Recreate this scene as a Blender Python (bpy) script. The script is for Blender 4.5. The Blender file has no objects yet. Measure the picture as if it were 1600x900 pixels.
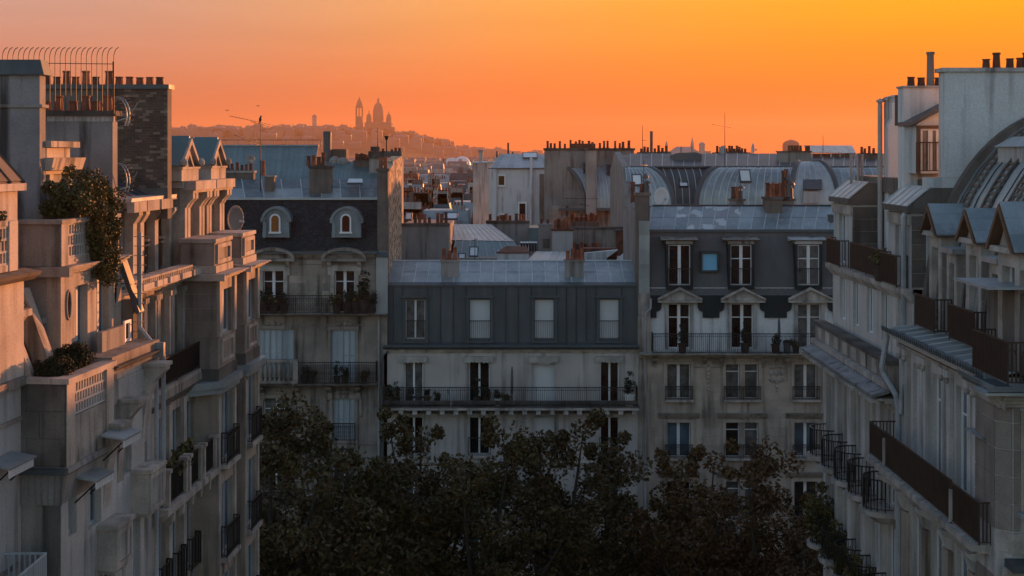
import bpy, math, random
from mathutils import Vector, Matrix
R = random.Random(11)
S = bpy.context.scene
C = S.collection
rad = math.radians
F = 2222.2      # focal length in photo pixels (1600 wide)
EYE = 30.0      # camera height above the street

# ------------------------------------------------------------------ camera
cam = bpy.data.cameras.new('camera')
camo = bpy.data.objects.new('camera', cam)
C.objects.link(camo)
cam.lens = 50.0
cam.sensor_width = 36.0
cam.shift_y = -210.0 / 1600.0
cam.clip_start = 0.5
cam.clip_end = 30000
camo.location = (0, 0, EYE)
camo.rotation_euler = (rad(90), 0, 0)
S.camera = camo

# ------------------------------------------------------------------ light
SUN_AZ, SUN_EL = 33.0, 3.7          # degrees clockwise from the view direction, above the horizon
S.view_settings.view_transform = 'Standard'
S.view_settings.look = 'None'
S.view_settings.gamma = 1.0
S.view_settings.use_curve_mapping = False
S.view_settings.exposure = 1.5
S.render.engine = 'CYCLES'
S.cycles.max_bounces = 6
S.cycles.diffuse_bounces = 3
S.cycles.glossy_bounces = 3
S.cycles.transmission_bounces = 2
S.cycles.volume_bounces = 0
S.cycles.transparent_max_bounces = 6
S.cycles.sample_clamp_indirect = 4.0
S.cycles.use_denoising = True

sd = bpy.data.lights.new('sun', 'SUN')
sd.energy = 3.0
sd.angle = rad(0.6)
sd.color = (1.0, 0.335, 0.105)
sun = bpy.data.objects.new('sun', sd)
C.objects.link(sun)
az, el = rad(SUN_AZ), rad(SUN_EL)
sdir = Vector((math.sin(az) * math.cos(el), math.cos(az) * math.cos(el), math.sin(el)))
sun.rotation_euler = (-sdir).to_track_quat('-Z', 'Y').to_euler()
sun.location = (60, 60, 120)

W = bpy.data.worlds.new('World')
S.world = W
W.use_nodes = True
wt = W.node_tree
N, L = wt.nodes, wt.links
bg = N['Background']
bg.inputs['Strength'].default_value = 0.15


def wmath(op, a, b=None, clamp=False):
    n = N.new('ShaderNodeMath'); n.operation = op; n.use_clamp = clamp
    for i, v in enumerate((a, b)):
        if v is None: continue
        if isinstance(v, (int, float)): n.inputs[i].default_value = v
        else: L.new(v, n.inputs[i])
    return n.outputs[0]


def wmix(fac, a, b):
    n = N.new('ShaderNodeMix'); n.data_type = 'RGBA'
    for s, v in ((n.inputs[0], fac), (n.inputs[6], a), (n.inputs[7], b)):
        if isinstance(v, (int, float)): s.default_value = v
        elif isinstance(v, tuple): s.default_value = v + (1,)
        else: L.new(v, s)
    return n.outputs[2]


sky = N.new('ShaderNodeTexSky')
sky.sky_type = 'NISHITA'
sky.sun_disc = False
sky.sun_elevation = el
sky.sun_rotation = az
sky.air_density, sky.dust_density, sky.ozone_density = 1.0, 1.0, 1.5
tc = N.new('ShaderNodeTexCoord')
sep = N.new('ShaderNodeSeparateXYZ'); L.new(tc.outputs['Generated'], sep.inputs[0])
dot = N.new('ShaderNodeVectorMath'); dot.operation = 'DOT_PRODUCT'
L.new(tc.outputs['Generated'], dot.inputs[0]); dot.inputs[1].default_value = (math.sin(az), math.cos(az), 0)
zz = sep.outputs[2]
# closeness to the sun's bearing: 1 at the sun, falling off around it
near = N.new('ShaderNodeMapRange'); near.interpolation_type = 'SMOOTHSTEP'
L.new(dot.outputs['Value'], near.inputs[0])
near.inputs[1].default_value, near.inputs[2].default_value = 0.60, 0.985
near.inputs[3].default_value, near.inputs[4].default_value = 0.0, 1.0
# dusty afterglow near the horizon: colours run from rose far from the sun to amber beside it
rng = N.new('ShaderNodeMapRange'); rng.interpolation_type = 'SMOOTHSTEP'
L.new(zz, rng.inputs[0])
rng.inputs[1].default_value, rng.inputs[2].default_value = 0.0, 0.13
lowc = wmix(near.outputs[0], (1.40, 0.34, 0.13), (1.95, 0.17, 0.0))
upc = wmix(near.outputs[0], (1.42, 0.88, 0.69), (2.6, 1.08, 0.0))
glow = wmix(rng.outputs[0], lowc, upc)
# a faint unevenness of thin veils, stretched along the horizon
mp = N.new('ShaderNodeMapping'); L.new(tc.outputs['Generated'], mp.inputs[0]); mp.inputs['Scale'].default_value = (3, 3, 38)
nz = N.new('ShaderNodeTexNoise'); L.new(mp.outputs[0], nz.inputs[0]); nz.inputs['Scale'].default_value = 1.6; nz.inputs['Detail'].default_value = 4
veil = wmath('ADD', wmath('MULTIPLY', nz.outputs[0], 0.22), 0.89)
vm = N.new('ShaderNodeVectorMath'); vm.operation = 'SCALE'; L.new(glow, vm.inputs[0]); L.new(veil, vm.inputs['Scale'])
# the glow fades upwards and round behind the camera into the clear blue sky
fu = N.new('ShaderNodeMapRange'); fu.interpolation_type = 'SMOOTHSTEP'; L.new(zz, fu.inputs[0])
fu.inputs[1].default_value, fu.inputs[2].default_value = 0.10, 0.42
fu.inputs[3].default_value, fu.inputs[4].default_value = 1.0, 0.0
fb = N.new('ShaderNodeMapRange'); fb.interpolation_type = 'SMOOTHSTEP'; L.new(dot.outputs['Value'], fb.inputs[0])
fb.inputs[1].default_value, fb.inputs[2].default_value = -0.15, 0.62
fac = wmath('MULTIPLY', fu.outputs[0], fb.outputs[0])
clear = wmix(1.0, sky.outputs[0], (1.0, 0.965, 1.03))
clear.node.blend_type = 'MULTIPLY'
L.new(wmix(fac, clear, vm.outputs[0]), bg.inputs['Color'])

# ------------------------------------------------------------------ materials
MATS = {}


def mat(name, c1, c2=None, scale=1.2, rough=0.8, metal=0.0, spec=0.35, bump=0.0, bscale=14, streak=0.0, dirt=(0.03, 0.027, 0.024), grain=0.12, island=0.0, each=0.10, r0=0.36, r1=0.66):
    """A procedural surface: two tones mixed by soft noise, fine grain, vertical rain streaks of dirt and a little relief."""
    m = bpy.data.materials.new(name); m.use_nodes = True
    t = m.node_tree; n, l = t.nodes, t.links
    b = n['Principled BSDF']
    b.inputs['Roughness'].default_value = rough; b.inputs['Metallic'].default_value = metal
    b.inputs['Specular IOR Level'].default_value = spec
    g = n.new('ShaderNodeNewGeometry')

    def noise(sc, det, mapping=None):
        x = n.new('ShaderNodeTexNoise'); x.inputs['Scale'].default_value = sc; x.inputs['Detail'].default_value = det
        if mapping:
            p = n.new('ShaderNodeMapping'); p.inputs['Scale'].default_value = mapping
            l.new(g.outputs['Position'], p.inputs[0]); l.new(p.outputs[0], x.inputs[0])
        else: l.new(g.outputs['Position'], x.inputs[0])
        return x.outputs[0]

    def mixc(f, a, bb, blend='MIX'):
        x = n.new('ShaderNodeMix'); x.data_type = 'RGBA'; x.blend_type = blend
        for s, v in ((x.inputs[0], f), (x.inputs[6], a), (x.inputs[7], bb)):
            if isinstance(v, (int, float)): s.default_value = v
            elif isinstance(v, tuple): s.default_value = v + (1,)
            else: l.new(v, s)
        return x.outputs[2]

    def ramp(v, a, bb):
        x = n.new('ShaderNodeMapRange'); l.new(v, x.inputs[0]); x.inputs[1].default_value = a; x.inputs[2].default_value = bb
        return x.outputs[0]
    c2 = c2 or tuple(x * 0.72 for x in c1)
    colr = mixc(ramp(noise(scale, 5), r0, r1), c1, c2)
    if each:
        oi = n.new('ShaderNodeObjectInfo'); me_ = n.new('ShaderNodeMath'); me_.operation = 'MULTIPLY_ADD'
        l.new(oi.outputs['Random'], me_.inputs[0]); me_.inputs[1].default_value = 2 * each; me_.inputs[2].default_value = 1 - each
        ve = n.new('ShaderNodeVectorMath'); ve.operation = 'SCALE'; l.new(colr, ve.inputs[0]); l.new(me_.outputs[0], ve.inputs['Scale']); colr = ve.outputs[0]
    if island:
        colr = mixc(ramp(g.outputs['Random Per Island'], 0.0, 1.0 / island), colr, tuple(x * 0.55 for x in c2))
    if streak:
        st = ramp(noise(1.0, 5, (3.1, 3.1, 0.22)), 0.49, 0.68)
        big = ramp(noise(0.45, 3), 0.32, 0.56)
        mm = n.new('ShaderNodeMath'); mm.operation = 'MULTIPLY'; l.new(st, mm.inputs[0]); l.new(big, mm.inputs[1])
        m2 = n.new('ShaderNodeMath'); m2.operation = 'MULTIPLY'; l.new(mm.outputs[0], m2.inputs[0]); m2.inputs[1].default_value = streak
        colr = mixc(m2.outputs[0], colr, dirt)
    if grain:
        gr = ramp(noise(22, 3), 0.3, 0.7)
        mm = n.new('ShaderNodeMath'); mm.operation = 'MULTIPLY_ADD'; l.new(gr, mm.inputs[0]); mm.inputs[1].default_value = 2 * grain; mm.inputs[2].default_value = 1 - grain
        vs = n.new('ShaderNodeVectorMath'); vs.operation = 'SCALE'; l.new(colr, vs.inputs[0]); l.new(mm.outputs[0], vs.inputs['Scale'])
        colr = vs.outputs[0]
    l.new(colr, b.inputs['Base Color'])
    if bump:
        bp = n.new('ShaderNodeBump'); bp.inputs['Strength'].default_value = bump; bp.inputs['Distance'].default_value = 0.03
        l.new(noise(bscale, 4), bp.inputs['Height']); l.new(bp.outputs[0], b.inputs['Normal'])
    if metal or spec > 0.6:
        rr = n.new('ShaderNodeMapRange'); l.new(noise(2.3, 4), rr.inputs[0])
        rr.inputs[3].default_value = max(0.02, rough - 0.12); rr.inputs[4].default_value = min(1, rough + 0.14)
        l.new(rr.outputs[0], b.inputs['Roughness'])
    MATS[name] = m
    return m


M_ashlar = mat('limestone', (0.43, 0.365, 0.31), (0.30, 0.252, 0.213), 0.8, 0.9, bump=0.25, streak=0.75)
M_stone2 = mat('weathered_limestone', (0.30, 0.262, 0.23), (0.19, 0.165, 0.145), 0.9, 0.9, bump=0.35, streak=0.9)
M_trim = mat('carved_stone', (0.46, 0.415, 0.375), (0.27, 0.243, 0.22), 1.4, 0.85, bump=0.2, streak=0.55)
M_soot = mat('sooted_stone', (0.13, 0.12, 0.11), (0.045, 0.042, 0.04), 0.9, 0.92, bump=0.4, streak=0.8)
M_plaster = mat('painted_render', (0.47, 0.46, 0.45), (0.35, 0.34, 0.33), 0.6, 0.88, bump=0.15, streak=0.7)
M_cool = mat('cool_pale_stone', (0.54, 0.52, 0.50), (0.41, 0.39, 0.375), 0.9, 0.85, bump=0.15, streak=0.45)
M_stain = mat('stained_render', (0.30, 0.30, 0.31), (0.19, 0.19, 0.195), 0.8, 0.9, bump=0.25, streak=0.9)
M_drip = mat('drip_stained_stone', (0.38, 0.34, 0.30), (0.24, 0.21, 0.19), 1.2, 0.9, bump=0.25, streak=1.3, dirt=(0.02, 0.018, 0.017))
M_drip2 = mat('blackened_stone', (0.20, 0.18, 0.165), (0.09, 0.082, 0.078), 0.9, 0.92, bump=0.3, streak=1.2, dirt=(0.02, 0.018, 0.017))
M_cream = mat('cream_render', (0.50, 0.445, 0.395), (0.36, 0.315, 0.275), 0.7, 0.88, bump=0.15, streak=0.75)
M_white = mat('white_render', (0.62, 0.63, 0.64), (0.53, 0.54, 0.55), 0.35, 0.85, bump=0.12, streak=0.6, dirt=(0.16, 0.155, 0.15))
M_party = mat('grey_render', (0.30, 0.285, 0.27), (0.22, 0.205, 0.19), 0.55, 0.92, bump=0.2, streak=0.6)
M_brown = mat('brown_render', (0.17, 0.145, 0.125), (0.11, 0.095, 0.085), 0.8, 0.92, bump=0.25, streak=0.6)
M_rubble = mat('rubble_masonry', (0.46, 0.36, 0.27), (0.10, 0.08, 0.065), 3.4, 0.95, bump=1.0, bscale=5.0, grain=0.4, r0=0.44, r1=0.56)  # strong two-tone noise paints in the lit and dark speckle of rough stone
M_brick = mat('old_brick', (0.20, 0.135, 0.10), (0.12, 0.08, 0.062), 3.0, 0.92, bump=0.3, island=0.8)
M_mortar = mat('mortar', (0.15, 0.135, 0.12), None, 3, 0.95)
M_tile = mat('terracotta', (0.34, 0.115, 0.06), (0.19, 0.06, 0.035), 2.4, 0.85, bump=0.15)
M_tile2 = mat('sooty_terracotta', (0.17, 0.065, 0.04), (0.07, 0.035, 0.026), 2.4, 0.88)
M_zinc = mat('weathered_zinc', (0.30, 0.345, 0.36), (0.21, 0.25, 0.265), 0.7, 0.42, metal=0.35, spec=0.5, streak=0.45, dirt=(0.42, 0.43, 0.43), grain=0.10, bump=0.12, bscale=3, each=0.16)
M_zincl = mat('pale_zinc', (0.40, 0.43, 0.45), (0.30, 0.33, 0.35), 0.9, 0.45, metal=0.35, spec=0.5, streak=0.3, grain=0.06)
M_zincd = mat('dark_zinc', (0.082, 0.100, 0.110), (0.062, 0.076, 0.085), 0.5, 0.55, metal=0.15, spec=0.4, streak=0.5, dirt=(0.12, 0.12, 0.125), grain=0.08)
M_copper = mat('green_zinc', (0.125, 0.20, 0.205), (0.095, 0.155, 0.16), 0.5, 0.5, metal=0.2, spec=0.4, streak=0.4, dirt=(0.2, 0.24, 0.24), grain=0.07)
M_seam = mat('zinc_seam', (0.52, 0.54, 0.55), (0.40, 0.42, 0.43), 1.5, 0.6, metal=0.1, spec=0.3)
M_seamd = mat('dark_seam', (0.055, 0.06, 0.066), None, 1.5, 0.5, metal=0.2)
M_slate = mat('slate', (0.046, 0.058, 0.066), (0.030, 0.039, 0.045), 0.8, 0.7, spec=0.3, grain=0.12, bump=0.1, island=1.4)
M_iron = mat('black_iron', (0.016, 0.015, 0.015), None, 3, 0.5, spec=0.4)
M_rust = mat('brown_iron', (0.056, 0.033, 0.022), (0.036, 0.022, 0.016), 3, 0.55, spec=0.4)
M_paint = mat('white_paint', (0.72, 0.73, 0.74), (0.64, 0.65, 0.66), 1.0, 0.45, spec=0.5, grain=0.05)
M_wood = mat('brown_wood', (0.14, 0.075, 0.045), (0.09, 0.05, 0.03), 2.0, 0.6)
M_shut = mat('blue_grey_paint', (0.40, 0.45, 0.49), (0.33, 0.38, 0.42), 0.8, 0.6, grain=0.06, streak=0.3)
M_blind = mat('pale_blind', (0.60, 0.62, 0.63), (0.54, 0.56, 0.57), 0.6, 0.8, grain=0.04)
M_cloth = mat('striped_canvas', (0.42, 0.40, 0.37), (0.28, 0.27, 0.25), 2.5, 0.9)
M_glass = mat('dark_glass', (0.012, 0.012, 0.013), (0.024, 0.018, 0.014), 0.9, 0.06, spec=0.6, grain=0)
M_glassw = mat('warm_dark_glass', (0.030, 0.013, 0.008), (0.014, 0.008, 0.006), 1.1, 0.06, spec=0.6, grain=0)
M_glassc = mat('curtained_glass', (0.16, 0.155, 0.15), (0.07, 0.068, 0.066), 2.6, 0.08, spec=0.6, grain=0.02)
M_glassb = mat('sky_tinted_glass', (0.10, 0.15, 0.195), (0.045, 0.065, 0.085), 1.0, 0.05, spec=0.9, grain=0)  # the blue of reflected sky is put into the base colour
M_green = mat('boxwood', (0.045, 0.055, 0.022), (0.02, 0.027, 0.012), 2.5, 0.7, grain=0.2, island=0.9)
M_leaf = mat('plane_leaf', (0.115, 0.092, 0.028), (0.085, 0.056, 0.018), 0.30, 0.55, grain=0.1, island=0.8, each=0.22)
M_leaf2 = mat('russet_plane_leaf', (0.135, 0.082, 0.028), (0.10, 0.050, 0.018), 0.30, 0.55, grain=0.1, island=0.8, each=0.15)
M_ivy = mat('bush_leaf', (0.20, 0.155, 0.045), (0.065, 0.060, 0.022), 1.6, 0.65, grain=0.1, island=0.8)
M_flower = mat('pink_petal', (0.7, 0.35, 0.3), (0.8, 0.6, 0.5), 3, 0.6)
M_bark = mat('plane_bark', (0.075, 0.062, 0.05), (0.045, 0.037, 0.03), 1.8, 0.9, bump=0.3)
M_asph = mat('asphalt', (0.05, 0.05, 0.052), (0.04, 0.04, 0.041), 0.6, 0.85, bump=0.2)
M_pave = mat('pavement_slab', (0.19, 0.18, 0.17), (0.14, 0.135, 0.13), 0.7, 0.85)
M_mark = mat('road_paint', (0.7, 0.7, 0.68), None, 2, 0.7)
M_soil = mat('city_ground', (0.16, 0.15, 0.14), (0.10, 0.095, 0.09), 0.02, 0.95)
M_far = mat('far_stone', (0.42, 0.37, 0.33), (0.30, 0.27, 0.25), 0.03, 0.9)
M_farz = mat('far_zinc', (0.17, 0.18, 0.19), (0.12, 0.13, 0.135), 0.05, 0.6)
M_pale = mat('pale_render', (0.52, 0.49, 0.465), (0.42, 0.395, 0.375), 0.6, 0.88, bump=0.12, streak=0.5)
M_chalk = mat('basilica_stone', (0.15, 0.135, 0.125), (0.11, 0.10, 0.095), 0.05, 0.9)
M_woods = mat('hill_foliage', (0.05, 0.055, 0.03), (0.03, 0.035, 0.02), 0.05, 0.9)
M_steel = mat('steel', (0.35, 0.36, 0.37), None, 2, 0.35, metal=0.8)
M_dish = mat('dish_enamel', (0.20, 0.20, 0.20), (0.16, 0.16, 0.16), 1, 0.6)
M_pipe = mat('grey_downpipe', (0.38, 0.40, 0.42), (0.26, 0.28, 0.30), 1.1, 0.5, metal=0.2, streak=0.4)


def lit_glass(name, col, st):
    m = mat(name, (0.05, 0.02, 0.01), (0.03, 0.012, 0.008), 2.0, 0.1, spec=0.6)
    b = m.node_tree.nodes['Principled BSDF']
    b.inputs['Emission Color'].default_value = col + (1,); b.inputs['Emission Strength'].default_value = st
    return m


M_lampy = lit_glass('lamplit_glass', (1.0, 0.42, 0.12), 0.015)
M_red = mat('red_curtain_glass', (0.10, 0.014, 0.010), (0.05, 0.01, 0.008), 3.0, 0.08, spec=0.6, grain=0.1)

# ------------------------------------------------------------------ builders
ORG = {}


def tag(o, label=None, cat=None, group=None, kind=None):
    if label: o['label'] = label
    if cat: o['category'] = cat
    if group: o['group'] = group
    if kind: o['kind'] = kind
    return o


def thing(name, label, cat, loc=(0, 0, 0), group=None):
    o = bpy.data.objects.new(name, None); C.objects.link(o)
    o.location = loc; ORG[o.name] = Vector(loc); o.empty_display_size = 0.5
    return tag(o, label, cat, group)


class Frame:
    """A facade's own axes: u along the wall, d outwards from it, z up."""
    def __init__(s, o, u, n):
        s.o = Vector(o); s.u = Vector(u).normalized(); s.n = Vector(n).normalized()

    def at(s, u, d, z):
        p = s.o + s.u * u + s.n * d
        return (p.x, p.y, z)

    def u_of(s, px, d=0.0):
        k = (px - 800) / F
        return (k * (s.o.y + s.n.y * d) - s.o.x - s.n.x * d) / (s.u.x - k * s.u.y)

    def uz(s, px, py, d=0.0):
        t = s.u_of(px, d)
        Y = s.o.y + s.u.y * t + s.n.y * d
        return t, EYE - (py - 240) * Y / F

    def depth(s, u, d=0.0):
        return s.o.y + s.u.y * u + s.n.y * d


class MB:
    """Collects faces, in a frame's axes or the world's, and links them as one mesh object."""
    def __init__(s, fr=None):
        s.v = []; s.f = []; s.fr = fr

    def p(s, a, b, c):
        s.v.append(s.fr.at(a, b, c) if s.fr else (a, b, c))
        return len(s.v) - 1

    def poly(s, pts):
        s.f.append([s.p(*q) for q in pts]); return s

    def hexa(s, q):
        """eight corners: bottom loop then top loop"""
        i = [s.p(*x) for x in q]
        s.f += [[i[0], i[3], i[2], i[1]], [i[4], i[5], i[6], i[7]]] + [[i[k], i[(k + 1) % 4], i[4 + (k + 1) % 4], i[4 + k]] for k in range(4)]
        return s

    def box(s, a0, a1, b0, b1, c0, c1):
        return s.hexa([(a0, b0, c0), (a1, b0, c0), (a1, b1, c0), (a0, b1, c0), (a0, b0, c1), (a1, b0, c1), (a1, b1, c1), (a0, b1, c1)])

    def frustum(s, a0, a1, b0, b1, c0, c1, ia, ib, ib2=None):
        ib2 = ib if ib2 is None else ib2
        return s.hexa([(a0, b0, c0), (a1, b0, c0), (a1, b1, c0), (a0, b1, c0), (a0 + ia, b0 + ib, c1), (a1 - ia, b0 + ib, c1), (a1 - ia, b1 - ib2, c1), (a0 + ia, b1 - ib2, c1)])

    def ext(s, A, B):
        a = [s.p(*x) for x in A]; b = [s.p(*x) for x in B]; n = len(a)
        s.f += [a[::-1], b] + [[a[k], a[(k + 1) % n], b[(k + 1) % n], b[k]] for k in range(n)]
        return s

    def prism_u(s, prof, u0, u1):       # profile (d, z) swept along u
        return s.ext([(u0, d, z) for d, z in prof], [(u1, d, z) for d, z in prof])

    def prism_d(s, prof, d0, d1):       # outline (u, z) given thickness along d
        return s.ext([(u, d0, z) for u, z in prof], [(u, d1, z) for u, z in prof])

    def prism_z(s, prof, z0, z1):       # plan (u, d) raised along z
        return s.ext([(u, d, z0) for u, d in prof], [(u, d, z1) for u, d in prof])

    def tube(s, pts, r, n=6, cap=True):
        P = [Vector(s.fr.at(*q)) if s.fr else Vector(q) for q in pts]
        rs = r if isinstance(r, (list, tuple)) else [r] * len(P)
        base = len(s.v); up = None
        for i, q in enumerate(P):
            t = (P[min(i + 1, len(P) - 1)] - P[max(i - 1, 0)])
            t = t.normalized() if t.length > 1e-9 else Vector((0, 0, 1))
            a = up if up is not None else (Vector((0, 0, 1)) if abs(t.z) < 0.9 else Vector((1, 0, 0)))
            a = (a - t * a.dot(t))
            a = a.normalized() if a.length > 1e-6 else t.orthogonal().normalized()
            up = a; b = t.cross(a)
            for k in range(n):
                w = 2 * math.pi * (k + 0.5) / n
                s.v.append(tuple(q + (a * math.cos(w) + b * math.sin(w)) * rs[i]))
        for i in range(len(P) - 1):
            for k in range(n):
                k2 = (k + 1) % n
                s.f.append([base + i * n + k, base + i * n + k2, base + (i + 1) * n + k2, base + (i + 1) * n + k])
        if cap:
            s.f.append([base + k for k in range(n)][::-1]); s.f.append([base + (len(P) - 1) * n + k for k in range(n)])
        return s

    def lathe(s, cu, cd, prof, n=10, sq=1.0):
        c = s.fr.at(cu, cd, 0) if s.fr else (cu, cd, 0)
        base = len(s.v)
        for r, z in prof:
            for k in range(n):
                w = 2 * math.pi * (k + 0.5) / n
                s.v.append((c[0] + r * math.cos(w), c[1] + r * sq * math.sin(w), z))
        for i in range(len(prof) - 1):
            for k in range(n):
                k2 = (k + 1) % n
                s.f.append([base + i * n + k, base + i * n + k2, base + (i + 1) * n + k2, base + (i + 1) * n + k])
        s.f.append([base + k for k in range(n)][::-1]); s.f.append([base + (len(prof) - 1) * n + k for k in range(n)])
        return s

    def wall(s, u0, u1, z0, z1, d, holes=(), thick=0.3):
        """A wall face at d with rectangular openings (u0, u1, z0, z1), their reveals going back by thick, and closed ends."""
        us = sorted({u0, u1} | {x for h in holes for x in h[:2] if u0 < x < u1})
        zs = sorted({z0, z1} | {x for h in holes for x in h[2:4] if z0 < x < z1})
        for j in range(len(zs) - 1):
            run = None
            for i in range(len(us)):
                solid = i < len(us) - 1 and not any(h[0] <= (us[i] + us[i + 1]) / 2 <= h[1] and h[2] <= (zs[j] + zs[j + 1]) / 2 <= h[3] for h in holes)
                if solid and run is None: run = us[i]
                if not solid and run is not None:
                    s.poly([(run, d, zs[j]), (us[i], d, zs[j]), (us[i], d, zs[j + 1]), (run, d, zs[j + 1])]); run = None
        e = d - thick
        for a, b, c, g in [h[:4] for h in holes]:
            s.poly([(a, d, c), (a, d, g), (a, e, g), (a, e, c)]); s.poly([(b, d, c), (b, e, c), (b, e, g), (b, d, g)])
            s.poly([(a, d, g), (b, d, g), (b, e, g), (a, e, g)]); s.poly([(a, d, c), (a, e, c), (b, e, c), (b, d, c)])
        for u in (u0, u1): s.poly([(u, d, z0), (u, e, z0), (u, e, z1), (u, d, z1)])
        s.poly([(u0, d, z1), (u1, d, z1), (u1, e, z1), (u0, e, z1)])
        s.poly([(u0, d, z0), (u1, d, z0), (u1, e, z0), (u0, e, z0)])
        return s

    def mesh(s, name, m, org=(0, 0, 0), smooth=False):
        me = bpy.data.meshes.new(name)
        o = Vector(org)
        me.from_pydata([tuple(Vector(x) - o) for x in s.v], [], s.f)
        if m: me.materials.append(m)
        if smooth: me.polygons.foreach_set('use_smooth', [True] * len(me.polygons))
        me.update()
        return me

    def build(s, name, m, parent=None, kind=None, smooth=False, label=None):
        org = ORG[parent.name] if parent else Vector((0, 0, 0))
        o = bpy.data.objects.new(name, s.mesh(name, m, org, smooth)); C.objects.link(o)
        if parent: o.parent = parent
        ORG[o.name] = org
        return tag(o, label, None, None, kind)


def inst(name, me, parent, pos, rz=0.0, sc=None):
    """An object that shares a mesh with its like, placed at a world point under its parent."""
    o = bpy.data.objects.new(name, me); C.objects.link(o)
    org = ORG[parent.name] if parent else Vector((0, 0, 0))
    o.location = Vector(pos) - org; o.rotation_euler = (0, 0, rz)
    if sc: o.scale = sc
    if parent: o.parent = parent
    ORG[o.name] = Vector(pos)
    return o


def PX(px, Y): return (px - 800) * Y / F
def PZ(py, Y): return EYE - (py - 240) * Y / F


def window(parent, fr, u0, u1, z0, z1, d, glass=None, frame=None, mull=1, transom=None, fw=0.045, mw=0.11, name='window'):
    """A casement: its frame is a part, each pane behind it a sub-part."""
    glass = glass or M_glass; frame = frame or M_paint
    m = MB(fr); t = 0.07
    m.box(u0, u0 + fw, d - t, d, z0, z1).box(u1 - fw, u1, d - t, d, z0, z1)
    m.box(u0 + fw, u1 - fw, d - t, d - 0.004, z1 - fw, z1).box(u0 + fw, u1 - fw, d - t, d - 0.004, z0, z0 + fw * 1.6)
    a, b = u0 + fw, u1 - fw
    cuts = [a]
    for k in range(mull):
        c = a + (b - a) * (k + 1) / (mull + 1)
        m.box(c - mw / 2, c + mw / 2, d - t, d + 0.012, z0 + fw * 1.6, z1 - fw); cuts += [c - mw / 2, c + mw / 2]
    cuts.append(b)
    if transom:
        zt = z0 + (z1 - z0) * transom
        for k in range(0, len(cuts), 2): m.box(cuts[k], cuts[k + 1], d - t, d - 0.006, zt - 0.025, zt + 0.025)
    w = m.build(name, frame, parent)
    for k in range(0, len(cuts), 2):
        MB(fr).poly([(cuts[k], d - 0.045, z0 + fw), (cuts[k + 1], d - 0.045, z0 + fw), (cuts[k + 1], d - 0.045, z1 - fw), (cuts[k], d - 0.045, z1 - fw)]).build('pane', glass, w)
    return w


def shutters(parent, fr, u0, u1, z0, z1, d, n, m=None):
    """Closed folding shutters: each leaf a part with its own louvres."""
    m = m or M_shut
    w = (u1 - u0) / n
    for k in range(n):
        a, b = u0 + k * w + 0.012, u0 + (k + 1) * w - 0.012
        dd = d + (0.03 if k % 2 else 0.0)
        q = MB(fr).box(a, a + 0.05, dd - 0.05, dd, z0, z1).box(b - 0.05, b, dd - 0.05, dd, z0, z1)
        for z in (z0, (z0 + z1) / 2 - 0.04, z1 - 0.08): q.box(a + 0.05, b - 0.05, dd - 0.05, dd - 0.003, z, z + 0.08)
        o = q.build('shutter', m, parent)
        q = MB(fr); z = z0 + 0.1
        while z < z1 - 0.1:
            q.poly([(a + 0.05, dd - 0.012, z), (b - 0.05, dd - 0.012, z), (b - 0.05, dd - 0.045, z + 0.085), (a + 0.05, dd - 0.045, z + 0.085)]); z += 0.07
        q.build('louvre', m, o, kind='stuff')


def railing(parent, fr, pts, z0, h=1.0, gap=0.12, m=None, r=0.011, orn=0, flat=1.0, name='railing'):
    """An iron railing along pts (u, d): rails and posts are one part, its thin bars another below it."""
    m = m or M_iron
    q = MB(fr)
    q.tube([(u, d, z0 + h) for u, d in pts], 0.028, 4)
    q.tube([(u, d, z0 + 0.07) for u, d in pts], 0.016, 4)
    if orn: q.tube([(u, d, z0 + h - 0.16) for u, d in pts], 0.012, 4)
    for u, d in pts[::max(1, len(pts) // 10)]: q.tube([(u, d, z0), (u, d, z0 + h + 0.02)], 0.022, 4)
    o = q.build(name, m, parent)
    q = MB(fr)
    for (ua, da), (ub, db) in zip(pts[:-1], pts[1:]):
        ln = math.hypot(ub - ua, db - da); n = max(1, round(ln / gap))
        for k in range(1, n):
            t = k / n; u, d = ua + (ub - ua) * t, da + (db - da) * t
            q.tube([(u, d, z0 + 0.07), (u, d, z0 + h)], r * flat, 4, cap=False)
            if orn and k % 2:
                t2 = (k + 1) / n; u2, d2 = ua + (ub - ua) * t2, da + (db - da) * t2
                t0 = (k - 1) / n; u1, d1 = ua + (ub - ua) * t0, da + (db - da) * t0
                if orn == 1:
                    q.tube([(u1, d1, z0 + h - 0.16), (u, d, z0 + h - 0.02), (u2, d2, z0 + h - 0.16)], 0.008, 3, cap=False)
                    q.tube([(u1, d1, z0 + 0.07), (u, d, z0 + 0.24), (u2, d2, z0 + 0.07)], 0.008, 3, cap=False)
                else:
                    for zz_ in (0.25, 0.5, 0.75):
                        c = z0 + h * zz_; e = 0.085
                        q.tube([(u1, d1, c), (u, d, c + e), (u2, d2, c), (u, d, c - e), (u1, d1, c)], 0.010, 3, cap=False)
    q.build('baluster', m, o, kind='stuff')
    return o


POT = MB().lathe(0, 0, [(0.13, 0), (0.125, 0.04), (0.10, 0.06), (0.085, 0.52), (0.105, 0.54), (0.105, 0.6), (0.07, 0.6), (0.065, 0.5)], 9).mesh('chimney_pot', M_tile)
POTD = POT.copy(); POTD.materials[0] = M_tile2
MITRON = MB().lathe(0, 0, [(0.13, 0), (0.10, 0.05), (0.09, 0.4), (0.03, 0.42), (0.03, 0.5), (0.19, 0.52), (0.15, 0.6), (0.02, 0.68)], 9).mesh('cowled_pot', M_zincd)


def pot(parent, x, y, z, h=0.6, r=1.0, kind=0):
    me = (POT, POTD, MITRON)[kind]
    return inst('cowled_chimney_pot' if kind == 2 else 'chimney_pot', me, parent, (x, y, z), R.uniform(0, 3), (r, r, h / 0.6))


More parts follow.
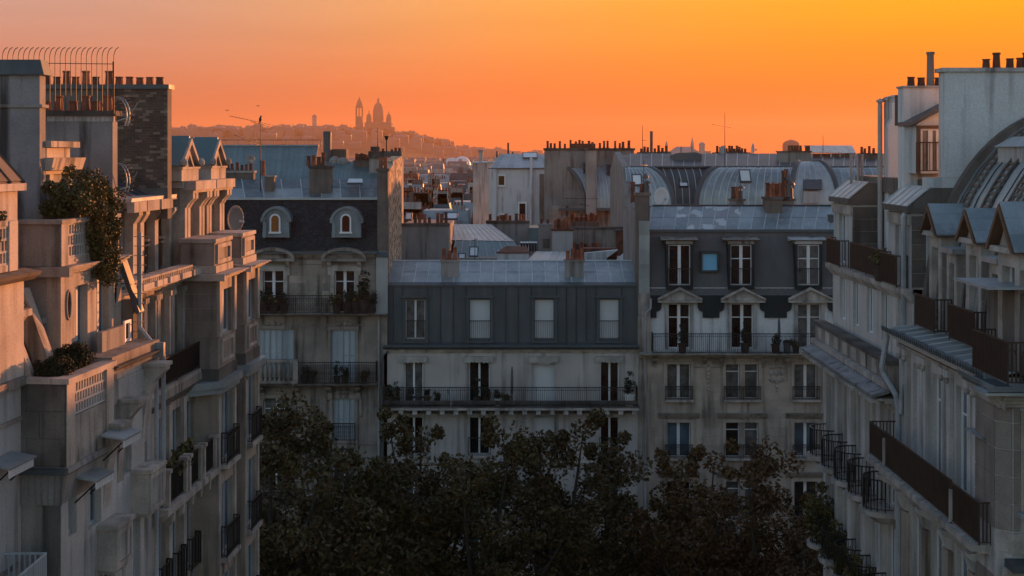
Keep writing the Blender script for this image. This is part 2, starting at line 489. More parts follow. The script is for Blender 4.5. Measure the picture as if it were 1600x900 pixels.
def stack(parent, x0, x1, y0, y1, z0, z1, m, pots=(), cap=0.14, capm=None, over=0.07):
    """A chimney stack: the shaft is a part; its cap and every pot are sub-parts. pots: (x, height, radius factor, kind)"""
    o = MB().box(x0, x1, y0, y1, z0, z1).build('chimney', m, parent)
    MB().box(x0 - over, x1 + over, y0 - over, y1 + over, z1 + 0.002, z1 + cap).build('chimney_cap', capm or M_party, o)
    for q in pots:
        x, h, r, k = q[:4]
        pot(o, x, (y0 + y1) / 2 + (q[4] if len(q) > 4 else R.uniform(-0.06, 0.06)), z1 + cap - 0.01, h, r, k)
    return o


def sheets(parent, f, ns, nt, sub=1, t=0.02, m=None, sm=None, gap=0.012, name='zinc_sheet', seam=True, smax=1.0, skip=None, alt=None):
    """Sheet metal over the surface f(s, t): one thin sheet per bay and row, standing seams joined between the bays."""
    m = m or M_zinc; sm = sm or M_seam
    e = 1e-3

    def nrm(s, tt):
        a = Vector(f(min(s + e, 1), tt)) - Vector(f(max(s - e, 0), tt)); b = Vector(f(s, min(tt + e, 1))) - Vector(f(s, max(tt - e, 0)))
        n = a.cross(b)
        return n.normalized() if n.length > 1e-12 else Vector((0, -1, 0))
    flip = 1.0
    n0 = nrm(0.5, 0.5)
    if n0.z < -0.05 or (abs(n0.z) <= 0.05 and n0.y > 0): flip = -1.0
    for i in range(ns):
        for j in range(nt):
            if skip and skip(i, j): continue
            s0, s1 = i / ns, (i + 1) / ns
            q = MB(); lift = R.uniform(0.0, 0.012) + 0.004
            k = (s1 - s0) * gap * 2
            tt = [(j + 0.012 + (0.976 if nt > 1 else 0.988) * a / sub) / nt for a in range(sub + 1)]
            rows = []
            for x in tt:
                n_ = nrm((s0 + s1) / 2, x) * flip
                A, B = Vector(f(s0 + k, x)), Vector(f(s1 - k, x))
                rows.append([q.p(*(A + n_ * lift)), q.p(*(B + n_ * lift)), q.p(*(B + n_ * (lift + t))), q.p(*(A + n_ * (lift + t)))])
            for a, b in zip(rows[:-1], rows[1:]):
                for c in range(4): q.f.append([a[c], a[(c + 1) % 4], b[(c + 1) % 4], b[c]])
            q.f.append(rows[0][::-1]); q.f.append(rows[-1])
            mm = alt(i, j) if alt else None
            q.build(name, mm or m, parent)
    # backing just under the sheets
    q = MB(); n2 = max(2, sub * nt); idx = [[None] * (n2 + 1) for _ in range(ns + 1)]
    for i in range(ns + 1):
        for j in range(n2 + 1): idx[i][j] = q.p(*f(i / ns, j / n2))
    for i in range(ns):
        for j in range(n2): q.f.append([idx[i][j], idx[i + 1][j], idx[i + 1][j + 1], idx[i][j + 1]])
    q.build('roof_deck', m, parent)
    if seam:
        q = MB()
        for i in range(ns + 1):
            pts = []
            for j in range(n2 + 1): pts.append(Vector(f(i / ns, j / n2)) + nrm(min(max(i / ns, 0.01), 0.99), j / n2) * flip * 0.03)
            q.tube([tuple(x) for x in pts], 0.034, 4)
        q.build('standing_seam', sm, parent, kind='stuff')


def quad(A, B, Cc, D):
    """Bilinear patch: A-B along the bottom, D-C along the top."""
    A, B, Cc, D = map(Vector, (A, B, Cc, D))
    return lambda s, t: tuple((A * (1 - s) + B * s) * (1 - t) + (D * (1 - s) + Cc * s) * t)


def leafmesh(name, m, clumps, per, size, seed, flat=0.0):
    """A crown of small leaf-shaped faces, gathered in clumps (x, y, z, radius)."""
    r = random.Random(seed); q = MB()
    for cx, cy, cz, cr in clumps:
        for _ in range(per):
            while True:
                a, b, c = r.uniform(-1, 1), r.uniform(-1, 1), r.uniform(-1, 1)
                dd = a * a + b * b + c * c
                if dd <= 1: break
            p = Vector((cx + a * cr, cy + b * cr, cz + c * cr * (1 - flat)))
            n = Vector((r.gauss(0, 1), r.gauss(0, 1), r.gauss(0.5, 1))).normalized()
            t = n.orthogonal().normalized(); t.rotate(Matrix.Rotation(r.uniform(0, 6.28), 3, n)); w = n.cross(t)
            s = size * r.uniform(0.6, 1.25)
            i = len(q.v)
            q.v += [tuple(p - t * s), tuple(p + w * s * 0.55 - n * s * 0.12), tuple(p + t * s), tuple(p - w * s * 0.55 - n * s * 0.12)]
            q.f += [[i, i + 1, i + 2], [i, i + 2, i + 3]]
    return q.mesh(name, m)


def ball_clumps(n, rx, ry, rz, cr, seed, z0=0.0):
    r = random.Random(seed); o = []
    while len(o) < n:
        a, b, c = r.uniform(-1, 1), r.uniform(-1, 1), r.uniform(-1, 1)
        if a * a + b * b + c * c <= 1: o.append((a * rx, b * ry, z0 + c * rz, cr * r.uniform(0.7, 1.2)))
    return o


PLANTS = [leafmesh('foliage', M_green, ball_clumps(10, .22, .22, .25, .16, 1, .62), 26, .055, 1),
          leafmesh('foliage', M_green, ball_clumps(12, .15, .15, .42, .13, 2, .78), 26, .05, 2),
          leafmesh('foliage', M_ivy, ball_clumps(9, .28, .22, .2, .14, 3, .56), 24, .06, 3)]
TUB = MB().lathe(0, 0, [(0.13, 0), (0.15, 0.05), (0.19, 0.36), (0.21, 0.36), (0.21, 0.40), (0.17, 0.40), (0.16, 0.33)], 10).mesh('pot', mat('dark_clay', (0.07, 0.045, 0.035), (0.04, 0.03, 0.026), 3, 0.85))


def potted(label, x, y, z, s=1.0, k=0, group=None, tubm=None, rz=None):
    t = thing('potted_plant', label, 'potted plant', (x, y, z), group)
    o = inst('pot', TUB, t, (x, y, z), 0, (s, s, s))
    if tubm:
        me = TUB.copy(); me.materials[0] = tubm; o.data = me
    inst('foliage', PLANTS[k], t, (x, y, z), R.uniform(0, 6) if rz is None else rz, (s, s, s))
    return t

# ------------------------------------------------------------------ ground and avenue
GR = MB(); GR.box(-4300, 4300, -700, 6300, -1.5, -0.02)
tag(GR.build('ground', M_soil), kind='structure')
tag(MB().box(-200, 200, 57.5, 73.5, -0.018, 0.0).build('avenue', M_asph), kind='structure')
tag(MB().box(-9.0, 10.8, -60, 57.496, -0.018, 0.0).build('side_street', M_asph), kind='structure')
for a, b, c, d in ((-200, 200, 73.5, 78.0), (-200, -5.6, 51.5, 57.5), (7.6, 200, 56.3, 57.5), (-8.6, -5.6, -60, 51.49), (7.6, 11.0, -60, 56.29)):
    tag(MB().box(a, b, c, d, -0.01, 0.13).build('pavement', M_pave), kind='structure')
for k in range(-10, 11):
    tag(MB().box(k * 6 - 1.5, k * 6 + 1.5, 65.42, 65.56, 0.001, 0.005).build('road_marking', M_mark), kind='structure')

# ------------------------------------------------------------------ the three houses across the avenue
FF = Frame((0, 78, 0), (1, 0, 0), (0, -1, 0))
X = lambda p: PX(p, 78.0)
Z = lambda q: PZ(q, 78.0)


def arch(u0, u1, z0, z1, rise=None, n=14):
    """Outline of an arched opening; the rise defaults to a half circle."""
    r = (u1 - u0) / 2; rise = r if rise is None else rise; c = (u0 + u1) / 2; zs = z1 - rise
    return [(u0, z0), (u1, z0)] + [(c + r * math.cos(math.pi * k / n), zs + rise * math.sin(math.pi * k / n)) for k in range(n + 1)]


def arch_band(mb, u0, u1, zs, rise, th, d0, d1, n=14):
    """A curved band over an arch springing at zs."""
    c = (u0 + u1) / 2; r = (u1 - u0) / 2
    for k in range(n):
        a, b = math.pi * k / n, math.pi * (k + 1) / n
        P = [(c + r * math.cos(a), zs + rise * math.sin(a)), (c + (r + th) * math.cos(a), zs + (rise + th) * math.sin(a)),
             (c + (r + th) * math.cos(b), zs + (rise + th) * math.sin(b)), (c + r * math.cos(b), zs + rise * math.sin(b))]
        mb.ext([(x, d0, z) for x, z in P], [(x, d1, z) for x, z in P])


def slates(parent, f, ns, nt, m=None):
    """Overlapping slates over f(s, t), far too small to pick apart: one part."""
    q = MB(); P = f(0.5, 0.5)
    a = Vector(f(0.6, 0.5)) - Vector(f(0.4, 0.5)); b = Vector(f(0.5, 0.6)) - Vector(f(0.5, 0.4))
    n = a.cross(b).normalized()
    if n.y > 0: n = -n
    for j in range(nt):
        off = 0.5 * (j % 2)
        for i in range(-1, ns):
            s0, s1 = (i + off) / ns, (i + off + 0.96) / ns
            s0, s1 = max(0, s0), min(1, s1)
            if s1 - s0 < 0.1 / ns: continue
            l1 = 0.028 + R.uniform(0, 0.02)
            A, B = Vector(f(s0, j / nt)) + n * l1, Vector(f(s1, j / nt)) + n * l1
            D, E_ = Vector(f(s0, min(1, (j + 1.25) / nt))) + n * 0.004, Vector(f(s1, min(1, (j + 1.25) / nt))) + n * 0.004
            k = len(q.v); q.v += [tuple(A), tuple(B), tuple(E_), tuple(D), tuple(A - n * l1), tuple(B - n * l1)]
            q.f += [[k, k + 1, k + 2, k + 3], [k, k + 4, k + 5, k + 1]]
    q.build('slate', m or M_slate, parent, kind='stuff')


def surround(parent, fr, u0, u1, z0, z1, d, w=0.16, t=0.07, m=None, head=0.2, sill=True):
    q = MB(fr).box(u0 - w, u0 - 0.003, d + 0.002, d + t, z0, z1).box(u1 + 0.003, u1 + w, d + 0.002, d + t, z0, z1)
    q.box(u0 - w - 0.04, u1 + w + 0.04, d + 0.002, d + t + 0.03, z1 + 0.003, z1 + head)
    if sill: q.box(u0 - w, u1 + w, d + 0.002, d + t + 0.06, z0 - 0.13, z0 - 0.003)
    q.build('window_surround', m or M_trim, parent)


def cornice(parent, fr, u0, u1, d, z, h=0.35, out=0.4, m=None, name='cornice', steps=4):
    """A stepped moulding, its top at z."""
    pr = [(d - 0.02, z), (d + out, z)]
    for k in range(steps):
        a = 1 - (k + 0.55) / steps; b = 1 - (k + 1) / steps
        pr += [(d + out * (a + 0.12), z - h * (k + 0.5) / steps), (d + out * max(b, 0.05), z - h * (k + 0.75) / steps)]
    pr += [(d - 0.02, z - h)]
    return MB(fr).prism_u(pr, u0, u1).build(name, m or M_trim, parent)


def lumps(parent, fr, pts, d, m=None, name='carving'):
    """Carved ornament: small swelling forms (u, z, ru, rz) standing out from the wall."""
    q = MB(fr)
    for u, z, ru, rz in pts:
        ring0 = None
        for lv, (k, o) in enumerate(((1.0, 0.0), (0.8, 0.05), (0.42, 0.085))):
            ring = [q.p(u + ru * k * math.cos(2 * math.pi * i / 8), d + o, z + rz * k * math.sin(2 * math.pi * i / 8)) for i in range(8)]
            if ring0:
                for i in range(8): q.f.append([ring0[i], ring0[(i + 1) % 8], ring[(i + 1) % 8], ring[i]])
            ring0 = ring
        q.f.append(ring0)
    q.build(name, m or M_trim, parent)


# ---------------- middle house, the lowest of the three
x0, x1 = X(600), X(998)
B2 = thing('apartment_building', 'pale apartment house with blue-grey metal mansard and four attic windows, lower than both its neighbours', 'building', (0, 78, 0), 'apartment houses across the avenue')
cols = [(632, 661), (733, 765), (833, 866), (938, 967)]
rows = [(563, 629), (652, 711), (740, 799), (828, 887), (916, 975)]
holes = [(X(a), X(b), Z(r1), Z(r0)) for a, b in cols for r0, r1 in rows]
shop = [(X(a) - 0.5, X(b) + 0.5, 0.3, 3.0) for a, b in cols]
MB(FF).wall(x0, x1, 0, Z(543), 0, holes + shop, 0.28).build('wall', M_pale, B2)
for s in shop: window(B2, FF, s[0], s[1], s[2], s[3], -0.22, M_glass, M_wood, 1, 0.75)
gl = {(0, 0): M_glassc, (0, 1): M_glass, (0, 3): M_glassw}
for j, (r0, r1) in enumerate(rows):
    for i, (a, b) in enumerate(cols):
        u0, u1, z0, z1 = X(a), X(b), Z(r1), Z(r0)
        if i == 2 and j in (0, 1):
            q = MB(FF).box(u0, u1, -0.2, -0.16, z0, z1)
            o = q.build('shutter', M_blind, B2, label='closed white shutters')
            q = MB(FF)
            for k in range(30): q.box(u0 + 0.05, (u0 + u1) / 2 - 0.02, -0.158, -0.145, z0 + 0.1 + k * 0.07, z0 + 0.14 + k * 0.07).box((u0 + u1) / 2 + 0.02, u1 - 0.05, -0.158, -0.145, z0 + 0.1 + k * 0.07, z0 + 0.14 + k * 0.07)
            q.build('louvre', M_blind, o, kind='stuff')
        else:
            window(B2, FF, u0, u1, z0, z1, -0.18, gl.get((j, i), (M_glass, M_glassc, M_glassw)[(i + 2 * j) % 3]))
        MB(FF).box(u0 - 0.09, u0 - 0.002, 0.002, 0.03, z0, z1).box(u1 + 0.002, u1 + 0.09, 0.002, 0.03, z0, z1).box(u0 - 0.09, u1 + 0.09, 0.002, 0.03, z1 + 0.002, z1 + 0.1).build('window_surround', M_plaster, B2)
        if j >= 1:
            railing(B2, FF, [(u0 - 0.04, 0.1), (u1 + 0.04, 0.1)], z0 + 0.02, 0.95, 0.11)
            MB(FF).box(u0 - 0.18, u1 + 0.18, 0.002, 0.2, z0 - 0.14, z0 - 0.004).build('sill', M_trim, B2)
for i, (a, b) in enumerate(cols):      # canvas pelmets over the balcony doors
    u0, u1 = X(a - 8), X(b + 6); q = MB(FF)
    q.box(u0, u1, 0.02, 0.2, Z(560), Z(556.5))
    n = 8; w = (u1 - u0) / n
    for k in range(n):
        sag = R.uniform(0, 0.05) + (0.12 if i == 2 and 2 < k < 6 else 0)
        P = [(u0 + k * w, Z(560) + 0.01), (u0 + (k + 1) * w, Z(560) + 0.01)] + [(u0 + (k + 0.5 + 0.5 * math.cos(math.pi * t / 5)) * w, Z(563.5) - sag - 0.07 * math.sin(math.pi * t / 5)) for t in range(6)]
        q.prism_d(P, 0.19, 0.205)
    q.build('awning', M_cloth, B2, label='torn and twisted pelmet' if i == 2 else None)
MB(FF).box(x0, x1 - 0.05, 0.0, 0.93, Z(633.2), Z(631)).build('balcony_slab', M_soot, B2)
MB(FF).box(x0, x1 - 0.05, 0.0, 0.98, Z(636.4), Z(633.2) - .002).build('balcony_edge', M_trim, B2)
MB(FF).box(x0 + 0.02, x1 - 0.07, 0.002, 0.2, Z(645), Z(636.5)).build('string_course', M_stone2, B2)  # darker stone paints in the recess shade behind the modillions
MB(FF).box(x0 + .1, x1 - .15, .8, .85, Z(631) + .1, Z(622)).build('planter_board', M_soot, B2)
for k in range(19):
    u = x0 + 0.25 + k * (x1 - x0 - 0.55) / 18
    inst('modillion', (MODIL := MB().box(-0.13, 0.13, -0.9, -0.2, -0.24, 0.0).mesh('modillion', M_plaster)) if k == 0 else MODIL, B2, (u, 78, Z(636.5)))
railing(B2, FF, [(x0 + 0.1, 0.05), (x0 + 0.1, 0.86)] + [(x0 + 0.1 + (x1 - x0 - 0.25) * k / 10, 0.86) for k in range(1, 10)] + [(x1 - 0.15, 0.86), (x1 - 0.15, 0.05)], Z(631) + 0.01, 1.03, 0.115, orn=1)
cornice(B2, FF, x0, x1, 0, Z(722), 0.22, 0.16); cornice(B2, FF, x0, x1, 0, Z(898), 0.3, 0.3)
cornice(B2, FF, x0, x1, 0, Z(545), 0.25, 0.22)
MB(FF).prism_u([(-0.4, Z(545) + 0.01), (0.3, Z(545) + 0.01), (0.42, Z(541)), (0.42, Z(538)), (0.34, Z(538)), (0.3, Z(541)), (-0.4, Z(536))], x0, x1).build('gutter', M_zincd, B2)
# metal mansard, nearly upright, with four windows
zb, zt = Z(537), Z(448)
mans = [(633, 664), (733, 766), (835, 866), (937, 968)]
mh = [(X(a), X(b), Z(531), Z(469)) for a, b in mans]
MB(FF).wall(x0, x1, zb, zt, -0.28, mh, 0.3).build('mansard', M_zincd, B2)
edges = [x0] + [v for a, b in mans for v in (X(a - 5), X(b + 4))] + [x1]
for k in range(0, len(edges), 2):
    a, b = edges[k], edges[k + 1]; n = max(1, round((b - a) / 0.62))
    sheets(B2, quad((a, 78.275, zb), (b, 78.275, zb), (b, 78.275, zt - 0.02), (a, 78.275, zt - 0.02)), n, 1, 1, 0.015, M_zincd, M_seamd)
for i, (a, b) in enumerate(mans):
    u0, u1, z0, z1 = mh[i]
    sheets(B2, quad((X(a - 5), 78.275, z1 + 0.16), (X(b + 4), 78.275, z1 + 0.16), (X(b + 4), 78.275, zt - 0.02), (X(a - 5), 78.275, zt - 0.02)), 1, 1, 1, 0.012, M_zincd, seam=False)
    MB(FF).box(u0 - 0.16, u0 - 0.003, -0.285, -0.17, z0 - 0.1, z1 + 0.1).box(u1 + 0.003, u1 + 0.16, -0.285, -0.17, z0 - 0.1, z1 + 0.1).box(u0 - 0.24, u1 + 0.24, -0.285, -0.08, z1 + 0.102, z1 + 0.2).box(u0 - 0.2, u1 + 0.2, -0.285, -0.1, z0 - 0.2, z0 - 0.102).build('window_surround', M_zincd, B2)
    if i == 0: window(B2, FF, u0, u1, z0, z1, -0.42, M_glassc)
    else:
        w = window(B2, FF, u0, u1, z0, z1, -0.45, M_glass, M_zincd, 1)
        MB(FF).box(u0 + 0.03, u1 - 0.03, -0.43, -0.40, z0 + 0.02, z1 - 0.01).build('blind', M_blind, w)
    railing(B2, FF, [(u0, -0.2), (u1, -0.2)], z0, 1.02, 0.12)
MB(FF).prism_u([(-0.3, zt), (-0.16, zt - 0.02), (-0.15, zt + 0.08), (-0.6, zt + 0.2)], x0, x1).build('ridge_roll', M_zincd, B2)
yr = 81.7; zr = PZ(408.5, yr)
sheets(B2, quad((X(604), 78.5, zt + 0.1), (x1, 78.5, zt + 0.1), (x1, yr, zr), (X(604), yr, zr)), 19, 2, 1, 0.02)
MB().tube([(X(604), yr, zr + 0.03), (x1, yr, zr + 0.03)], 0.07, 6).build('ridge_cap', M_seam, B2)
MB().ext([(x0 + 0.02, y, z) for y, z in ((78.7, 0.1), (78.7, zt + 0.08), (yr, zr - 0.05), (87, zr - 0.9), (90, 19), (90, 0.1))], [(x1 - 0.02, y, z) for y, z in ((78.7, 0.1), (78.7, zt + 0.08), (yr, zr - 0.05), (87, zr - 0.9), (90, 19), (90, 0.1))]).build('roof', M_zinc, B2)
for a, b, pp in ((689, 717, (694, 702, 711)), (883, 912, (887, 895, 903, 909))):
    ya = 79.4
    stack(B2, PX(a, ya), PX(b, ya), ya, ya + 0.6, zt + 0.15, PZ(406.5, ya) - 0.1, M_party, [(PX(v, ya + 0.3), R.uniform(0.5, 0.72), 1.15, 0) for v in pp], 0.1)
# ---------------- the house with the slate mansard and the round-headed dormers
x0, x1 = X(255), X(605)
B1 = thing('apartment_building', 'stone apartment house with dark slate mansard, two round-headed dormers and shuttered windows', 'building', (X(430), 78, 0), 'apartment houses across the avenue')
c1 = [(298, 332), (411, 443), (523, 554)]
holes = [(X(a), X(b), Z(489), Z(423)) for a, b in c1] + [(X(275), X(330), Z(597), Z(515)), (X(403), X(459), Z(590), Z(514)), (X(517), X(555), Z(597), Z(515))]
low = [(700, 770), (805, 878), (908, 975)]
holes += [(X(a), X(b), Z(688), Z(622)) for a, b in ((286, 325), (412, 452), (520, 554))] + [(X(a), X(b), Z(r1), Z(r0)) for a, b in ((286, 325), (412, 450), (520, 554)) for r0, r1 in low]
shop = [(X(a), X(b), 0.3, 3.2) for a, b in ((270, 340), (400, 460), (505, 570))]
zc = Z(392)
MB(FF).wall(x0, x1, 0, zc, 0, holes + shop, 0.3).build('wall', M_stone2, B1)
for s in shop: window(B1, FF, s[0], s[1], s[2], s[3], -0.22, M_glass, M_wood, 2, 0.75)
for h in holes[:3]:
    window(B1, FF, h[0], h[1], h[2], h[3], -0.2, M_glass, M_paint, 1, 0.74, mw=0.16)
    u0, u1, z1 = h[0], h[1], h[3]
    surround(B1, FF, u0, u1, h[2], z1, 0, 0.22, 0.1, head=0.3, sill=False)
    q = MB(FF); c = (u0 + u1) / 2; w = 1.06
    arch_band(q, c - w, c + w, Z(403), 0.42, 0.17, 0.0, 0.5)
    q.box(c - w - 0.17, c + w + 0.17, 0.003, 0.46, Z(403) - 0.16, Z(403) - 0.003)
    q.prism_d([(c - w + 0.02, Z(403))] + [(c - w * math.cos(math.pi * k / 10) * 0.98, Z(403) + 0.4 * math.sin(math.pi * k / 10)) for k in range(11)] + [(c + w - 0.02, Z(403))], 0.0, 0.2)
    q.build('pediment', M_stone2, B1)
    for s in (-1, 1):
        MB(FF).prism_u([(0.0, Z(403) - 0.18), (0.36, Z(403) - 0.18), (0.3, Z(403) - 0.34), (0.14, Z(403) - 0.5), (0.1, Z(403) - 0.95), (0, Z(403) - 1.0)], c + s * 0.82 - 0.1, c + s * 0.82 + 0.1).build('console', M_trim, B1)
h = holes[3]; shutters(B1, FF, h[0], h[1], h[2], h[3], -0.1, 5)
h = holes[4]; shutters(B1, FF, h[0], h[1], h[2], h[3], -0.1, 6)
h = holes[5]; shutters(B1, FF, h[0], h[1], h[2], h[3], -0.1, 4)
for h in holes[3:6]: surround(B1, FF, h[0], h[1], h[2], h[3], 0, 0.16, 0.06, M_stone2, 0.18, False)
for h in holes[6:]:
    window(B1, FF, h[0], h[1], h[2], h[3], -0.2, M_glassc, M_paint, 1, 0.74)
    surround(B1, FF, h[0], h[1], h[2], h[3], 0, 0.18, 0.08, M_stone2, 0.22)
    railing(B1, FF, [(h[0] - 0.02, 0.12), (h[1] + 0.02, 0.12)], h[2], 0.95, 0.11, orn=2)
shutters(B1, FF, holes[8][0], holes[8][1], holes[8][2], holes[8][3], -0.1, 4)
q = MB(FF); c = (holes[8][0] + holes[8][1]) / 2
arch_band(q, c - 0.75, c + 0.75, Z(622) - 0.05, 0.32, 0.16, 0.003, 0.12); q.build('hood_mould', M_stone2, B1)
for c in (427, 539):
    u = X(c); lumps(B1, FF, [(u - 0.3, Z(506), 0.2, 0.1), (u + 0.3, Z(506), 0.2, 0.1), (u, Z(505), 0.17, 0.2)], 0.06, M_stone2)
for px, py in ((508, 627), (564, 627), (508, 640), (564, 640)): lumps(B1, FF, [(X(px), Z(py), 0.14, 0.3), (X(px), Z(py + 8), 0.09, 0.16)], 0.002, M_stone2)
# courses of larger stones that stand out between the upper windows
bm_ = 0
for (a, b) in ((X(452), X(514)), (X(566), X(586))):
    z = Z(478); j = 0
    while z < Z(416):
        u = a + (0.0 if j % 2 else -0.45); hgt = 0.42
        while u < b:
            ua, ub = max(a, u), min(b, u + 0.9)
            if ub - ua > 0.1: MB(FF).box(ua + 0.008, ub - 0.008, 0.002, 0.012 + R.uniform(0, 0.016), z + 0.008, z + hgt - 0.008).build('stone_block', M_ashlar if R.random() < 0.3 else M_stone2, B1)
            u += 0.9
        z += hgt; j += 1
for zz_ in (412, 507, 606, 692): MB(FF).box(x0, X(587), 0.002, 0.05, Z(zz_ + 2.2), Z(zz_)).build('string_course', M_stone2, B1)
for a, b, z0, z1 in ((448, 472, 424, 420), (488, 512, 424, 414)): pass
cornice(B1, FF, x0, X(586), 0, Z(396), 0.3, 0.35, M_stone2)
MB(FF).box(x0, X(590), 0.0, 0.42, Z(396) + 0.003, Z(392)).build('gutter', M_zincd, B1)
cornice(B1, FF, x0, x1, 0, Z(488.5), 0.2, 0.85, M_trim, 'balcony_slab', 2)
railing(B1, FF, [(X(262) + (X(587) - X(262)) * k / 8, 0.78) for k in range(9)] + [(X(587), 0.02)], Z(488), 1.0, 0.10, orn=2)
cornice(B1, FF, x0, X(590), 0, Z(597.5), 0.26, 0.8, M_stone2, 'balcony_slab', 3)
for px in (410, 464, 515, 560): MB(FF).prism_u([(0, Z(602)), (0.7, Z(602)), (0.55, Z(607)), (0.2, Z(613)), (0.12, Z(624)), (0, Z(626))], X(px) - 0.14, X(px) + 0.14).build('bracket', M_stone2, B1)
railing(B1, FF, [(X(470), 0.7), (X(510), 0.7), (X(550), 0.7), (X(589), 0.7), (X(589), 0.02)], Z(597), 1.18, 0.10, orn=2)
q = MB(FF).box(X(300), X(468), 0.5, 0.78, Z(563), Z(559)).box(X(300), X(468), 0.52, 0.76, Z(596), Z(592)).box(X(461), X(469), 0.49, 0.79, Z(592) + 0.003, Z(563) - 0.003)
bal = q.build('balustrade', M_stone2, B1)
BALU = MB().lathe(0, 0, [(0.09, 0), (0.09, 0.08), (0.05, 0.14), (0.1, 0.42), (0.1, 0.55), (0.05, 0.86), (0.08, 0.93), (0.08, 1.0)], 8).mesh('baluster', M_stone2)
for k in range(22): inst('baluster', BALU, bal, (X(304) + k * 0.25, 78 - 0.64, Z(592)))
for r0, r1 in low: MB(FF).box(x0, x1, 0.002, 0.25, Z(r1 + 6), Z(r1 + 2)).build('string_course', M_stone2, B1)
cornice(B1, FF, X(462), X(596), 0.002, Z(900), 0.3, 0.9, M_stone2, 'balcony_slab', 2)
railing(B1, FF, [(X(464), 0.05), (X(464), 0.84), (X(530), 0.84), (X(594), 0.84), (X(594), 0.05)], Z(900), 1.0, 0.10, orn=2)
# slate mansard, round-headed dormers
ya, yb, zm = 78.12, 79.1, Z(312)
M_dorm = mat('blue_zinc', (0.20, 0.245, 0.27), (0.15, 0.185, 0.205), 1.0, 0.5, metal=0.2, streak=0.4)
slates(B1, quad((x0, ya, zc + 0.05), (X(589), ya, zc + 0.05), (X(589), yb, zm), (x0, yb, zm)), 74, 24)
for c, ww, wc, hot in ((316, 42, 316, 0), (431.5, 41, 430, 1), (541.5, 45, 540.5, 0)):
    u0, u1 = X(c - ww / 2), X(c + ww / 2)
    q = MB(FF).prism_d(arch(u0, u1, Z(371), Z(326)), -1.0, 0.02)
    dm = q.build('dormer', M_dorm, B1)
    q = MB(FF); arch_band(q, u0 + 0.02, u1 - 0.02, Z(326) - (u1 - u0) / 2, (u1 - u0) / 2 - 0.02, 0.14, -0.9, 0.14)
    q.box(u0 - 0.12, u0 + 0.14, -0.3, 0.12, Z(342) - 0.12, Z(342) + 0.05).box(u1 - 0.14, u1 + 0.12, -0.3, 0.12, Z(342) - 0.12, Z(342) + 0.05)
    q.prism_d([(u0 - 0.02, Z(371)), (u0 + 0.2, Z(371)), (u0 + 0.2, Z(350)), (u0 + 0.1, Z(344)), (u0 + 0.02, Z(344))], 0.021, 0.12)
    q.prism_d([(u1 + 0.02, Z(371)), (u1 - 0.2, Z(371)), (u1 - 0.2, Z(350)), (u1 - 0.1, Z(344)), (u1 - 0.02, Z(344))], 0.021, 0.12)
    q.build('dormer_moulding', M_dorm, dm)
    a, b = X(wc - 8.5), X(wc + 8.5)
    q = MB(FF).box(a, a + 0.09, 0.021, 0.075, Z(362), Z(334) - (b - a) / 2).box(b - 0.09, b, 0.021, 0.075, Z(362), Z(334) - (b - a) / 2).box(a - 0.05, b + 0.05, 0.021, 0.11, Z(362) - 0.1, Z(362))
    arch_band(q, a + 0.09, b - 0.09, Z(334) - (b - a) / 2, (b - a) / 2 - 0.09, 0.09, 0.021, 0.075)
    q.build('dormer_window', M_paint, dm)
    MB(FF).prism_d(arch(a + 0.06, b - 0.06, Z(362), Z(334) - 0.06), 0.018, 0.032).build('pane', M_lampy if hot else M_red, dm, label='amber lamplit pane' if hot else 'dark red curtained pane')
yr = 81.6; zr = PZ(281, yr)
M_tealz = mat('teal_zinc', (0.120, 0.155, 0.168), (0.090, 0.118, 0.128), 0.8, 0.45, metal=0.3, streak=0.4, dirt=(0.3, 0.33, 0.34), each=0.14)
pal = lambda i, j: M_zinc if (i, j) in ((3, 0), (5, 0), (6, 0), (8, 0), (2, 0)) else None
sheets(B1, quad((x0, yb, zm + 0.05), (X(590), yb, zm + 0.05), (PX(592, yr), yr, zr), (PX(255, yr), yr, zr)), 11, 2, 1, 0.02, M_tealz, None, alt=pal)
MB(FF).prism_u([(-1.0, zm - 0.04), (-0.9, zm - 0.04), (-0.9, zm + 0.07), (-1.05, zm + 0.09)], x0, X(590)).build('ridge_roll', M_zincl, B1)
P = ((78.6, 0.1), (78.6, zc), (79.3, zm - 0.06), (yr, zr - 0.06), (89, zr - 0.5), (90, 20), (90, 0.1))
MB().ext([(x0, y, z) for y, z in P], [(x1 - 0.65, y, z) for y, z in P]).build('roof', M_zinc, B1)
sk = MB().hexa([(PX(542, 80), 79.9, PZ(289, 79.9)), (PX(568, 80), 79.9, PZ(289, 79.9)), (PX(568, 81), 80.7, PZ(283, 80.7) + 0.02), (PX(545, 81), 80.7, PZ(283, 80.7) + 0.02), (PX(542, 80), 79.9, PZ(286.5, 79.9)), (PX(568, 80), 79.9, PZ(286.5, 79.9)), (PX(568, 81), 80.7, PZ(280, 80.7)), (PX(545, 81), 80.7, PZ(280, 80.7))]).build('skylight', M_zincd, B1)
MB().poly([(PX(543, 80), 79.92, PZ(286, 79.9) + 0.03), (PX(567, 80), 79.92, PZ(286, 79.9) + 0.03), (PX(567, 81), 80.68, PZ(280, 80.7) + 0.03), (PX(546, 81), 80.68, PZ(280, 80.7) + 0.03)]).build('pane', M_paint, sk)
